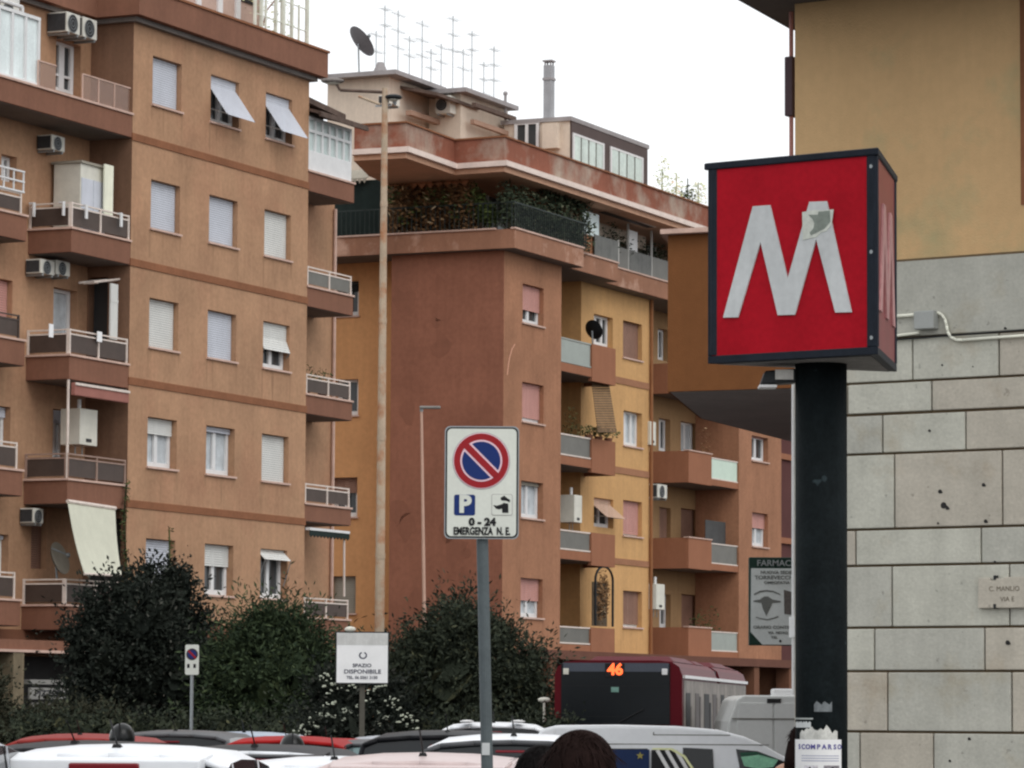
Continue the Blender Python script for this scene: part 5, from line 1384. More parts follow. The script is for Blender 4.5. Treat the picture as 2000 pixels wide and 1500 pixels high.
for i, ch_ in enumerate(word):
    a = -1.02 + (a1 - 0.10 + 1.02) * i / (len(word) - 1)
    me = text_mesh(ch_, 0.040, bold=0.0012, extrude=0.0008); me.materials.clear(); me.materials.append(M_blueink)
    o = bpy.data.objects.new('letter', me); COL.objects.link(o); o.parent = PO.o
    o.matrix_local = Matrix.Translation((-ctrp.x, -ctrp.y, -z0)) @ on_pole(a, z1 - 0.045, 0.1636)
M_greyink = mat('poster_grey_text', C(120, 122, 140), 0.8, 0.1, 20.0)
for k, zz in enumerate((0.095, 0.11, 0.125)):
    for part_ in ((0.24, 0.94),):
        rows = [[(ctrp.x + 0.1632 * math.sin(a0 + (a1 - a0) * (part_[0] + (part_[1] - part_[0]) * q_ / 10)), ctrp.y - 0.1632 * math.cos(a0 + (a1 - a0) * (part_[0] + (part_[1] - part_[0]) * q_ / 10)), z1 - zz - dz) for q_ in range(11)] for dz in (0, 0.005)]
        PO.part('text_line', MB().grid(rows), M_greyink)
for (s0, s1, mm) in ((0.30, 0.56, C(150, 148, 152)), (0.66, 0.95, C(104, 100, 104))):
    rows = [[(ctrp.x + 0.1632 * math.sin(a0 + (a1 - a0) * (s0 + (s1 - s0) * q_ / 8)), ctrp.y - 0.1632 * math.cos(a0 + (a1 - a0) * (s0 + (s1 - s0) * q_ / 8)), z1 - 0.155 - dz) for q_ in range(9)] for dz in (0, 0.14)]
    pp_ = PO.part('photo', MB().grid(rows), mat('poster_photo_%d' % (s0 * 100), mm, 0.8, 0.4, 25.0))
    ac = a0 + (a1 - a0) * (s0 + s1) / 2
    PO.part('portrait', MB().ball((ctrp.x + 0.160 * math.sin(ac), ctrp.y - 0.160 * math.cos(ac), z1 - 0.185), 0.017, 0.006, 0.024, 10, 6), M_dark)
edge = [0.0, 0.02, 0.012, 0.03, 0.026, 0.04, 0.02, 0.016, 0.03, 0.02, 0.05, 0.03]
g, (_, _, z0_, _) = curved(1564, 1636, 1432, 1447, 0.1610, edge)
single('torn_paper', g, mat('torn_grey_paper', C(150, 150, 146), 0.85, 0.3, 15.0), 'ragged grey paper remains right above the missing person poster', 'paper', WORLD, (ctrp.x, ctrp.y, z0_))
g, (_, _, z0_, _) = curved(1557, 1584, 1412, 1421, 0.1608, [0, .01, .004, .012])
single('torn_paper', g, M_mwhite, 'small torn white scrap higher on the metro pole, above the ragged grey paper', 'paper', WORLD, (ctrp.x, ctrp.y, z0_))
g, (_, _, z0_, _) = curved(1551, 1588, 1402, 1405, 0.1608)
single('tape_strip', g, mat('grey_tape', C(130, 134, 132), 0.6, 0.2, 9.0), 'thin grey strip of tape across the metro pole above the torn scraps', 'tape', WORLD, (ctrp.x, ctrp.y, z0_))
g, (_, _, z0_, _) = curved(1590, 1625, 1376, 1390, 0.1606, [0, .012, .02, .016, .01, 0.004])
single('scuff_patch', g, mat('scuff_grey', C(84, 88, 90), 0.7, 0.35, 25.0), 'greyish scuffed patch on the metro pole', 'scuff', WORLD, (ctrp.x, ctrp.y, z0_))

# ================================================================== NO PARKING SIGN (foreground)
Dn = 20.0
tl, br = at(869, 832, Dn), at(1013, 1053, Dn)
Wd, Hh = br.x - tl.x, tl.z - br.z
NS = Thing('parking_sign', 'white no parking sign plate with P symbol and tow truck pictogram on a grey pole', 'sign', WORLD, (at(951, 1480, Dn + .05).x, Dn + 0.05, 0.13))
def rrect(x0, x1, z0, z1, r, n=5):
    out = []
    for cx_, cz_, s0 in ((x1 - r, z1 - r, 0), (x0 + r, z1 - r, 1), (x0 + r, z0 + r, 2), (x1 - r, z0 + r, 3)):
        for k in range(n + 1):
            t = math.pi / 2 * (s0 + k / n); out.append((cx_ + r * math.cos(t), cz_ + r * math.sin(t)))
    return out[::-1]
def wm_(z): return z
sx0, sx1, sz0, sz1 = tl.x, br.x, br.z, tl.z
M_signw = mat('sign_reflective_white', C(158, 162, 158), 0.4, 0.06, 3.0)
M_signred = mat('sign_red', (0.30, 0.014, 0.02), 0.4, 0.05, 3.0)
M_signblue = mat('sign_blue', (0.010, 0.028, 0.14), 0.4, 0.05, 3.0)
M_signblk = mat('sign_black', (0.012, 0.012, 0.014), 0.5, 0.0)
plate = NS.part('plate', MB().sheet(rrect(sx0, sx1, sz0, sz1, 0.03), Dn, Dn + 0.012), M_steel)
NS.part('border', MB().sheet(rrect(sx0 + .006, sx1 - .006, sz0 + .006, sz1 - .006, 0.028), Dn - 0.0015, Dn - 0.0003), M_signblk, plate)
NS.part('field', MB().sheet(rrect(sx0 + .014, sx1 - .014, sz0 + .014, sz1 - .014, 0.024), Dn - 0.003, Dn - 0.0017), M_signw, plate)
cc = at(940, 900, Dn); cx_, cz_ = cc.x, cc.z
mpx = Dn / FPX
def disc(r, y, m, name, n=40, r0=None, t0=0, t1=2 * math.pi):
    g = MB(); pts = []
    if r0 is None: g.sheet([(cx_ + r * math.cos(2 * math.pi * k / n), cz_ + r * math.sin(2 * math.pi * k / n)) for k in range(n)], y, y + 0.001)
    NS.part(name, g, m, plate)
disc(56.5 * mpx, Dn - 0.0042, mat('disc_edge_grey', C(128, 126, 124), 0.5, 0.1, 5.0), 'disc_edge')
disc(55 * mpx, Dn - 0.0054, mat('disc_rim_pink', C(176, 150, 158), 0.5, 0.05, 5.0), 'disc_rim')
disc(53.5 * mpx, Dn - 0.0066, M_signred, 'red_ring')
disc(41 * mpx, Dn - 0.0078, MATS['disc_rim_pink'], 'white_ring')
def seg(sign, r, off, y, m, name):
    # circular segment on one side of the diagonal band (top-left to bottom-right)
    d = Vector((1, -1)).normalized(); nn = Vector((1, 1)).normalized() * sign
    h = math.sqrt(r * r - off * off); t = math.acos(off / r); pts = []
    for k in range(25):
        a = -t + 2 * t * k / 24
        v = nn * math.cos(a) * r + d * math.sin(a) * r
        pts.append((cx_ + v.x, cz_ + v.y))
    NS.part(name, MB().sheet(pts, y, y + 0.001), m, plate)
band = []
r_ = 41.4 * mpx; hw = 6.4 * mpx
d = Vector((1, -1)).normalized(); nn = Vector((1, 1)).normalized()
bp = [Vector((cx_, cz_)) + d * s * r_ * 0.99 + nn * t * hw for s, t in ((-1, -1), (-1, 1), (1, 1), (1, -1))]
NS.part('red_band', MB().sheet([(v.x, v.y) for v in bp], Dn - 0.0092, Dn - 0.0080), M_signred, plate)
seg(1, 37.5 * mpx, 10.2 * mpx, Dn - 0.0092, M_signblue, 'blue_field'); seg(-1, 37.5 * mpx, 10.2 * mpx, Dn - 0.0092, M_signblue, 'blue_field')
p0, p1 = at(887, 966, Dn), at(928, 1007, Dn)
NS.part('blue_square', MB().sheet(rrect(p0.x, p1.x, p1.z, p0.z, 0.012), Dn - 0.0045, Dn - 0.0032), M_signblue, plate)
def ns_text(name, txt, px, py, size, m, y=Dn - 0.006, **k):
    c = at(px, py, Dn)
    return text_part(name, txt, size, m, NS.o, Matrix.Translation((c.x - NS.base[0], y - NS.base[1], c.z - NS.base[2])) @ UPRIGHT, extrude=0.0008, **k)
ns_text('letter_p', 'P', 908, 986, 0.125, M_signw, bold=0.006)
ns_text('hours', '0 - 24', 942, 1020, 0.055, M_signblk, bold=0.003, xscale=1.1)
ns_text('lettering', 'EMERGENZA  N. E.', 941, 1038, 0.056, M_signblk, bold=0.002, xscale=0.66)
p0, p1 = at(960, 965, Dn), at(1001, 1007, Dn)
NS.part('pictogram_frame', MB().sheet(rrect(p0.x, p1.x, p1.z, p0.z, 0.01), Dn - 0.0045, Dn - 0.0032), MATS['disc_edge_grey'], plate)
NS.part('pictogram_field', MB().sheet(rrect(p0.x + .003, p1.x - .003, p1.z + .003, p0.z - .003, 0.009), Dn - 0.0058, Dn - 0.0047), M_signw, plate)
def pic(pts, name='tow_pictogram'):
    P3 = [at(840 + u / 5.355, 800 + v / 5.355, Dn) for u, v in pts]
    NS.part(name, MB().sheet([(p.x, p.z) for p in P3], Dn - 0.0072, Dn - 0.006), M_signblk, plate)
pic([(735, 925), (775, 900), (805, 925), (838, 945), (832, 972), (800, 955), (745, 950)])
pic([(660, 1000), (700, 1005), (752, 990), (768, 975), (818, 985), (820, 1080), (755, 1080), (752, 1035), (720, 1045), (690, 1035)])
pt, pb2 = at(942, 1052, Dn + .05), at(951, 1480, Dn + .05)
dirp = (pt - pb2)
base_pt = pb2 - dirp * (pb2.z - 0.13) / dirp.z
top_pt = pt + dirp * 0.42 / dirp.z
NS.part('pole', MB().cyl(tuple(base_pt), tuple(top_pt), 0.032, 16), mat('grey_green_pole', C(66, 72, 74), 0.5, 0.15, 4.0, metal=0.3), smooth=False)
for k, f in enumerate((0.25, 0.75)):
    zz = sz0 + Hh * f
    NS.part('bracket', MB().box(cx_ - .1, cx_ + .1, Dn + .013, Dn + .03, zz - .02, zz + .02), M_steel)
c = at(950, 1462, Dn)
NS.part('pole_sticker', MB().box(c.x - .024, c.x + .018, Dn + .014, Dn + .022, c.z - .035, c.z + .03), M_mwhite)

# ================================================================== SMALL SIGN, BILLBOARD, PHARMACY SIGN
Ds = 66.0
tl, br = at(362, 1259, Ds), at(388, 1318, Ds)
S = Thing('parking_sign', 'small distant white no parking sign on a thin pole in front of the dark bush', 'sign', WORLD, ((tl.x + br.x) / 2, Ds + .04, 0.12))
pl_ = S.part('plate', MB().sheet(rrect(tl.x, br.x, br.z, tl.z, 0.03), Ds, Ds + 0.015), M_signw)
cxs = (tl.x + br.x) / 2; czs = at(375, 1278, Ds).z
def dsc(cx, cz, r, y, m, nm, n=24):
    S.part(nm, MB().sheet([(cx + r * math.cos(2 * math.pi * k / n), cz + r * math.sin(2 * math.pi * k / n)) for k in range(n)], y, y + .001), m, pl_)
M_dusk = mat('faded_dark_disc', (0.05, 0.035, 0.05), 0.5, 0.1, 3.0)
dsc(cxs, czs, 0.105, Ds - .003, M_dusk, 'disc'); dsc(cxs, czs, 0.075, Ds - .005, M_signblue, 'disc_field')
S.part('band', MB().sheet([(cxs - .08, czs + .055), (cxs - .055, czs + .08), (cxs + .08, czs - .055), (cxs + .055, czs - .08)], Ds - .0075, Ds - .006), M_signred, pl_)
for dx in (-.06, .05): S.part('symbol', MB().box(cxs + dx - .025, cxs + dx + .02, Ds - .003, Ds - .001, czs - .24, czs - .17), M_signblk, pl_)
S.part('pole', MB().cyl((cxs, Ds + .045, 0.12), (cxs, Ds + .045, tl.z), 0.03, 10), M_steel)
Db = 57.0
tl, br = at(658, 1236, Db), at(757, 1334, Db)
S = Thing('billboard', 'square white billboard offering advertising space above the flowering shrub', 'billboard', WORLD, ((tl.x + br.x) / 2, Db, 0.12))
bd = S.part('board', MB().box(tl.x - .015, br.x + .015, Db + .005, Db + .06, br.z - .02, tl.z + .02), M_black, bevel=.006)
S.part('face', MB().box(tl.x, br.x, Db, Db + .004, br.z, tl.z), mat('billboard_white', C(186, 190, 200), 0.6, 0.05, 3.0), bd)
S.part('header_strip', MB().box(tl.x + .003, br.x - .003, Db - .003, Db - .001, tl.z - (tl.z - br.z) * .24, tl.z - .004), mat('billboard_header', C(160, 160, 158), 0.7, 0.12, 5.0, streak=0.2), bd)
M_bink = mat('billboard_ink', C(40, 44, 70, 1.0), 0.7, 0.1, 5.0)
for txt, px, py, sz, xs in (('SPAZIO', 707, 1300, .075, 1.15), ('DISPONIBILE', 708, 1312, .088, 1.15), ('TEL. 06 5561 3150', 707, 1323.5, .062, 1.0)):
    c = at(px, py, Db)
    text_part('lettering', txt, sz, M_bink, S.o, Matrix.Translation((c.x - S.base[0], -.004, c.z - .12)) @ UPRIGHT, bold=.001, xscale=xs)
c = at(709, 1280, Db)
ring = MB()
for k in range(16):
    if k in (3, 4): continue
    t0, t1 = 2 * math.pi * k / 16, 2 * math.pi * (k + 1) / 16
    r0, r1 = .042, .062
    ring.sheet([(c.x + r0 * math.cos(t0), c.z + r0 * math.sin(t0) * .9), (c.x + r1 * math.cos(t0), c.z + r1 * math.sin(t0) * .9), (c.x + r1 * math.cos(t1), c.z + r1 * math.sin(t1) * .9), (c.x + r0 * math.cos(t1), c.z + r0 * math.sin(t1) * .9)], Db - .004, Db - .001)
S.part('logo_ring', ring, M_bink, bd)
S.part('post', MB().box(c.x - .05, c.x + .03, Db + .07, Db + .13, 0.12, tl.z - .3), mat('billboard_post', C(66, 64, 58), 0.7, 0.15, 3.0))
S.part('top_lamp', MB().ball((at(684, 1229, Db).x, Db + .03, at(684, 1229, Db).z), .09, .07, .045, 10, 5), M_offw)
# pharmacy sign
Dp = 39.0
tl, br = at(1463, 1088, Dp), at(1563, 1261, Dp)
S = Thing('pharmacy_sign', 'tall green and white pharmacy sign partly hidden behind the metro pole', 'sign', WORLD, (tl.x, Dp, 0.13))
M_phg = mat('pharmacy_green', (0.012, 0.035, 0.026), 0.5, 0.15, 3.0)
bd = S.part('case', MB().box(tl.x, br.x, Dp + .01, Dp + .12, br.z, tl.z), M_phg, bevel=.01)
pxs = [(1467, 1110), (1563, 1110), (1563, 1259), (1489, 1259), (1466, 1234)]
P3 = [at(u, v, Dp) for u, v in pxs]
S.part('white_field', MB().sheet([(p.x, p.z) for p in P3], Dp + .004, Dp + .009), mat('pharmacy_white', C(134, 138, 138), 0.5, 0.08, 3.0), bd)
def pt_(txt, px, py, sz, m, xs=1, al='LEFT', bold=.001):
    c = at(px, py, Dp)
    text_part('lettering', txt, sz, m, S.o, Matrix.Translation((c.x - S.base[0], .0, c.z - .13)) @ UPRIGHT, bold=bold, xscale=xs, align=al)
pt_('FARMACIA', 1478, 1100, .088, M_steel, 1.05)
M_phi = mat('pharmacy_faded_ink', C(84, 86, 84), 0.7, 0.1, 5.0)
pt_('NUOVA SEDE', 1485, 1118, .045, M_phi, 1.2); pt_('TORREVECCHIA', 1474, 1128, .055, M_phi, 1.15); pt_('OMEOPATIA', 1492, 1138, .04, M_phi, 1.2)
pt_('ORARIO CONTINUO', 1471, 1225, .042, M_phi, 1.2); pt_('VIA  PIETRO', 1500, 1236, .035, M_phi, 1.1); pt_('TEL', 1506, 1245, .035, M_phi, 1.2)
def shp(pts, m, nm, y=Dp + .0005):
    P3 = [at(1440 + u / 6.815, 1060 + v / 6.815, Dp) for u, v in pts]
    S.part(nm, MB().sheet([(p.x, p.z) for p in P3], y, y + .003), m, bd)
shp([(210, 770), (300, 755), (360, 715), (410, 715), (470, 755), (580, 775), (575, 795), (465, 800), (430, 880), (385, 975), (340, 880), (320, 800), (215, 785)], M_phi, 'goblet_emblem', Dp - .001)
for arcp in ([(220, 680), (300, 640), (390, 628), (480, 640), (570, 680), (575, 700), (480, 662), (390, 650), (300, 662), (225, 700)],): shp(arcp, M_phi, 'emblem_arc')
shp([(245, 985), (330, 1005), (400, 1015), (470, 1000), (545, 975), (550, 990), (470, 1018), (400, 1032), (330, 1022), (250, 1000)], M_phi, 'emblem_arc')
shp([(620, 625), (720, 655), (720, 960), (625, 950)], mat('pharmacy_photo', C(74, 70, 68), 0.6, 0.4, 12.0), 'side_picture')
S.part('dot', MB().cyl((at(1524, 1252, Dp).x, Dp + .0, at(1524, 1252, Dp).z), (at(1524, 1252, Dp).x, Dp + .004, at(1524, 1252, Dp).z), .014, 10), M_signblk, bd)
S.part('post', MB().cyl((br.x + .1, Dp + .08, 0.13), (br.x + .1, Dp + .08, tl.z), .04, 10).box(br.x, br.x + .1, Dp + .04, Dp + .1, tl.z - .2, tl.z - .15).box(br.x, br.x + .1, Dp + .04, Dp + .1, br.z + .1, br.z + .15), M_black)

# ================================================================== LAMP POSTS
Dl = 80.0
b = at(741, 1240, Dl); t_ = at(752, 172, Dl)
lean = (t_.x - b.x) / (t_.z - b.z)
bx = b.x - lean * b.z
M_rust = mat('rusty_cream_pole', C(150, 134, 116), 0.8, 0.12, 1.5, streak=0.15, alt=C(134, 88, 58), altscale=2.2, altamt=0.55)
L_ = Thing('street_lamp', 'very tall rusty cream lamp post with arms at its top', 'lamp post', WORLD, (bx, Dl, 0))
seg_ = 6
for k in range(seg_):
    z0, z1 = t_.z * k / seg_, t_.z * (k + 1) / seg_
    r0 = 0.115 - 0.055 * k / seg_; r1 = 0.115 - 0.055 * (k + 1) / seg_
    L_.part('pole_section', MB().cyl((bx + lean * z0, Dl, z0), (bx + lean * z1, Dl, z1), r0 + .004, 14, r1 + .004), M_rust)
    if k: L_.part('joint_collar', MB().cyl((bx + lean * z0, Dl, z0 - .06), (bx + lean * z0, Dl, z0 + .06), r0 + .012, 14), M_rust)
a_, b_, c_, d_ = at(748, 180, Dl), at(664, 176, Dl), at(700, 188, Dl), at(742, 204, Dl)
L_.part('arm', MB().cyl(tuple(a_), tuple(b_), 0.035, 8), M_tile); L_.part('brace', MB().cyl(tuple(c_), tuple(d_), 0.028, 8), M_rust)
for (px, py, w_, l) in ((650, 158, .26, 0), (768, 190, .2, 1)):
    c = at(px, py, Dl)
    h = L_.part('lantern', MB().ball((c.x, Dl, c.z), w_, .15, .07, 12, 6), M_black if l else M_soff)
    L_.part('lantern_glass', MB().ball((c.x, Dl, c.z - .03), w_ * .7, .11, .06, 10, 4, z1=0.2), M_offw, h)
e = at(655, 160, Dl)
L_.part('arm', MB().cyl(tuple(b_), tuple(e), 0.03, 8), M_tile)
Dm = 92.0
b = at(829, 1238, Dm); t_ = at(823, 800, Dm); lean = (t_.x - b.x) / (t_.z - b.z); bx = b.x - lean * b.z
L2 = Thing('street_lamp', 'slim grey lamp post with a flat head in front of the brick red gable', 'lamp post', WORLD, (bx, Dm, 0))
L2.part('pole', MB().cyl((bx, Dm, 0), (t_.x, Dm, t_.z), 0.055, 10, 0.035), mat('faded_lamp_paint', C(150, 122, 108), 0.7, 0.1, 2.0))
c = at(840, 796, Dm)
L2.part('head', MB().box(c.x - .26, c.x + .26, Dm - .1, Dm + .1, c.z - .03, c.z + .035), M_shopsign, bevel=.02)
L2.part('spigot', MB().cyl((t_.x, Dm, t_.z - .05), (t_.x, Dm, c.z), .045, 8), M_steel)

# ================================================================== TREES AND SHRUBS
random.seed(21)
def crown(clumps, n, s, seed, wisp=0.14, lw=0.24):
    """leaf clumps: (x,y,z,rx,ry,rz,weight); small leaf faces gathered on twigs"""
    rnd = random.Random(seed); mb = MB(); tot = sum(c[6] for c in clumps)
    for c in clumps:
        k = int(n * c[6] / tot)
        tw = max(1, k // 9)
        core = 0
        for _ in range(int(26 * c[6]) + 14):      # big shaded leaf sprays inside the clump
            th = rnd.uniform(0, 2 * math.pi); cp = rnd.uniform(-1, 1); sp = math.sqrt(1 - cp * cp); rr = rnd.uniform(0, .78)
            p = Vector((c[0] + c[3] * rr * sp * math.cos(th), c[1] + c[4] * rr * sp * math.sin(th), c[2] + c[5] * rr * cp))
            d = Vector((rnd.gauss(0, 1), rnd.gauss(0, 1), rnd.gauss(0, 1))).normalized(); e = d.orthogonal().normalized(); L = min(c[3], c[5]) * rnd.uniform(.35, .6)
            pts_ = [p + (d * math.cos(a_) + e * math.sin(a_)) * L * rnd.uniform(.6, 1.1) for a_ in (0, .9, 1.8, 2.7, 3.6, 4.5, 5.4)]
            mb.quad(*[tuple(v) for v in pts_])
        for _ in range(tw):
            th = rnd.uniform(0, 2 * math.pi); cp = rnd.uniform(-1, 1); sp = math.sqrt(1 - cp * cp); rr = rnd.uniform(0.50, 1.0) if rnd.random() < .8 else rnd.uniform(0, .6)
            dv = Vector((sp * math.cos(th), sp * math.sin(th), cp))
            p = Vector((c[0] + c[3] * rr * dv.x, c[1] + c[4] * rr * dv.y, c[2] + c[5] * rr * dv.z))
            g = (dv + Vector((rnd.gauss(0, .5), rnd.gauss(0, .5), rnd.gauss(.25, .5)))).normalized()
            far = rnd.uniform(.75, 1.1) if rnd.random() < wisp else 0.42
            for q in range(9):
                b = p + g * (q * s * far) + Vector((rnd.gauss(0, s * .5), rnd.gauss(0, s * .5), rnd.gauss(0, s * .5)))
                d = (g + Vector((rnd.gauss(0, .7), rnd.gauss(0, .7), rnd.gauss(0, .7)))).normalized(); e = d.orthogonal().normalized()
                e = (Matrix.Rotation(rnd.uniform(0, 6.28), 3, d) @ e)
                L = s * rnd.uniform(.7, 1.5)
                mb.quad(tuple(b), tuple(b + d * L * .5 + e * L * lw), tuple(b + d * L), tuple(b + d * L * .5 - e * L * lw))
    return mb
def tree(name, label, x, y, z0, clumps, n, s, m, cat='tree', seed=1, trunks=3, group=None, wisp=0.14, lw=0.24):
    T = Thing(name, label, cat, WORLD, (x, y, z0), group)
    rnd = random.Random(seed + 50); tr = MB()
    for k in range(trunks):
        px = x + rnd.uniform(-.25, .25); pts = [Vector((px, y + rnd.uniform(-.2, .2), z0))]
        tgt = clumps[(k * 2) % len(clumps)]
        tv = Vector((tgt[0], tgt[1], tgt[2]))
        for q in range(1, 6):
            pts.append(pts[0].lerp(tv, q / 5) + Vector((rnd.uniform(-.12, .12), rnd.uniform(-.12, .12), 0)))
        for q in range(5): tr.cyl(tuple(pts[q]), tuple(pts[q + 1]), .09 - .014 * q, 7, .09 - .014 * (q + 1))
        for c in clumps:
            if rnd.random() < .6: tr.cyl(tuple(pts[3]), (c[0], c[1], c[2]), .035, 5, .012)
    T.part('trunk', tr, M_bark)
    T.part('crown', crown(clumps, n, s, seed, wisp, lw), m)['kind'] = 'stuff'
    return T
M_bark = mat('bark', (0.05, 0.04, 0.03), 0.95, 0.3, 6.0)
lm_dark = leafmat('holm_oak_leaves', (0.010, 0.013, 0.011), (0.030, 0.036, 0.028), (0.10, 0.10, 0.085))
lm_ole = leafmat('oleander_leaves', (0.016, 0.026, 0.016), (0.055, 0.078, 0.038), (0.11, 0.14, 0.065))
lm_mid = leafmat('laurel_leaves', (0.018, 0.024, 0.018), (0.052, 0.062, 0.040), (0.10, 0.10, 0.055))
lm_low = leafmat('undergrowth_leaves', (0.020, 0.022, 0.014), (0.055, 0.055, 0.036))
def pxc(lst, D, dy=1.3, k=0):
    """clump list from sight lines at distance D: (px, py, r_px_x, r_px_y, weight)"""
    out = []
    rnd = random.Random(len(lst))
    for (px, py, rx, ry, w) in lst:
        d = D + rnd.uniform(-dy, dy) * .5; p = at(px, py + k, d); m = d / FPX
        out.append((p.x, p.y, p.z, rx * m, min(dy, rx * m), ry * m, w))
    return out
D1 = 78.0
c1 = pxc([(290, 1205, 62, 70, 2), (340, 1150, 42, 45, 1.2), (205, 1190, 50, 55, 1.4), (375, 1220, 40, 50, 1.2), (255, 1280, 95, 70, 3), (350, 1300, 75, 75, 2.4), (190, 1310, 55, 70, 1.8), (270, 1375, 120, 55, 3),
          (160, 1235, 34, 42, .8), (285, 1115, 26, 26, .45), (245, 1140, 30, 30, .5), (330, 1110, 22, 22, .3), (395, 1330, 45, 85, 1.5), (150, 1370, 50, 50, 1)], D1, k=16)
tree('holm_oak', 'big dark evergreen bush tree covering the foot of the left building', at(280, 1400, D1).x, D1, 0.12, c1, 34000, 0.095, lm_dark, seed=4)
D2 = 76.0
c2 = pxc([(530, 1235, 62, 42, 1.6), (480, 1270, 50, 48, 1.3), (585, 1262, 52, 42, 1.3), (540, 1320, 105, 70, 3), (455, 1340, 50, 80, 1.6), (610, 1345, 50, 75, 1.6), (520, 1395, 110, 50, 2), (515, 1205, 22, 20, .3), (560, 1210, 20, 18, .3), (630, 1300, 30, 40, .6)], D2, k=8)
tree('oleander', 'feathery green shrub tree between the small parking sign and the billboard', at(530, 1400, D2).x, D2, 0.12, c2, 32000, 0.12, lm_ole, seed=9, wisp=0.3, lw=0.14)
D3 = 80.0
c3 = pxc([(900, 1235, 55, 60, 1.6), (845, 1250, 50, 50, 1.3), (960, 1245, 45, 45, 1.2), (800, 1285, 55, 55, 1.4), (895, 1310, 105, 75, 3), (1010, 1300, 48, 50, 1.2), (985, 1355, 75, 60, 1.8), (830, 1360, 80, 70, 2.2), (925, 1390, 120, 50, 2.4), (905, 1180, 22, 22, .3), (1040, 1275, 22, 20, .25), (880, 1200, 30, 26, .5), (770, 1330, 35, 60, .9), (1045, 1370, 30, 45, .7)], D3, k=14)
tree('laurel', 'wide dark green tree below the brick red gable beside the bus', at(900, 1400, D3).x, D3, 0.12, c3, 36000, 0.115, lm_mid, seed=13, wisp=0.26, lw=0.16)
# flowering shrub
D4 = 60.0
c4 = pxc([(700, 1370, 70, 38, 2), (640, 1345, 32, 30, .8), (760, 1360, 30, 32, .8), (790, 1395, 26, 26, .6), (690, 1420, 100, 35, 2), (620, 1410, 38, 32, .8)], D4, dy=.8)
S = tree('flowering_shrub', 'shrub dotted with white blossom under the billboard', at(700, 1400, D4).x, D4, 0.12, c4, 9000, 0.07, lm_dark, cat='shrub', seed=17)
mb = MB(); rnd = random.Random(6)
clusters = [(640, 1318), (629, 1325), (652, 1328), (632, 1340), (645, 1350), (660, 1335), (672, 1345), (690, 1340), (725, 1350), (738, 1342), (748, 1340), (757, 1362), (765, 1380), (700, 1378), (718, 1370), (670, 1385), (682, 1390), (625, 1392), (637, 1396), (612, 1403), (605, 1412), (620, 1420), (592, 1417), (640, 1375), (655, 1372), (750, 1402), (760, 1400), (780, 1385), (790, 1395), (800, 1398), (808, 1405), (795, 1415), (778, 1412), (740, 1415), (660, 1425), (690, 1432), (676, 1405), (705, 1395), (735, 1390), (770, 1370), (648, 1400), (583, 1428), (600, 1432), (815, 1425)]
for (px, py) in clusters:
    c = at(px, py, D4 - .75)
    for q in range(4):
        o = Vector((rnd.gauss(0, .045), rnd.gauss(0, .03), rnd.gauss(0, .02)))
        mb.ball(tuple(c + o), rnd.uniform(.010, .032), None, rnd.uniform(.008, .022), 6, 4)
S.part('blossom', mb, mat('blossom_white', C(150, 154, 140), 0.8, 0.2, 6.0))
# low undergrowth at the left, and hedge behind the cars
c5 = pxc([(30, 1420, 60, 28, 1), (110, 1415, 60, 30, 1), (190, 1415, 60, 30, 1), (-5, 1360, 14, 60, .5), (-40, 1400, 50, 45, 1)], 72.0)
T = tree('low_shrub', 'low olive green shrubs along the verge at the far left', at(100, 1400, 72).x, 72, 0.12, c5, 9000, 0.08, lm_low, cat='shrub', seed=23, trunks=1)
hd = []
for k in range(16):
    px = 60 + k * 68
    hd.append((px, 1432, 50, 32, 1))
c6 = pxc(hd, 70.5, dy=1.0)
T = tree('hedge', 'low dark hedge running behind the row of parked cars', at(560, 1420, 70.5).x, 70.5, 0.12, c6, 16000, 0.08, lm_mid, cat='hedge', seed=29, trunks=1)

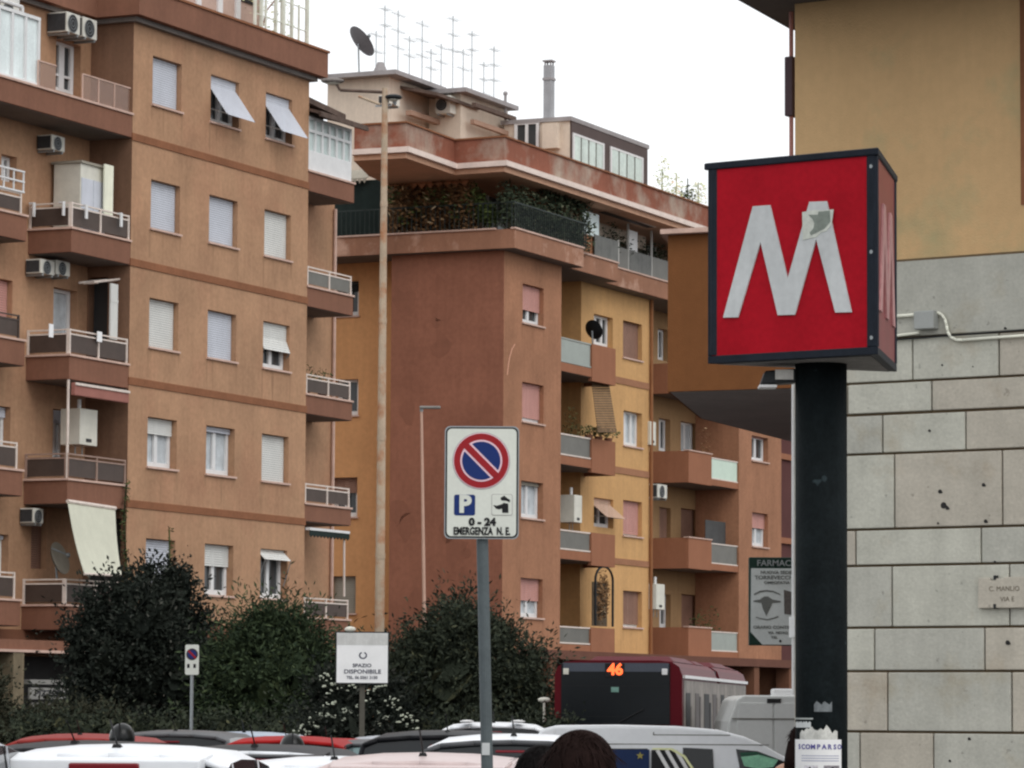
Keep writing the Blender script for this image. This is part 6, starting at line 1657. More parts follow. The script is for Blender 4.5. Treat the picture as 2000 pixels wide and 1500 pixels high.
# ================================================================== VEHICLES
def M_paint(name, c, rough=0.35, spec=0.22):
    return mat(name, c, rough, 0.05, 1.0, coat=0.0, spec=spec)
M_tyre = mat('tyre_rubber', (0.02, 0.02, 0.02), 0.9, 0.1, 5.0)
M_rim = mat('wheel_rim', (0.35, 0.35, 0.36), 0.35, 0.05, 5.0, metal=0.7)
M_cglass = glass('car_glass', (0.012, 0.014, 0.016), 0.06)
M_tail = mat('tail_lamp_red', (0.16, 0.006, 0.012), 0.25, 0.05, 5.0, coat=0.3)
M_lampw = mat('head_lamp', (0.6, 0.6, 0.6), 0.2, 0.05, 5.0)
M_trim = mat('black_trim', (0.015, 0.015, 0.016), 0.55, 0.1, 5.0)
def car(name, label, cat, px, py_top, d, heading, paint, kind='hatch', H=None, group='cars in the car park', roofm=None, glassm=None, antenna=True, spoiler=True, W_=1.74):
    """heading in degrees clockwise from +Y; py_top = sight line of the roof's highest point"""
    p = at(px, py_top, d); H = p.z if H is None else H
    T = Thing(name, label, cat, WORLD, (p.x, d, 0), group)
    a = R_(heading)
    fx, fy = math.sin(a), math.cos(a)
    def m(x, y, z): return (p.x + fx * x - fy * y, d + fy * x + fx * y, z)      # x forward, y left
    # side profile: (x, belt z, roof z, half width at belt, half width at roof)
    L = {'hatch': 4.0, 'mpv': 4.4, 'van': 5.0}[kind]
    wB = W_ / 2
    zb = H * 0.60; wr = wB * 0.74
    x0, x1 = -0.6, L - 0.6       # roof's high point is near the rear third
    if kind == 'hatch': prof = [(x0 + 0.02, zb, zb + 0.02), (x0 + 0.28, zb + .02, H - .065), (x0 + 0.48, zb + .02, H - 0.022), (x0 + 0.95, zb + .01, H), (x0 + 1.6, zb, H - 0.01), (x0 + 2.1, zb, H - 0.06), (x0 + 2.95, zb - .03, zb - .01)]
    elif kind == 'mpv': prof = [(x0 + 0.02, zb, zb + 0.02), (x0 + 0.15, zb + .02, H - .06), (x0 + 0.32, zb + .02, H - 0.02), (x0 + 0.9, zb + .01, H), (x0 + 2.2, zb, H - 0.02), (x0 + 2.75, zb, H - 0.10), (x0 + 3.6, zb - .05, zb - .03)]
    else: prof = [(x0 + 0.02, zb, zb + .02), (x0 + 0.05, zb, H - .1), (x0 + .2, zb, H - .02), (x0 + .8, zb, H), (x0 + 3.2, zb, H - .02), (x0 + 3.6, zb, H - .1), (x0 + 4.4, zb - .1, zb - .08)]
    body = MB(m)
    secs = []
    bx = [x0 - 0.02, x0 + .12, x0 + .8, x0 + 1.8, x0 + L * .62, x0 + L * .78, x0 + L - .35, x0 + L - .05]
    bt = [zb - .12, zb, zb, zb, zb - .02, zb - .12, zb - .25, zb - .42]
    bw = [wB * .86, wB * .96, wB, wB, wB, wB * .98, wB * .92, wB * .76]
    rows = []
    for x, t, w in zip(bx, bt, bw):
        rows.append([(x, w * .82, .20), (x, w * .98, .32), (x, w, t * .62), (x, w * .985, t * .86), (x, w * .90, t), (x, 0, t + .015), (x, -w * .90, t), (x, -w * .985, t * .86), (x, -w, t * .62), (x, -w * .98, .32), (x, -w * .82, .20)])
    body.grid(rows, True)
    for r, fl in ((rows[0], False), (rows[-1], True)):
        idx = [body.p(*q) for q in r]; body.f.append(idx if fl else idx[::-1])
    T.part('body', body, paint, smooth=True)
    # greenhouse
    def ring(x, zB, zR):
        f = max(0.0, min(1.0, (zR - zB) / (H - zb)))
        w1 = wB * .88; w2 = w1 + (wr - w1) * f
        return [(x, w1, zB - .01), (x, (w1 * .35 + w2 * .65) + .01, zB + (zR - zB) * .66), (x, w2 + .03, zB + (zR - zB) * .90), (x, w2 * .86, zR - .005 * f), (x, w2 * .45, zR + .022 * f), (x, 0, zR + .03 * f), (x, -w2 * .45, zR + .022 * f), (x, -w2 * .86, zR - .005 * f), (x, -w2 - .03, zB + (zR - zB) * .90), (x, -(w1 * .35 + w2 * .65) - .01, zB + (zR - zB) * .66), (x, -w1, zB - .01)]
    g = [ring(*q) for q in prof]
    roof = MB(m); roof.grid([r[2:9] for r in g[1:-1]], True)
    for a_ in (0, 8): roof.grid([r[a_:a_ + 3] for r in g[:2]], True)       # rear pillars
    T.part('roof', roof, roofm or paint, smooth=True)
    for s_, (i, j) in (('L', (0, 3)), ('R', (8, 11))):
        sg = MB(m); sg.grid([r[i:j] for r in g[1:-1]], True)
        T.part('side_window', sg, glassm or M_cglass, smooth=True)
        for k in (2, 4):
            r = g[k][i:j]; pl = MB(m)
            pl.grid([[(q[0] - .03, q[1] * 1.012, q[2]) for q in r], [(q[0] + .03, q[1] * 1.012, q[2]) for q in r]], True)
            T.part('door_pillar', pl, paint)
    T.part('rear_window', MB(m).grid([g[0][2:9], g[1][2:9]], True), glassm or M_cglass, smooth=True)
    T.part('windscreen', MB(m).grid([g[-2][2:9], g[-1][2:9]], True).grid([g[-2][0:3], g[-1][0:3]], True).grid([g[-2][8:11], g[-1][8:11]], True), glassm or M_cglass, smooth=True)
    sur = MB(m)
    top_ = [tuple(q) for q in g[1][2:9]]
    pts_ = [tuple(g[0][2])] + top_ + [tuple(g[0][8])]
    sur.tube([(q[0] - .012, q[1], q[2]) for q in pts_], .022, 6)
    T.part('rear_window_surround', sur, paint, smooth=True)
    if spoiler:
        s = MB(m); r = g[1]
        s.hexa([(prof[1][0] - .16, wr * .86, H - .135), (prof[1][0] - .16, -wr * .86, H - .135), (prof[2][0], -wr * .9, H - .07), (prof[2][0], wr * .9, H - .07)],
               [(prof[1][0] - .16, wr * .86, H - .055), (prof[1][0] - .16, -wr * .86, H - .055), (prof[2][0], -wr * .9, H - .02), (prof[2][0], wr * .9, H - .02)])
        sp = T.part('spoiler', s, roofm or paint, bevel=.012)
    T.part('brake_light', MB(m).box(prof[1][0] - (.175 if spoiler else .04), prof[1][0] - .10 if spoiler else prof[1][0] + .03, -(.205 if spoiler else .13), .205 if spoiler else .13, H - .125, H - (.075 if spoiler else .10)), M_tail, bevel=.012)
    if antenna:
        an = MB(m).hexa([(x0 + .5, .04, H - .035), (x0 + .5, -.04, H - .035), (x0 + .68, -.03, H - .01), (x0 + .68, .03, H - .01)], [(x0 + .52, .02, H + .03), (x0 + .52, -.02, H + .03), (x0 + .60, -.01, H + .03), (x0 + .60, .01, H + .03)])
        T.part('antenna', an.cyl((x0 + .55, 0, H + .02), (x0 + .30, 0, H + .17), .006, 5), M_trim)
    for sx in (x0 + .72, x0 + L - .78):
        for sy in (1, -1):
            w = T.part('wheel', MB(m).cyl((sx, sy * (wB - .2), .31), (sx, sy * (wB + .005), .31), .31, 18), M_tyre)
            T.part('rim', MB(m).cyl((sx, sy * (wB - .05), .31), (sx, sy * (wB + .012), .31), .20, 12), M_rim, w)
    for sy in (1, -1):
        T.part('tail_light', MB(m).box(x0 - .03, x0 + .12, sy * wB * .80 - .09, sy * wB * .80 + .09, zb - .32, zb - .08), M_tail, bevel=.02)
        T.part('headlight', MB(m).box(x0 + L - .42, x0 + L - .12, sy * wB * .72 - .12, sy * wB * .72 + .12, zb - .46, zb - .34), M_lampw, bevel=.02)
        T.part('mirror', MB(m).box(x0 + L * .62, x0 + L * .62 + .16, sy * (wB + .1) - .09, sy * (wB + .1) + .09, zb + .02, zb + .16), paint, bevel=.03)
    T.part('bumper', MB(m).box(x0 - .08, x0 + .04, -wB * .84, wB * .84, .28, .52), M_trim, bevel=.03)
    T.part('number_plate', MB(m).box(x0 - .10, x0 - .083, -.26, .26, .55, .66), M_white)
    return T
P_white = M_paint('white_car_paint', (0.80, 0.82, 0.85)); P_silver = M_paint('silver_car_paint', C(150, 154, 160, 1.3)); P_grey = M_paint('grey_car_paint', (0.09, 0.092, 0.098), .4, .15)
P_blue = M_paint('silver_blue_paint', C(146, 158, 172, 1.3)); P_red = M_paint('red_car_paint', (0.36, 0.016, 0.016), .5, .06); P_black = mat('black_car_paint', (0.010, 0.010, 0.012), 0.45, 0.05, 1.0, spec=0.12)
P_pink = M_paint('champagne_paint', C(178, 162, 160, 1.3)); P_dkr = M_paint('dull_red_paint', (0.26, 0.035, 0.03), .5, .1)
car('car', 'white hatchback in the left foreground with a wide dark red brake light', 'car', 232, 1463, 22.0, 4, P_white)
car('car', 'silver grey car cut off by the left edge of the picture', 'car', -290, 1432, 20.5, 2, P_silver, spoiler=False)
car('car', 'black car whose curved dark roof shows behind the left shoulder of the white hatchback', 'car', 150, 1454, 27.0, 8, P_black, spoiler=False)
car('car', 'pinkish red car with a bright roof line behind the white hatchback', 'car', 158, 1438, 38.0, 2, P_dkr, kind='mpv', spoiler=False)
car('car', 'long grey car behind the person in the left helmet', 'car', 345, 1430, 45.0, 6, P_grey, kind='mpv', spoiler=False)
car('car', 'pale silver blue car with a low flat roof behind the black arched roof', 'car', 478, 1433, 47.0, 3, P_blue, kind='mpv', spoiler=False)
car('car', 'small white car with a black arched roof left of the right hand helmet', 'car', 500, 1461, 28.0, 5, P_white, roofm=P_black)
car('car', 'white car with only its roof and a black aerial base showing at the bottom edge', 'car', 655, 1486, 25.0, 3, P_white)
car('car', 'bright red car left of the right hand helmet with its rear end towards us', 'car', 560, 1442, 43.0, 4, P_red, spoiler=False)
car('car', 'bright red car between the right hand helmet and the teal rear window', 'car', 640, 1446, 46.0, 4, P_red, spoiler=False)
M_teal = mat('teal_windscreen', C(122, 146, 148, 1.2), 0.15, 0.12, 4.0, coat=.5)
car('car', 'low dark car with a pale teal rear window glinting below the white blossom shrub', 'car', 742, 1448, 44.0, 3, P_grey, glassm=M_teal, antenna=False, spoiler=False)
car('car', 'champagne coloured car with a dark red aerial at the bottom left of the sign pole', 'car', 828, 1479, 24.0, 4, P_pink)
car('car', 'tall glossy black car with bright reflections left of the sign pole', 'car', 875, 1432, 34.0, 3, P_black, kind='mpv', W_=1.85, spoiler=False)
car('car', 'white estate car with roof bars glimpsed behind the sign pole', 'car', 965, 1414, 52.0, 2, P_white, kind='mpv', W_=1.8, spoiler=False)
car('car', 'dark grey car with a white rimmed roof right of the sign pole', 'car', 1005, 1440, 30.0, 4, P_grey, roofm=P_white, spoiler=False)
car('car', 'silver car parked further back in the gap behind the red cars', 'car', 770, 1440, 52.0, 5, P_silver, spoiler=False)
# roof bars of the estate
c = at(965, 1412, 52)
for k, px in enumerate((912, 1012)):
    q_ = at(px, 1409, 51.6)
    single('roof_box', MB().ball((q_.x, 51.6, q_.z), .10, .3, .022, 10, 5), M_white, ['slim pale roof pod on the left side of the distant white estate', 'slim pale roof pod on the right side of the distant white estate'][k], 'roof pod', WORLD, (q_.x, 51.6, q_.z))

# side-on white people carrier ---------------------------------------------
Dv = 40.0
tr_ = at(1200, 1417, Dv); HV = tr_.z
V = Thing('minivan', 'white minivan parked side on at the bottom right with posters behind its windows', 'van', WORLD, (tr_.x, Dv, 0))
yaw = R_(3)
def mv(x, y, z): return (tr_.x + x * math.cos(yaw) + y * math.sin(yaw), Dv - x * math.sin(yaw) + y * math.cos(yaw), z)   # x right (front), y away
def vx(px): return (px - 1200) * Dv / FPX
sill_ = [(1046, 1500, .3), (1043, 1450, .0)]
prof = [(1030, 1530), (1038, 1470), (1046, 1440), (1058, 1424), (1085, 1417), (1200, 1416), (1320, 1419), (1400, 1426), (1455, 1440), (1495, 1458), (1530, 1478), (1560, 1492)]
pr = [(vx(px), at(px, py, Dv).z) for px, py in prof]
top = pr[:]
lower = [(2.35, .95), (2.62, .78), (2.66, .35), (2.5, .22), (-1.0, .22), (-1.02, .6)]
out = top + lower
b_ = MB(mv)
n = len(out); W2 = 1.70
ins = lambda z: 0.10 * max(0, (z - .95)) / .65
idx0 = [b_.p(x, ins(z), z) for x, z in out]; idx1 = [b_.p(x, W2 - ins(z), z) for x, z in out]
b_.f.append(idx0); b_.f.append(idx1[::-1])
for k in range(n): b_.f.append([idx0[(k + 1) % n], idx0[k], idx1[k], idx1[(k + 1) % n]])
V.part('body', b_, P_white, bevel=.03)
def vpanel(nm, pts, m, off=-.012, parent=None, th=.006):
    P3 = [(vx(px), at(px, py, Dv).z) for px, py in pts]
    g = MB(mv)
    a = [g.p(x, ins(z) + off, z) for x, z in P3]; b = [g.p(x, ins(z) + off + th, z) for x, z in P3]
    g.f.append(a); g.f.append(b[::-1])
    for k in range(len(a)): g.f.append([a[(k + 1) % len(a)], a[k], b[k], b[(k + 1) % len(a)]])
    return V.part(nm, g, m, parent)
vpanel('side_window', [(1075, 1462), (1265, 1462), (1265, 1535), (1060, 1535)], M_cglass)
M_vblue = mat('window_poster_blue', (0.006, 0.022, 0.085), 0.5, 0.1, 4.0)
vpanel('window_poster', [(1192, 1464), (1268, 1464), (1268, 1533), (1192, 1533)], M_vblue, -.020)
st = []
cxx, cyy = 1250, 1476
for k in range(10):
    r = 8 if k % 2 == 0 else 3.4
    st.append((cxx + r * math.sin(k * math.pi / 5), cyy - r * math.cos(k * math.pi / 5)))
vpanel('star', st, mat('star_gold', C(120, 112, 62), 0.6, 0.1, 5.0), -.028)
vpanel('side_window', [(1333, 1460), (1391, 1463), (1394, 1535), (1333, 1535)], M_cglass)
vpanel('side_window', [(1436, 1463), (1478, 1467), (1522, 1484), (1560, 1500), (1560, 1535), (1450, 1535)], M_cglass)
vpanel('window_reflection_film', [(1446, 1478), (1480, 1474), (1518, 1484), (1508, 1498), (1480, 1502), (1452, 1496)], mat('green_reflection', C(132, 188, 158, 1.0), 0.3, 0.25, 6.0), -.020)  # green reflection in the front window, painted as a flat panel
vpanel('window_reflection_film', [(1444, 1470), (1475, 1468), (1515, 1482), (1480, 1473), (1446, 1477)], mat('dark_green_reflection', (0.012, 0.07, 0.04), 0.3, 0.1, 6.0), -.022)  # darker upper edge of the painted reflection
zb_pts = [(1272, 1465), (1310, 1464), (1335, 1478), (1360, 1515), (1366, 1535), (1272, 1535)]
vpanel('striped_screen', zb_pts, M_signblk, -.030)
for k in range(6):
    x_ = 1262 + k * 18
    pts_ = [(x_, 1466 + max(0, -k + 1) * 2), (x_ + 7, 1464), (x_ + 48, 1535), (x_ + 40, 1535)]
    pts_ = [(min(max(px, 1273), 1274 + (py - 1464) * 1.3 + 62 if py > 1480 else 1335), py) for px, py in pts_]
    if pts_[1][0] - pts_[0][0] > 1: vpanel('stripe', pts_, M_white, -.036)
vpanel('screen_edge', [(1272, 1464), (1275, 1461), (1312, 1461), (1338, 1476), (1366, 1518), (1362, 1520), (1334, 1479), (1310, 1465)], mat('pale_yellow_edge', C(180, 182, 140), 0.6, 0.1, 5.0), -.040)
for p0, p1 in (((1083, 1448), (1500, 1456)), ((1275, 1430), (1425, 1437))):
    a = (vx(p0[0]), at(*p0, Dv).z); b = (vx(p1[0]), at(*p1, Dv).z)
    V.part('seam', MB(mv).box(a[0], b[0], ins(a[1]) - .004, ins(a[1]) + .004, b[1], b[1] + .010), M_panelg)
a = at(1275, 1430, Dv).z
V.part('seam', MB(mv).box(vx(1275), vx(1275) + .01, ins(a) - .004, ins(a) + .01, at(1275, 1500, Dv).z, a), M_panelg)
for sx in (-.35, 2.0):
    w = V.part('wheel', MB(mv).cyl((sx, -.02, .31), (sx, .2, .31), .31, 18), M_tyre); V.part('rim', MB(mv).cyl((sx, -.03, .31), (sx, .05, .31), .2, 12), M_rim, w)
    w = V.part('wheel', MB(mv).cyl((sx, W2 - .2, .31), (sx, W2 + .02, .31), .31, 18), M_tyre); V.part('rim', MB(mv).cyl((sx, W2, .31), (sx, W2 + .03, .31), .2, 12), M_rim, w)
V.part('headlight', MB(mv).box(2.45, 2.64, -.01, .3, .6, .74), M_lampw, bevel=.02)
V.part('tail_light', MB(mv).box(-1.06, -.92, -.01, .12, .7, 1.2), M_tail, bevel=.02)

# bus ---------------------------------------------------------------------
Dbu = 73.0
bl_, br_ = at(1083, 1395, Dbu), at(1331, 1395, Dbu)
HB = at(1205, 1290, Dbu).z
hb = R_(8.5)
BW = 2.5
BU = Thing('bus', 'dark red city bus seen from behind showing route number 46 in orange lights', 'bus', WORLD, (bl_.x, Dbu, 0))
# x across (right), y forward (away), origin at the rear left corner
def mb_(x, y, z): return (bl_.x + x * math.cos(hb) + y * math.sin(hb), Dbu - x * math.sin(hb) + y * math.cos(hb), z)
M_busr = M_paint('bus_maroon', (0.095, 0.007, 0.012), .45, .08)
def busec(y0, y1, nm, Hh_):
    r = .22
    sec = [(0, .35), (0, Hh_ - .28), (.06, Hh_ - .12), (.20, Hh_ - .03), (.45, Hh_), (BW - .45, Hh_), (BW - .20, Hh_ - .03), (BW - .06, Hh_ - .12), (BW, Hh_ - .28), (BW, .35)]
    g = MB(mb_)
    a = [g.p(x, y0, z) for x, z in sec]; b = [g.p(x, y1, z) for x, z in sec]
    g.f.append(a[::-1]); g.f.append(b)
    for k in range(len(a)): g.f.append([a[k], a[(k + 1) % len(a)], b[(k + 1) % len(a)], b[k]])
    return BU.part(nm, g, M_busr)
busec(0, 7.2, 'body', HB); busec(7.9, 14.4, 'front_body', HB)
g = MB(mb_)
for k in range(7): g.box(.08, BW - .08, 7.2 + .1 * k, 7.26 + .1 * k, .4, HB - .12)
BU.part('bellows', g, M_trim)
sy = -.012
bz = lambda py: at(1205, py, Dbu).z
bxp = lambda px: (px - 1083) * Dbu / FPX
BU.part('rear_window', MB(mb_).box(bxp(1096), bxp(1309), sy - .006, sy + .01, bz(1415), bz(1296)), mat('bus_rear_glass', (0.010, 0.012, 0.014), .18, .1, 2.0), bevel=.05)
BU.part('top_panel', MB(mb_).box(bxp(1100), bxp(1306), sy - .012, sy - .007, bz(1312), bz(1295)), mat('bus_top_panel', C(58, 62, 70), .4, .1, 2.0))
led = BU.part('number_box', MB(mb_).box(bxp(1182), bxp(1220), sy - .02, sy - .013, bz(1322), bz(1296)), M_trim)
M_led = emit('orange_led', (1.0, 0.13, 0.03), 1.7)
c = (bxp(1202), sy - .024, bz(1308.5))
o = text_part('route_number', '46', .30, M_led, BU.o, Matrix.Rotation(-hb, 4, 'Z') @ Matrix.Translation((c[0], c[1], c[2])) @ UPRIGHT, bold=.012, extrude=.002)
BU.part('marker_light', MB(mb_).box(bxp(1100), bxp(1111), sy - .03, sy - .013, bz(1318), bz(1306)), M_offw, bevel=.01)
BU.part('marker_light', MB(mb_).box(bxp(1293), bxp(1304), sy - .03, sy - .013, bz(1318), bz(1306)), M_white, bevel=.01)
BU.part('window_sticker', MB(mb_).box(bxp(1194), bxp(1209), sy - .016, sy - .0065, bz(1352), bz(1342)), mat('green_sticker', C(84, 112, 104), .6, .2, 8.0))
for zz in (bz(1340), bz(1400)): BU.part('panel_gap', MB(mb_).box(bxp(1096), bxp(1309), sy - .008, sy - .0065, zz, zz + .008), M_trim)
BU.part('wiper', MB(mb_).cyl((1.25, sy - .03, bz(1412)), (1.75, sy - .03, bz(1385)), .012, 5), M_trim)
BU.part('engine_cover', MB(mb_).box(.25, BW - .25, -.03, .0, .5, bz(1432)), M_busr, bevel=.02)
BU.part('bumper', MB(mb_).box(.02, BW - .02, -.08, .02, .32, .55), M_trim, bevel=.03)
for x_ in (.18, BW - .18): BU.part('tail_light', MB(mb_).box(x_ - .09, x_ + .09, -.03, .01, .75, 1.3), M_tail, bevel=.02)
# side with advertising wrap and windows
M_wrap = mat('grey_wrap', C(104, 98, 92), .5, .35, 2.5, streak=.5)
BU.part('side_wrap', MB(mb_).box(BW, BW + .012, .25, 14.3, .55, HB - .38), M_wrap)
M_wrapd = mat('wrap_dark_figures', C(58, 52, 50), .5, .3, 3.0)
rnd = random.Random(8)
for k in range(7):
    y0 = .6 + k * 1.85; w_ = rnd.uniform(.7, 1.2)
    BU.part('side_window', MB(mb_).box(BW + .013, BW + .02, y0, y0 + w_, 1.25, HB - .62), M_wrapd if k % 2 else M_trim, bevel=.0)
    BU.part('wrap_print', MB(mb_).sheet([(BW + .02, 0), (BW + .021, 0), (BW + .021, .1), (BW + .02, .1)], 0, .01) if False else MB(mb_).box(BW + .0135, BW + .022, y0 + w_ + .1, y0 + w_ + .1 + rnd.uniform(.2, .5), rnd.uniform(.8, 1.1), HB - rnd.uniform(.6, 1.0)), [M_wrap, M_wrapd, M_trim][k % 3])
BU.part('gutter', MB(mb_).box(BW + .0, BW + .05, .1, 14.4, HB - .34, HB - .28), M_white)
for (y0, y1, h) in ((.6, 4.5, .26), (5.0, 6.6, .2), (9, 12.5, .26), (12.9, 13.9, .14)):
    BU.part('roof_pod', MB(mb_).hexa([(.55, y0, HB - .02), (BW - .2, y0, HB - .02), (BW - .2, y1, HB - .02), (.55, y1, HB - .02)], [(.7, y0 + .3, HB + h * .35), (BW - .35, y0 + .3, HB + h * .35), (BW - .35, y1 - .5, HB + h * .35), (.7, y1 - .5, HB + h * .35)]), M_busr, bevel=.03)
for y_ in (1.9, 5.4, 12.4):
    for x_ in (.0, BW - .28):
        w = BU.part('wheel', MB(mb_).cyl((x_, y_, .48), (x_ + .28, y_, .48), .48, 20), M_tyre)
        BU.part('rim', MB(mb_).cyl((x_ - .01, y_, .48), (x_ + .29, y_, .48), .27, 14), M_rim, w)
m_ = at(1063, 1367, 74)
single('round_mirror', MB().ball((m_.x, 74, m_.z), .13, .06, .055, 12, 6).cyl((m_.x, 74, m_.z), (m_.x, 74, 0.0), .025, 8), M_offw, 'small pale rounded mirror on a thin stalk left of the bus', 'mirror', WORLD, (m_.x, 74, 0))

# white panel van behind the minivan
Dw = 70.5
a, b = at(1417, 1420, Dw), at(1606, 1420, Dw); HW = at(1480, 1358, Dw).z; ww = b.x - a.x
PV = Thing('panel_van', 'pale grey white panel van seen from behind beyond the minivan', 'van', WORLD, (a.x, Dw, 0))
def mw(x, y, z): return (a.x + x, Dw + y, z)
sec = [(0, .3), (.0, 1.2), (.06, 1.6), (.22, HW - .08), (.34, HW), (ww - .34, HW), (ww - .22, HW - .08), (ww - .06, 1.6), (ww, 1.2), (ww, .3)]
g = MB(mw); p_ = [g.p(x, 0, z) for x, z in sec]; q_ = [g.p(x, 4.8, z) for x, z in sec]
g.f.append(p_[::-1]); g.f.append(q_)
for k in range(len(p_)): g.f.append([p_[k], p_[(k + 1) % len(p_)], q_[(k + 1) % len(p_)], q_[k]])
P_van = M_paint('van_paint', C(164, 166, 164, 1.5), .4)
PV.part('body', g, P_van, bevel=.03)
PV.part('rear_door', MB(mw).hexa([(.10, -.02, .5), (ww / 2 - .02, -.02, .5), (ww / 2 - .02, -.02, HW - .14), (.26, -.02, HW - .14)], [(.10, -.001, .5), (ww / 2 - .02, -.001, .5), (ww / 2 - .02, -.001, HW - .14), (.26, -.001, HW - .14)]), P_van, bevel=.008)
PV.part('rear_door', MB(mw).hexa([(ww / 2 + .02, -.02, .5), (ww - .10, -.02, .5), (ww - .26, -.02, HW - .14), (ww / 2 + .02, -.02, HW - .14)], [(ww / 2 + .02, -.001, .5), (ww - .10, -.001, .5), (ww - .26, -.001, HW - .14), (ww / 2 + .02, -.001, HW - .14)]), P_van, bevel=.008)
z_ = at(1480, 1404, Dw).z
PV.part('door_seam', MB(mw).box(.12, ww - .08, -.03, -.0205, z_ - .012, z_ + .012), M_panelg)
PV.part('brake_light', MB(mw).box(ww / 2 - .13, ww / 2 + .13, -.03, -.001, HW - .14, HW - .06), M_dark)
PV.part('roof_vent', MB(mw).box(ww / 2, ww / 2 + .5, .2, .9, HW - .06, at(1520, 1345, Dw).z), M_white, bevel=.03)
for x_ in (.05, ww - .25):
    for y_ in (.9, 3.9): PV.part('wheel', MB(mw).cyl((x_, y_, .34), (x_ + .2, y_, .34), .34, 16), M_tyre)
for x_ in (.02, ww - .14): PV.part('tail_light', MB(mw).box(x_, x_ + .12, -.03, .0, .8, 1.3), M_tail)

# ================================================================== PEOPLE
def person(label, px, py_top, d, heading, hair, jacket, trousers, helmet=None, hairlen=0.0, group=None, hw=1.0, pose=0):
    top = at(px, py_top, d); Ht = top.z
    T = Thing('person', label, 'person', WORLD, (top.x, d, 0), group)
    k = Ht / 1.72; a = R_(heading); fx, fy = math.sin(a), math.cos(a)
    def m(x, y, z): return Vector((fy * x + fx * y, -fx * x + fy * y, z)) * k     # x right, y forward
    # skeleton for one continuous skinned body
    V_ = [(0, 0, .95), (0, .01, 1.12), (0, .0, 1.30), (0, -.01, 1.43), (0, .01, 1.50), (0, .02, 1.565)]
    R2 = [.150, .135, .155, .085, .055, .062]
    E_ = [(0, 1), (1, 2), (2, 3), (3, 4), (4, 5)]
    for s in (-1, 1):
        n = len(V_); V_ += [(s * .17, -.01, 1.40), (s * .225, -.02, 1.13), (s * .235, .06, .90), (s * .235, .10, .80)]
        R2 += [.068, .046, .036, .030]; E_ += [(3, n), (n, n + 1), (n + 1, n + 2), (n + 2, n + 3)]
        base_h = n + 3
        for q_, (dx, dy, L) in enumerate(((-.028, .01, .075), (-.010, .018, .085), (.010, .018, .080), (.028, .012, .065))):
            f0 = len(V_); V_ += [(s * .235 + dx * .9, .10 + dy, .765), (s * .235 + dx, .112 + dy, .73), (s * .235 + dx * .9, .10 + dy, .765 - L)]
            R2 += [.0095, .0088, .008]; E_ += [(base_h, f0), (f0, f0 + 1), (f0 + 1, f0 + 2)]
        f0 = len(V_); V_ += [(s * .235 - s * .035, .12, .775), (s * .235 - s * .045, .135, .745)]; R2 += [.011, .009]; E_ += [(base_h, f0), (f0, f0 + 1)]
        n = len(V_); V_ += [(s * .095, 0, .90), (s * .105, .02, .50), (s * .11, -.01, .09), (s * .115, .13, .04)]
        R2 += [.092, .060, .042, .036]; E_ += [(0, n), (n, n + 1), (n + 1, n + 2), (n + 2, n + 3)]
    me = bpy.data.meshes.new('body'); me.from_pydata([m(*v) for v in V_], E_, []); me.update()
    o = bpy.data.objects.new('body', me); COL.objects.link(o); o.parent = T.o
    sk = o.modifiers.new('skin', 'SKIN'); sk.use_smooth_shade = True
    for i, sv in enumerate(me.skin_vertices[0].data):
        sv.radius = (R2[i] * k * (1.15 if i < 3 else 1), R2[i] * k); sv.use_root = (i == 0)
    o.modifiers.new('sub', 'SUBSURF').levels = 1; o.modifiers['sub'].render_levels = 2
    me.materials.append(M_skin)
    # head with face
    hc = (0, .035, 1.615)
    h = MB(m); h.ball(hc, .074 * hw, .094, .112, 20, 14)
    h.ball((0, .128, 1.595), .013, .018, .022, 8, 6)
    for s in (-1, 1): h.ball((s * .076, .03, 1.605), .012, .022, .032, 8, 6)
    h.ball((0, .105, 1.545), .035, .028, .026, 10, 6)
    hd_ = h.obj('head', M_skin, T.o, smooth=True)
    for s in (-1, 1): MB(m).ball((s * .030, .112, 1.620), .014, .012, .009, 8, 6).obj('eye', M_white, hd_, smooth=True)
    MB(m).ball((0, .122, 1.556), .024, .010, .006, 8, 5).obj('mouth', mat('lips', (0.30, 0.09, 0.08), .6, .05, 5.0), hd_, smooth=True)
    # jacket and trousers as shells following the body
    j = MB(m)
    def tube_ring(pts):      # (x,y,z,rx,ry)
        rows = []
        for (x, y, z, rx, ry) in pts: rows.append([(x + rx * math.cos(2 * math.pi * q / 18), y + ry * math.sin(2 * math.pi * q / 18), z) for q in range(19)])
        return rows
    j.grid(tube_ring([(0, 0, .80, .205, .150), (0, 0, .95, .200, .145), (0, .0, 1.12, .190, .138), (0, 0, 1.30, .215, .150), (0, -.01, 1.40, .205, .125), (0, -.005, 1.455, .120, .090), (0, .005, 1.485, .072, .072)]))
    for s in (-1, 1): j.grid(tube_ring([(s * .17, -.01, 1.435, .055, .060), (s * .195, -.01, 1.40, .075, .080), (s * .225, -.02, 1.13, .064, .066), (s * .236, .05, .92, .050, .052), (s * .236, .085, .83, .042, .044)]))
    j.obj('jacket', jacket, T.o, smooth=True)
    t = MB(m)
    for s in (-1, 1): t.grid(tube_ring([(s * .09, 0, .93, .115, .125), (s * .10, .01, .70, .095, .10), (s * .105, .02, .50, .078, .082), (s * .11, .0, .10, .062, .066)]))
    t.obj('trousers', trousers, T.o, smooth=True)
    for s in (-1, 1): MB(m).ball((s * .113, .05, .04), .052, .135, .045, 12, 6).obj('shoe', M_trim, T.o, smooth=True)
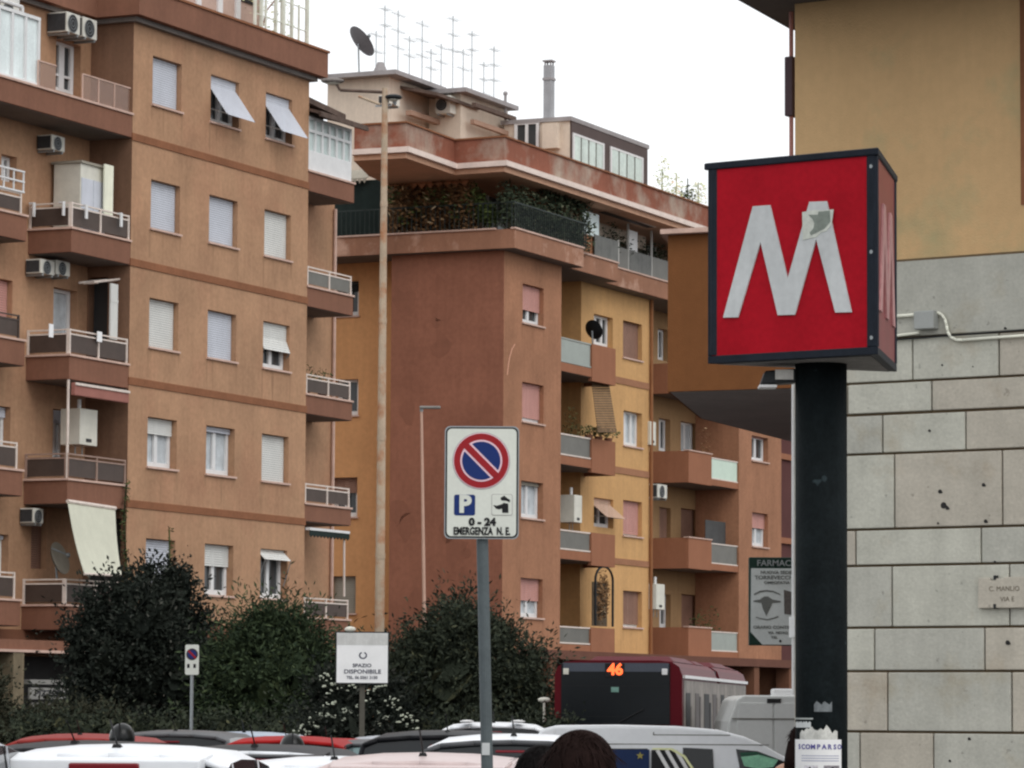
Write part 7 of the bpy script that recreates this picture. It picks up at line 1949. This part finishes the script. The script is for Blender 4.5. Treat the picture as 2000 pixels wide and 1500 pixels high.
    if helmet:
        hm = MB(m); hm.ball((0, .02, 1.60), .125, .145, .145, 22, 14, z0=-.75)
        hh = hm.obj('helmet', helmet, T.o, smooth=True)
        MB(m).box(-.006, .006, -.128, -.10, 1.52, 1.745).obj('helmet_ridge', M_trim, hh)
    else:
        hr = MB(m); rnd = random.Random(int(px))
        hr.ball((0, .015, 1.635), .092 * hw, .108, .105, 22, 14, z0=-.55)
        hr.ball((0, -.02, 1.60), .090 * hw, .092, .12, 22, 14)
        if hairlen: hr.grid([[(x + .0, y - .02, z) for x, y, z in r] for r in tube_ring([(0, -.005, 1.62, .097 * hw, .085), (0, -.02, 1.52, .115 * hw, .080), (0, -.03, 1.42, .125 * hw, .075), (0, -.04, 1.62 - hairlen, .105 * hw, .06)])])
        for q_ in range(700):    # loose strands
            th = rnd.uniform(0, 6.28); ph = rnd.uniform(0, 1.3)
            n_ = Vector((math.sin(ph) * math.cos(th) * hw, math.sin(ph) * math.sin(th), math.cos(ph)))
            p = Vector((0, .005, 1.63)) + Vector((n_.x * .093, n_.y * .106, n_.z * .108)); e = p + Vector((n_.x * .022, n_.y * .022, n_.z * .008 - .05)) + Vector((rnd.gauss(0, .012), rnd.gauss(0, .012), rnd.gauss(0, .012)))
            w_ = n_.orthogonal().normalized() * .004
            hr.quad(tuple(p - w_), tuple(p + w_), tuple(e + w_ * .3), tuple(e - w_ * .3))
        hr.obj('hair', hair, T.o, smooth=True)
    return T
M_skin = mat('skin', (0.42, 0.24, 0.17), .55, .05, 8.0)
M_hairb = mat('dark_brown_hair', (0.016, 0.009, 0.008), .8, .35, 14.0, spec=0.03, streak=.4)
M_hairk = mat('black_hair', (0.007, 0.006, 0.006), .8, .3, 14.0, spec=0.03)
M_jblk = mat('black_jacket', (0.014, 0.014, 0.016), .85, .15, 3.0); M_jbr = mat('brown_jacket', (0.035, 0.020, 0.017), .85, .15, 3.0); M_jean = mat('dark_jeans', (0.03, 0.04, 0.06), .9, .1, 4.0)
M_helm = mat('black_helmet', (0.010, 0.011, 0.011), .3, .05, 3.0, spec=.2, coat=.1)
person('person with thick dark brown hair seen from behind in front of the minivan', 1133, 1438, 10.6, 8, M_hairb, M_jbr, M_jean, hairlen=.25, hw=1.12)
person('person in black with black hair just left of the brown haired head', 1058, 1466, 12.2, -10, M_hairk, M_jblk, M_jean, hairlen=.2)
person('person in a dark brown jacket half hidden behind the metro sign pole', 1568, 1418, 24.5, 15, M_hairb, M_jbr, M_jean, hairlen=.2)
person('person wearing a round black helmet standing behind the white hatchback', 238, 1417, 34.0, 5, M_hairk, M_jblk, M_jean, helmet=M_helm)
person('person wearing a round black helmet standing in front of the red cars', 571, 1437, 33.0, -5, M_hairk, M_jblk, M_jean, helmet=M_helm)
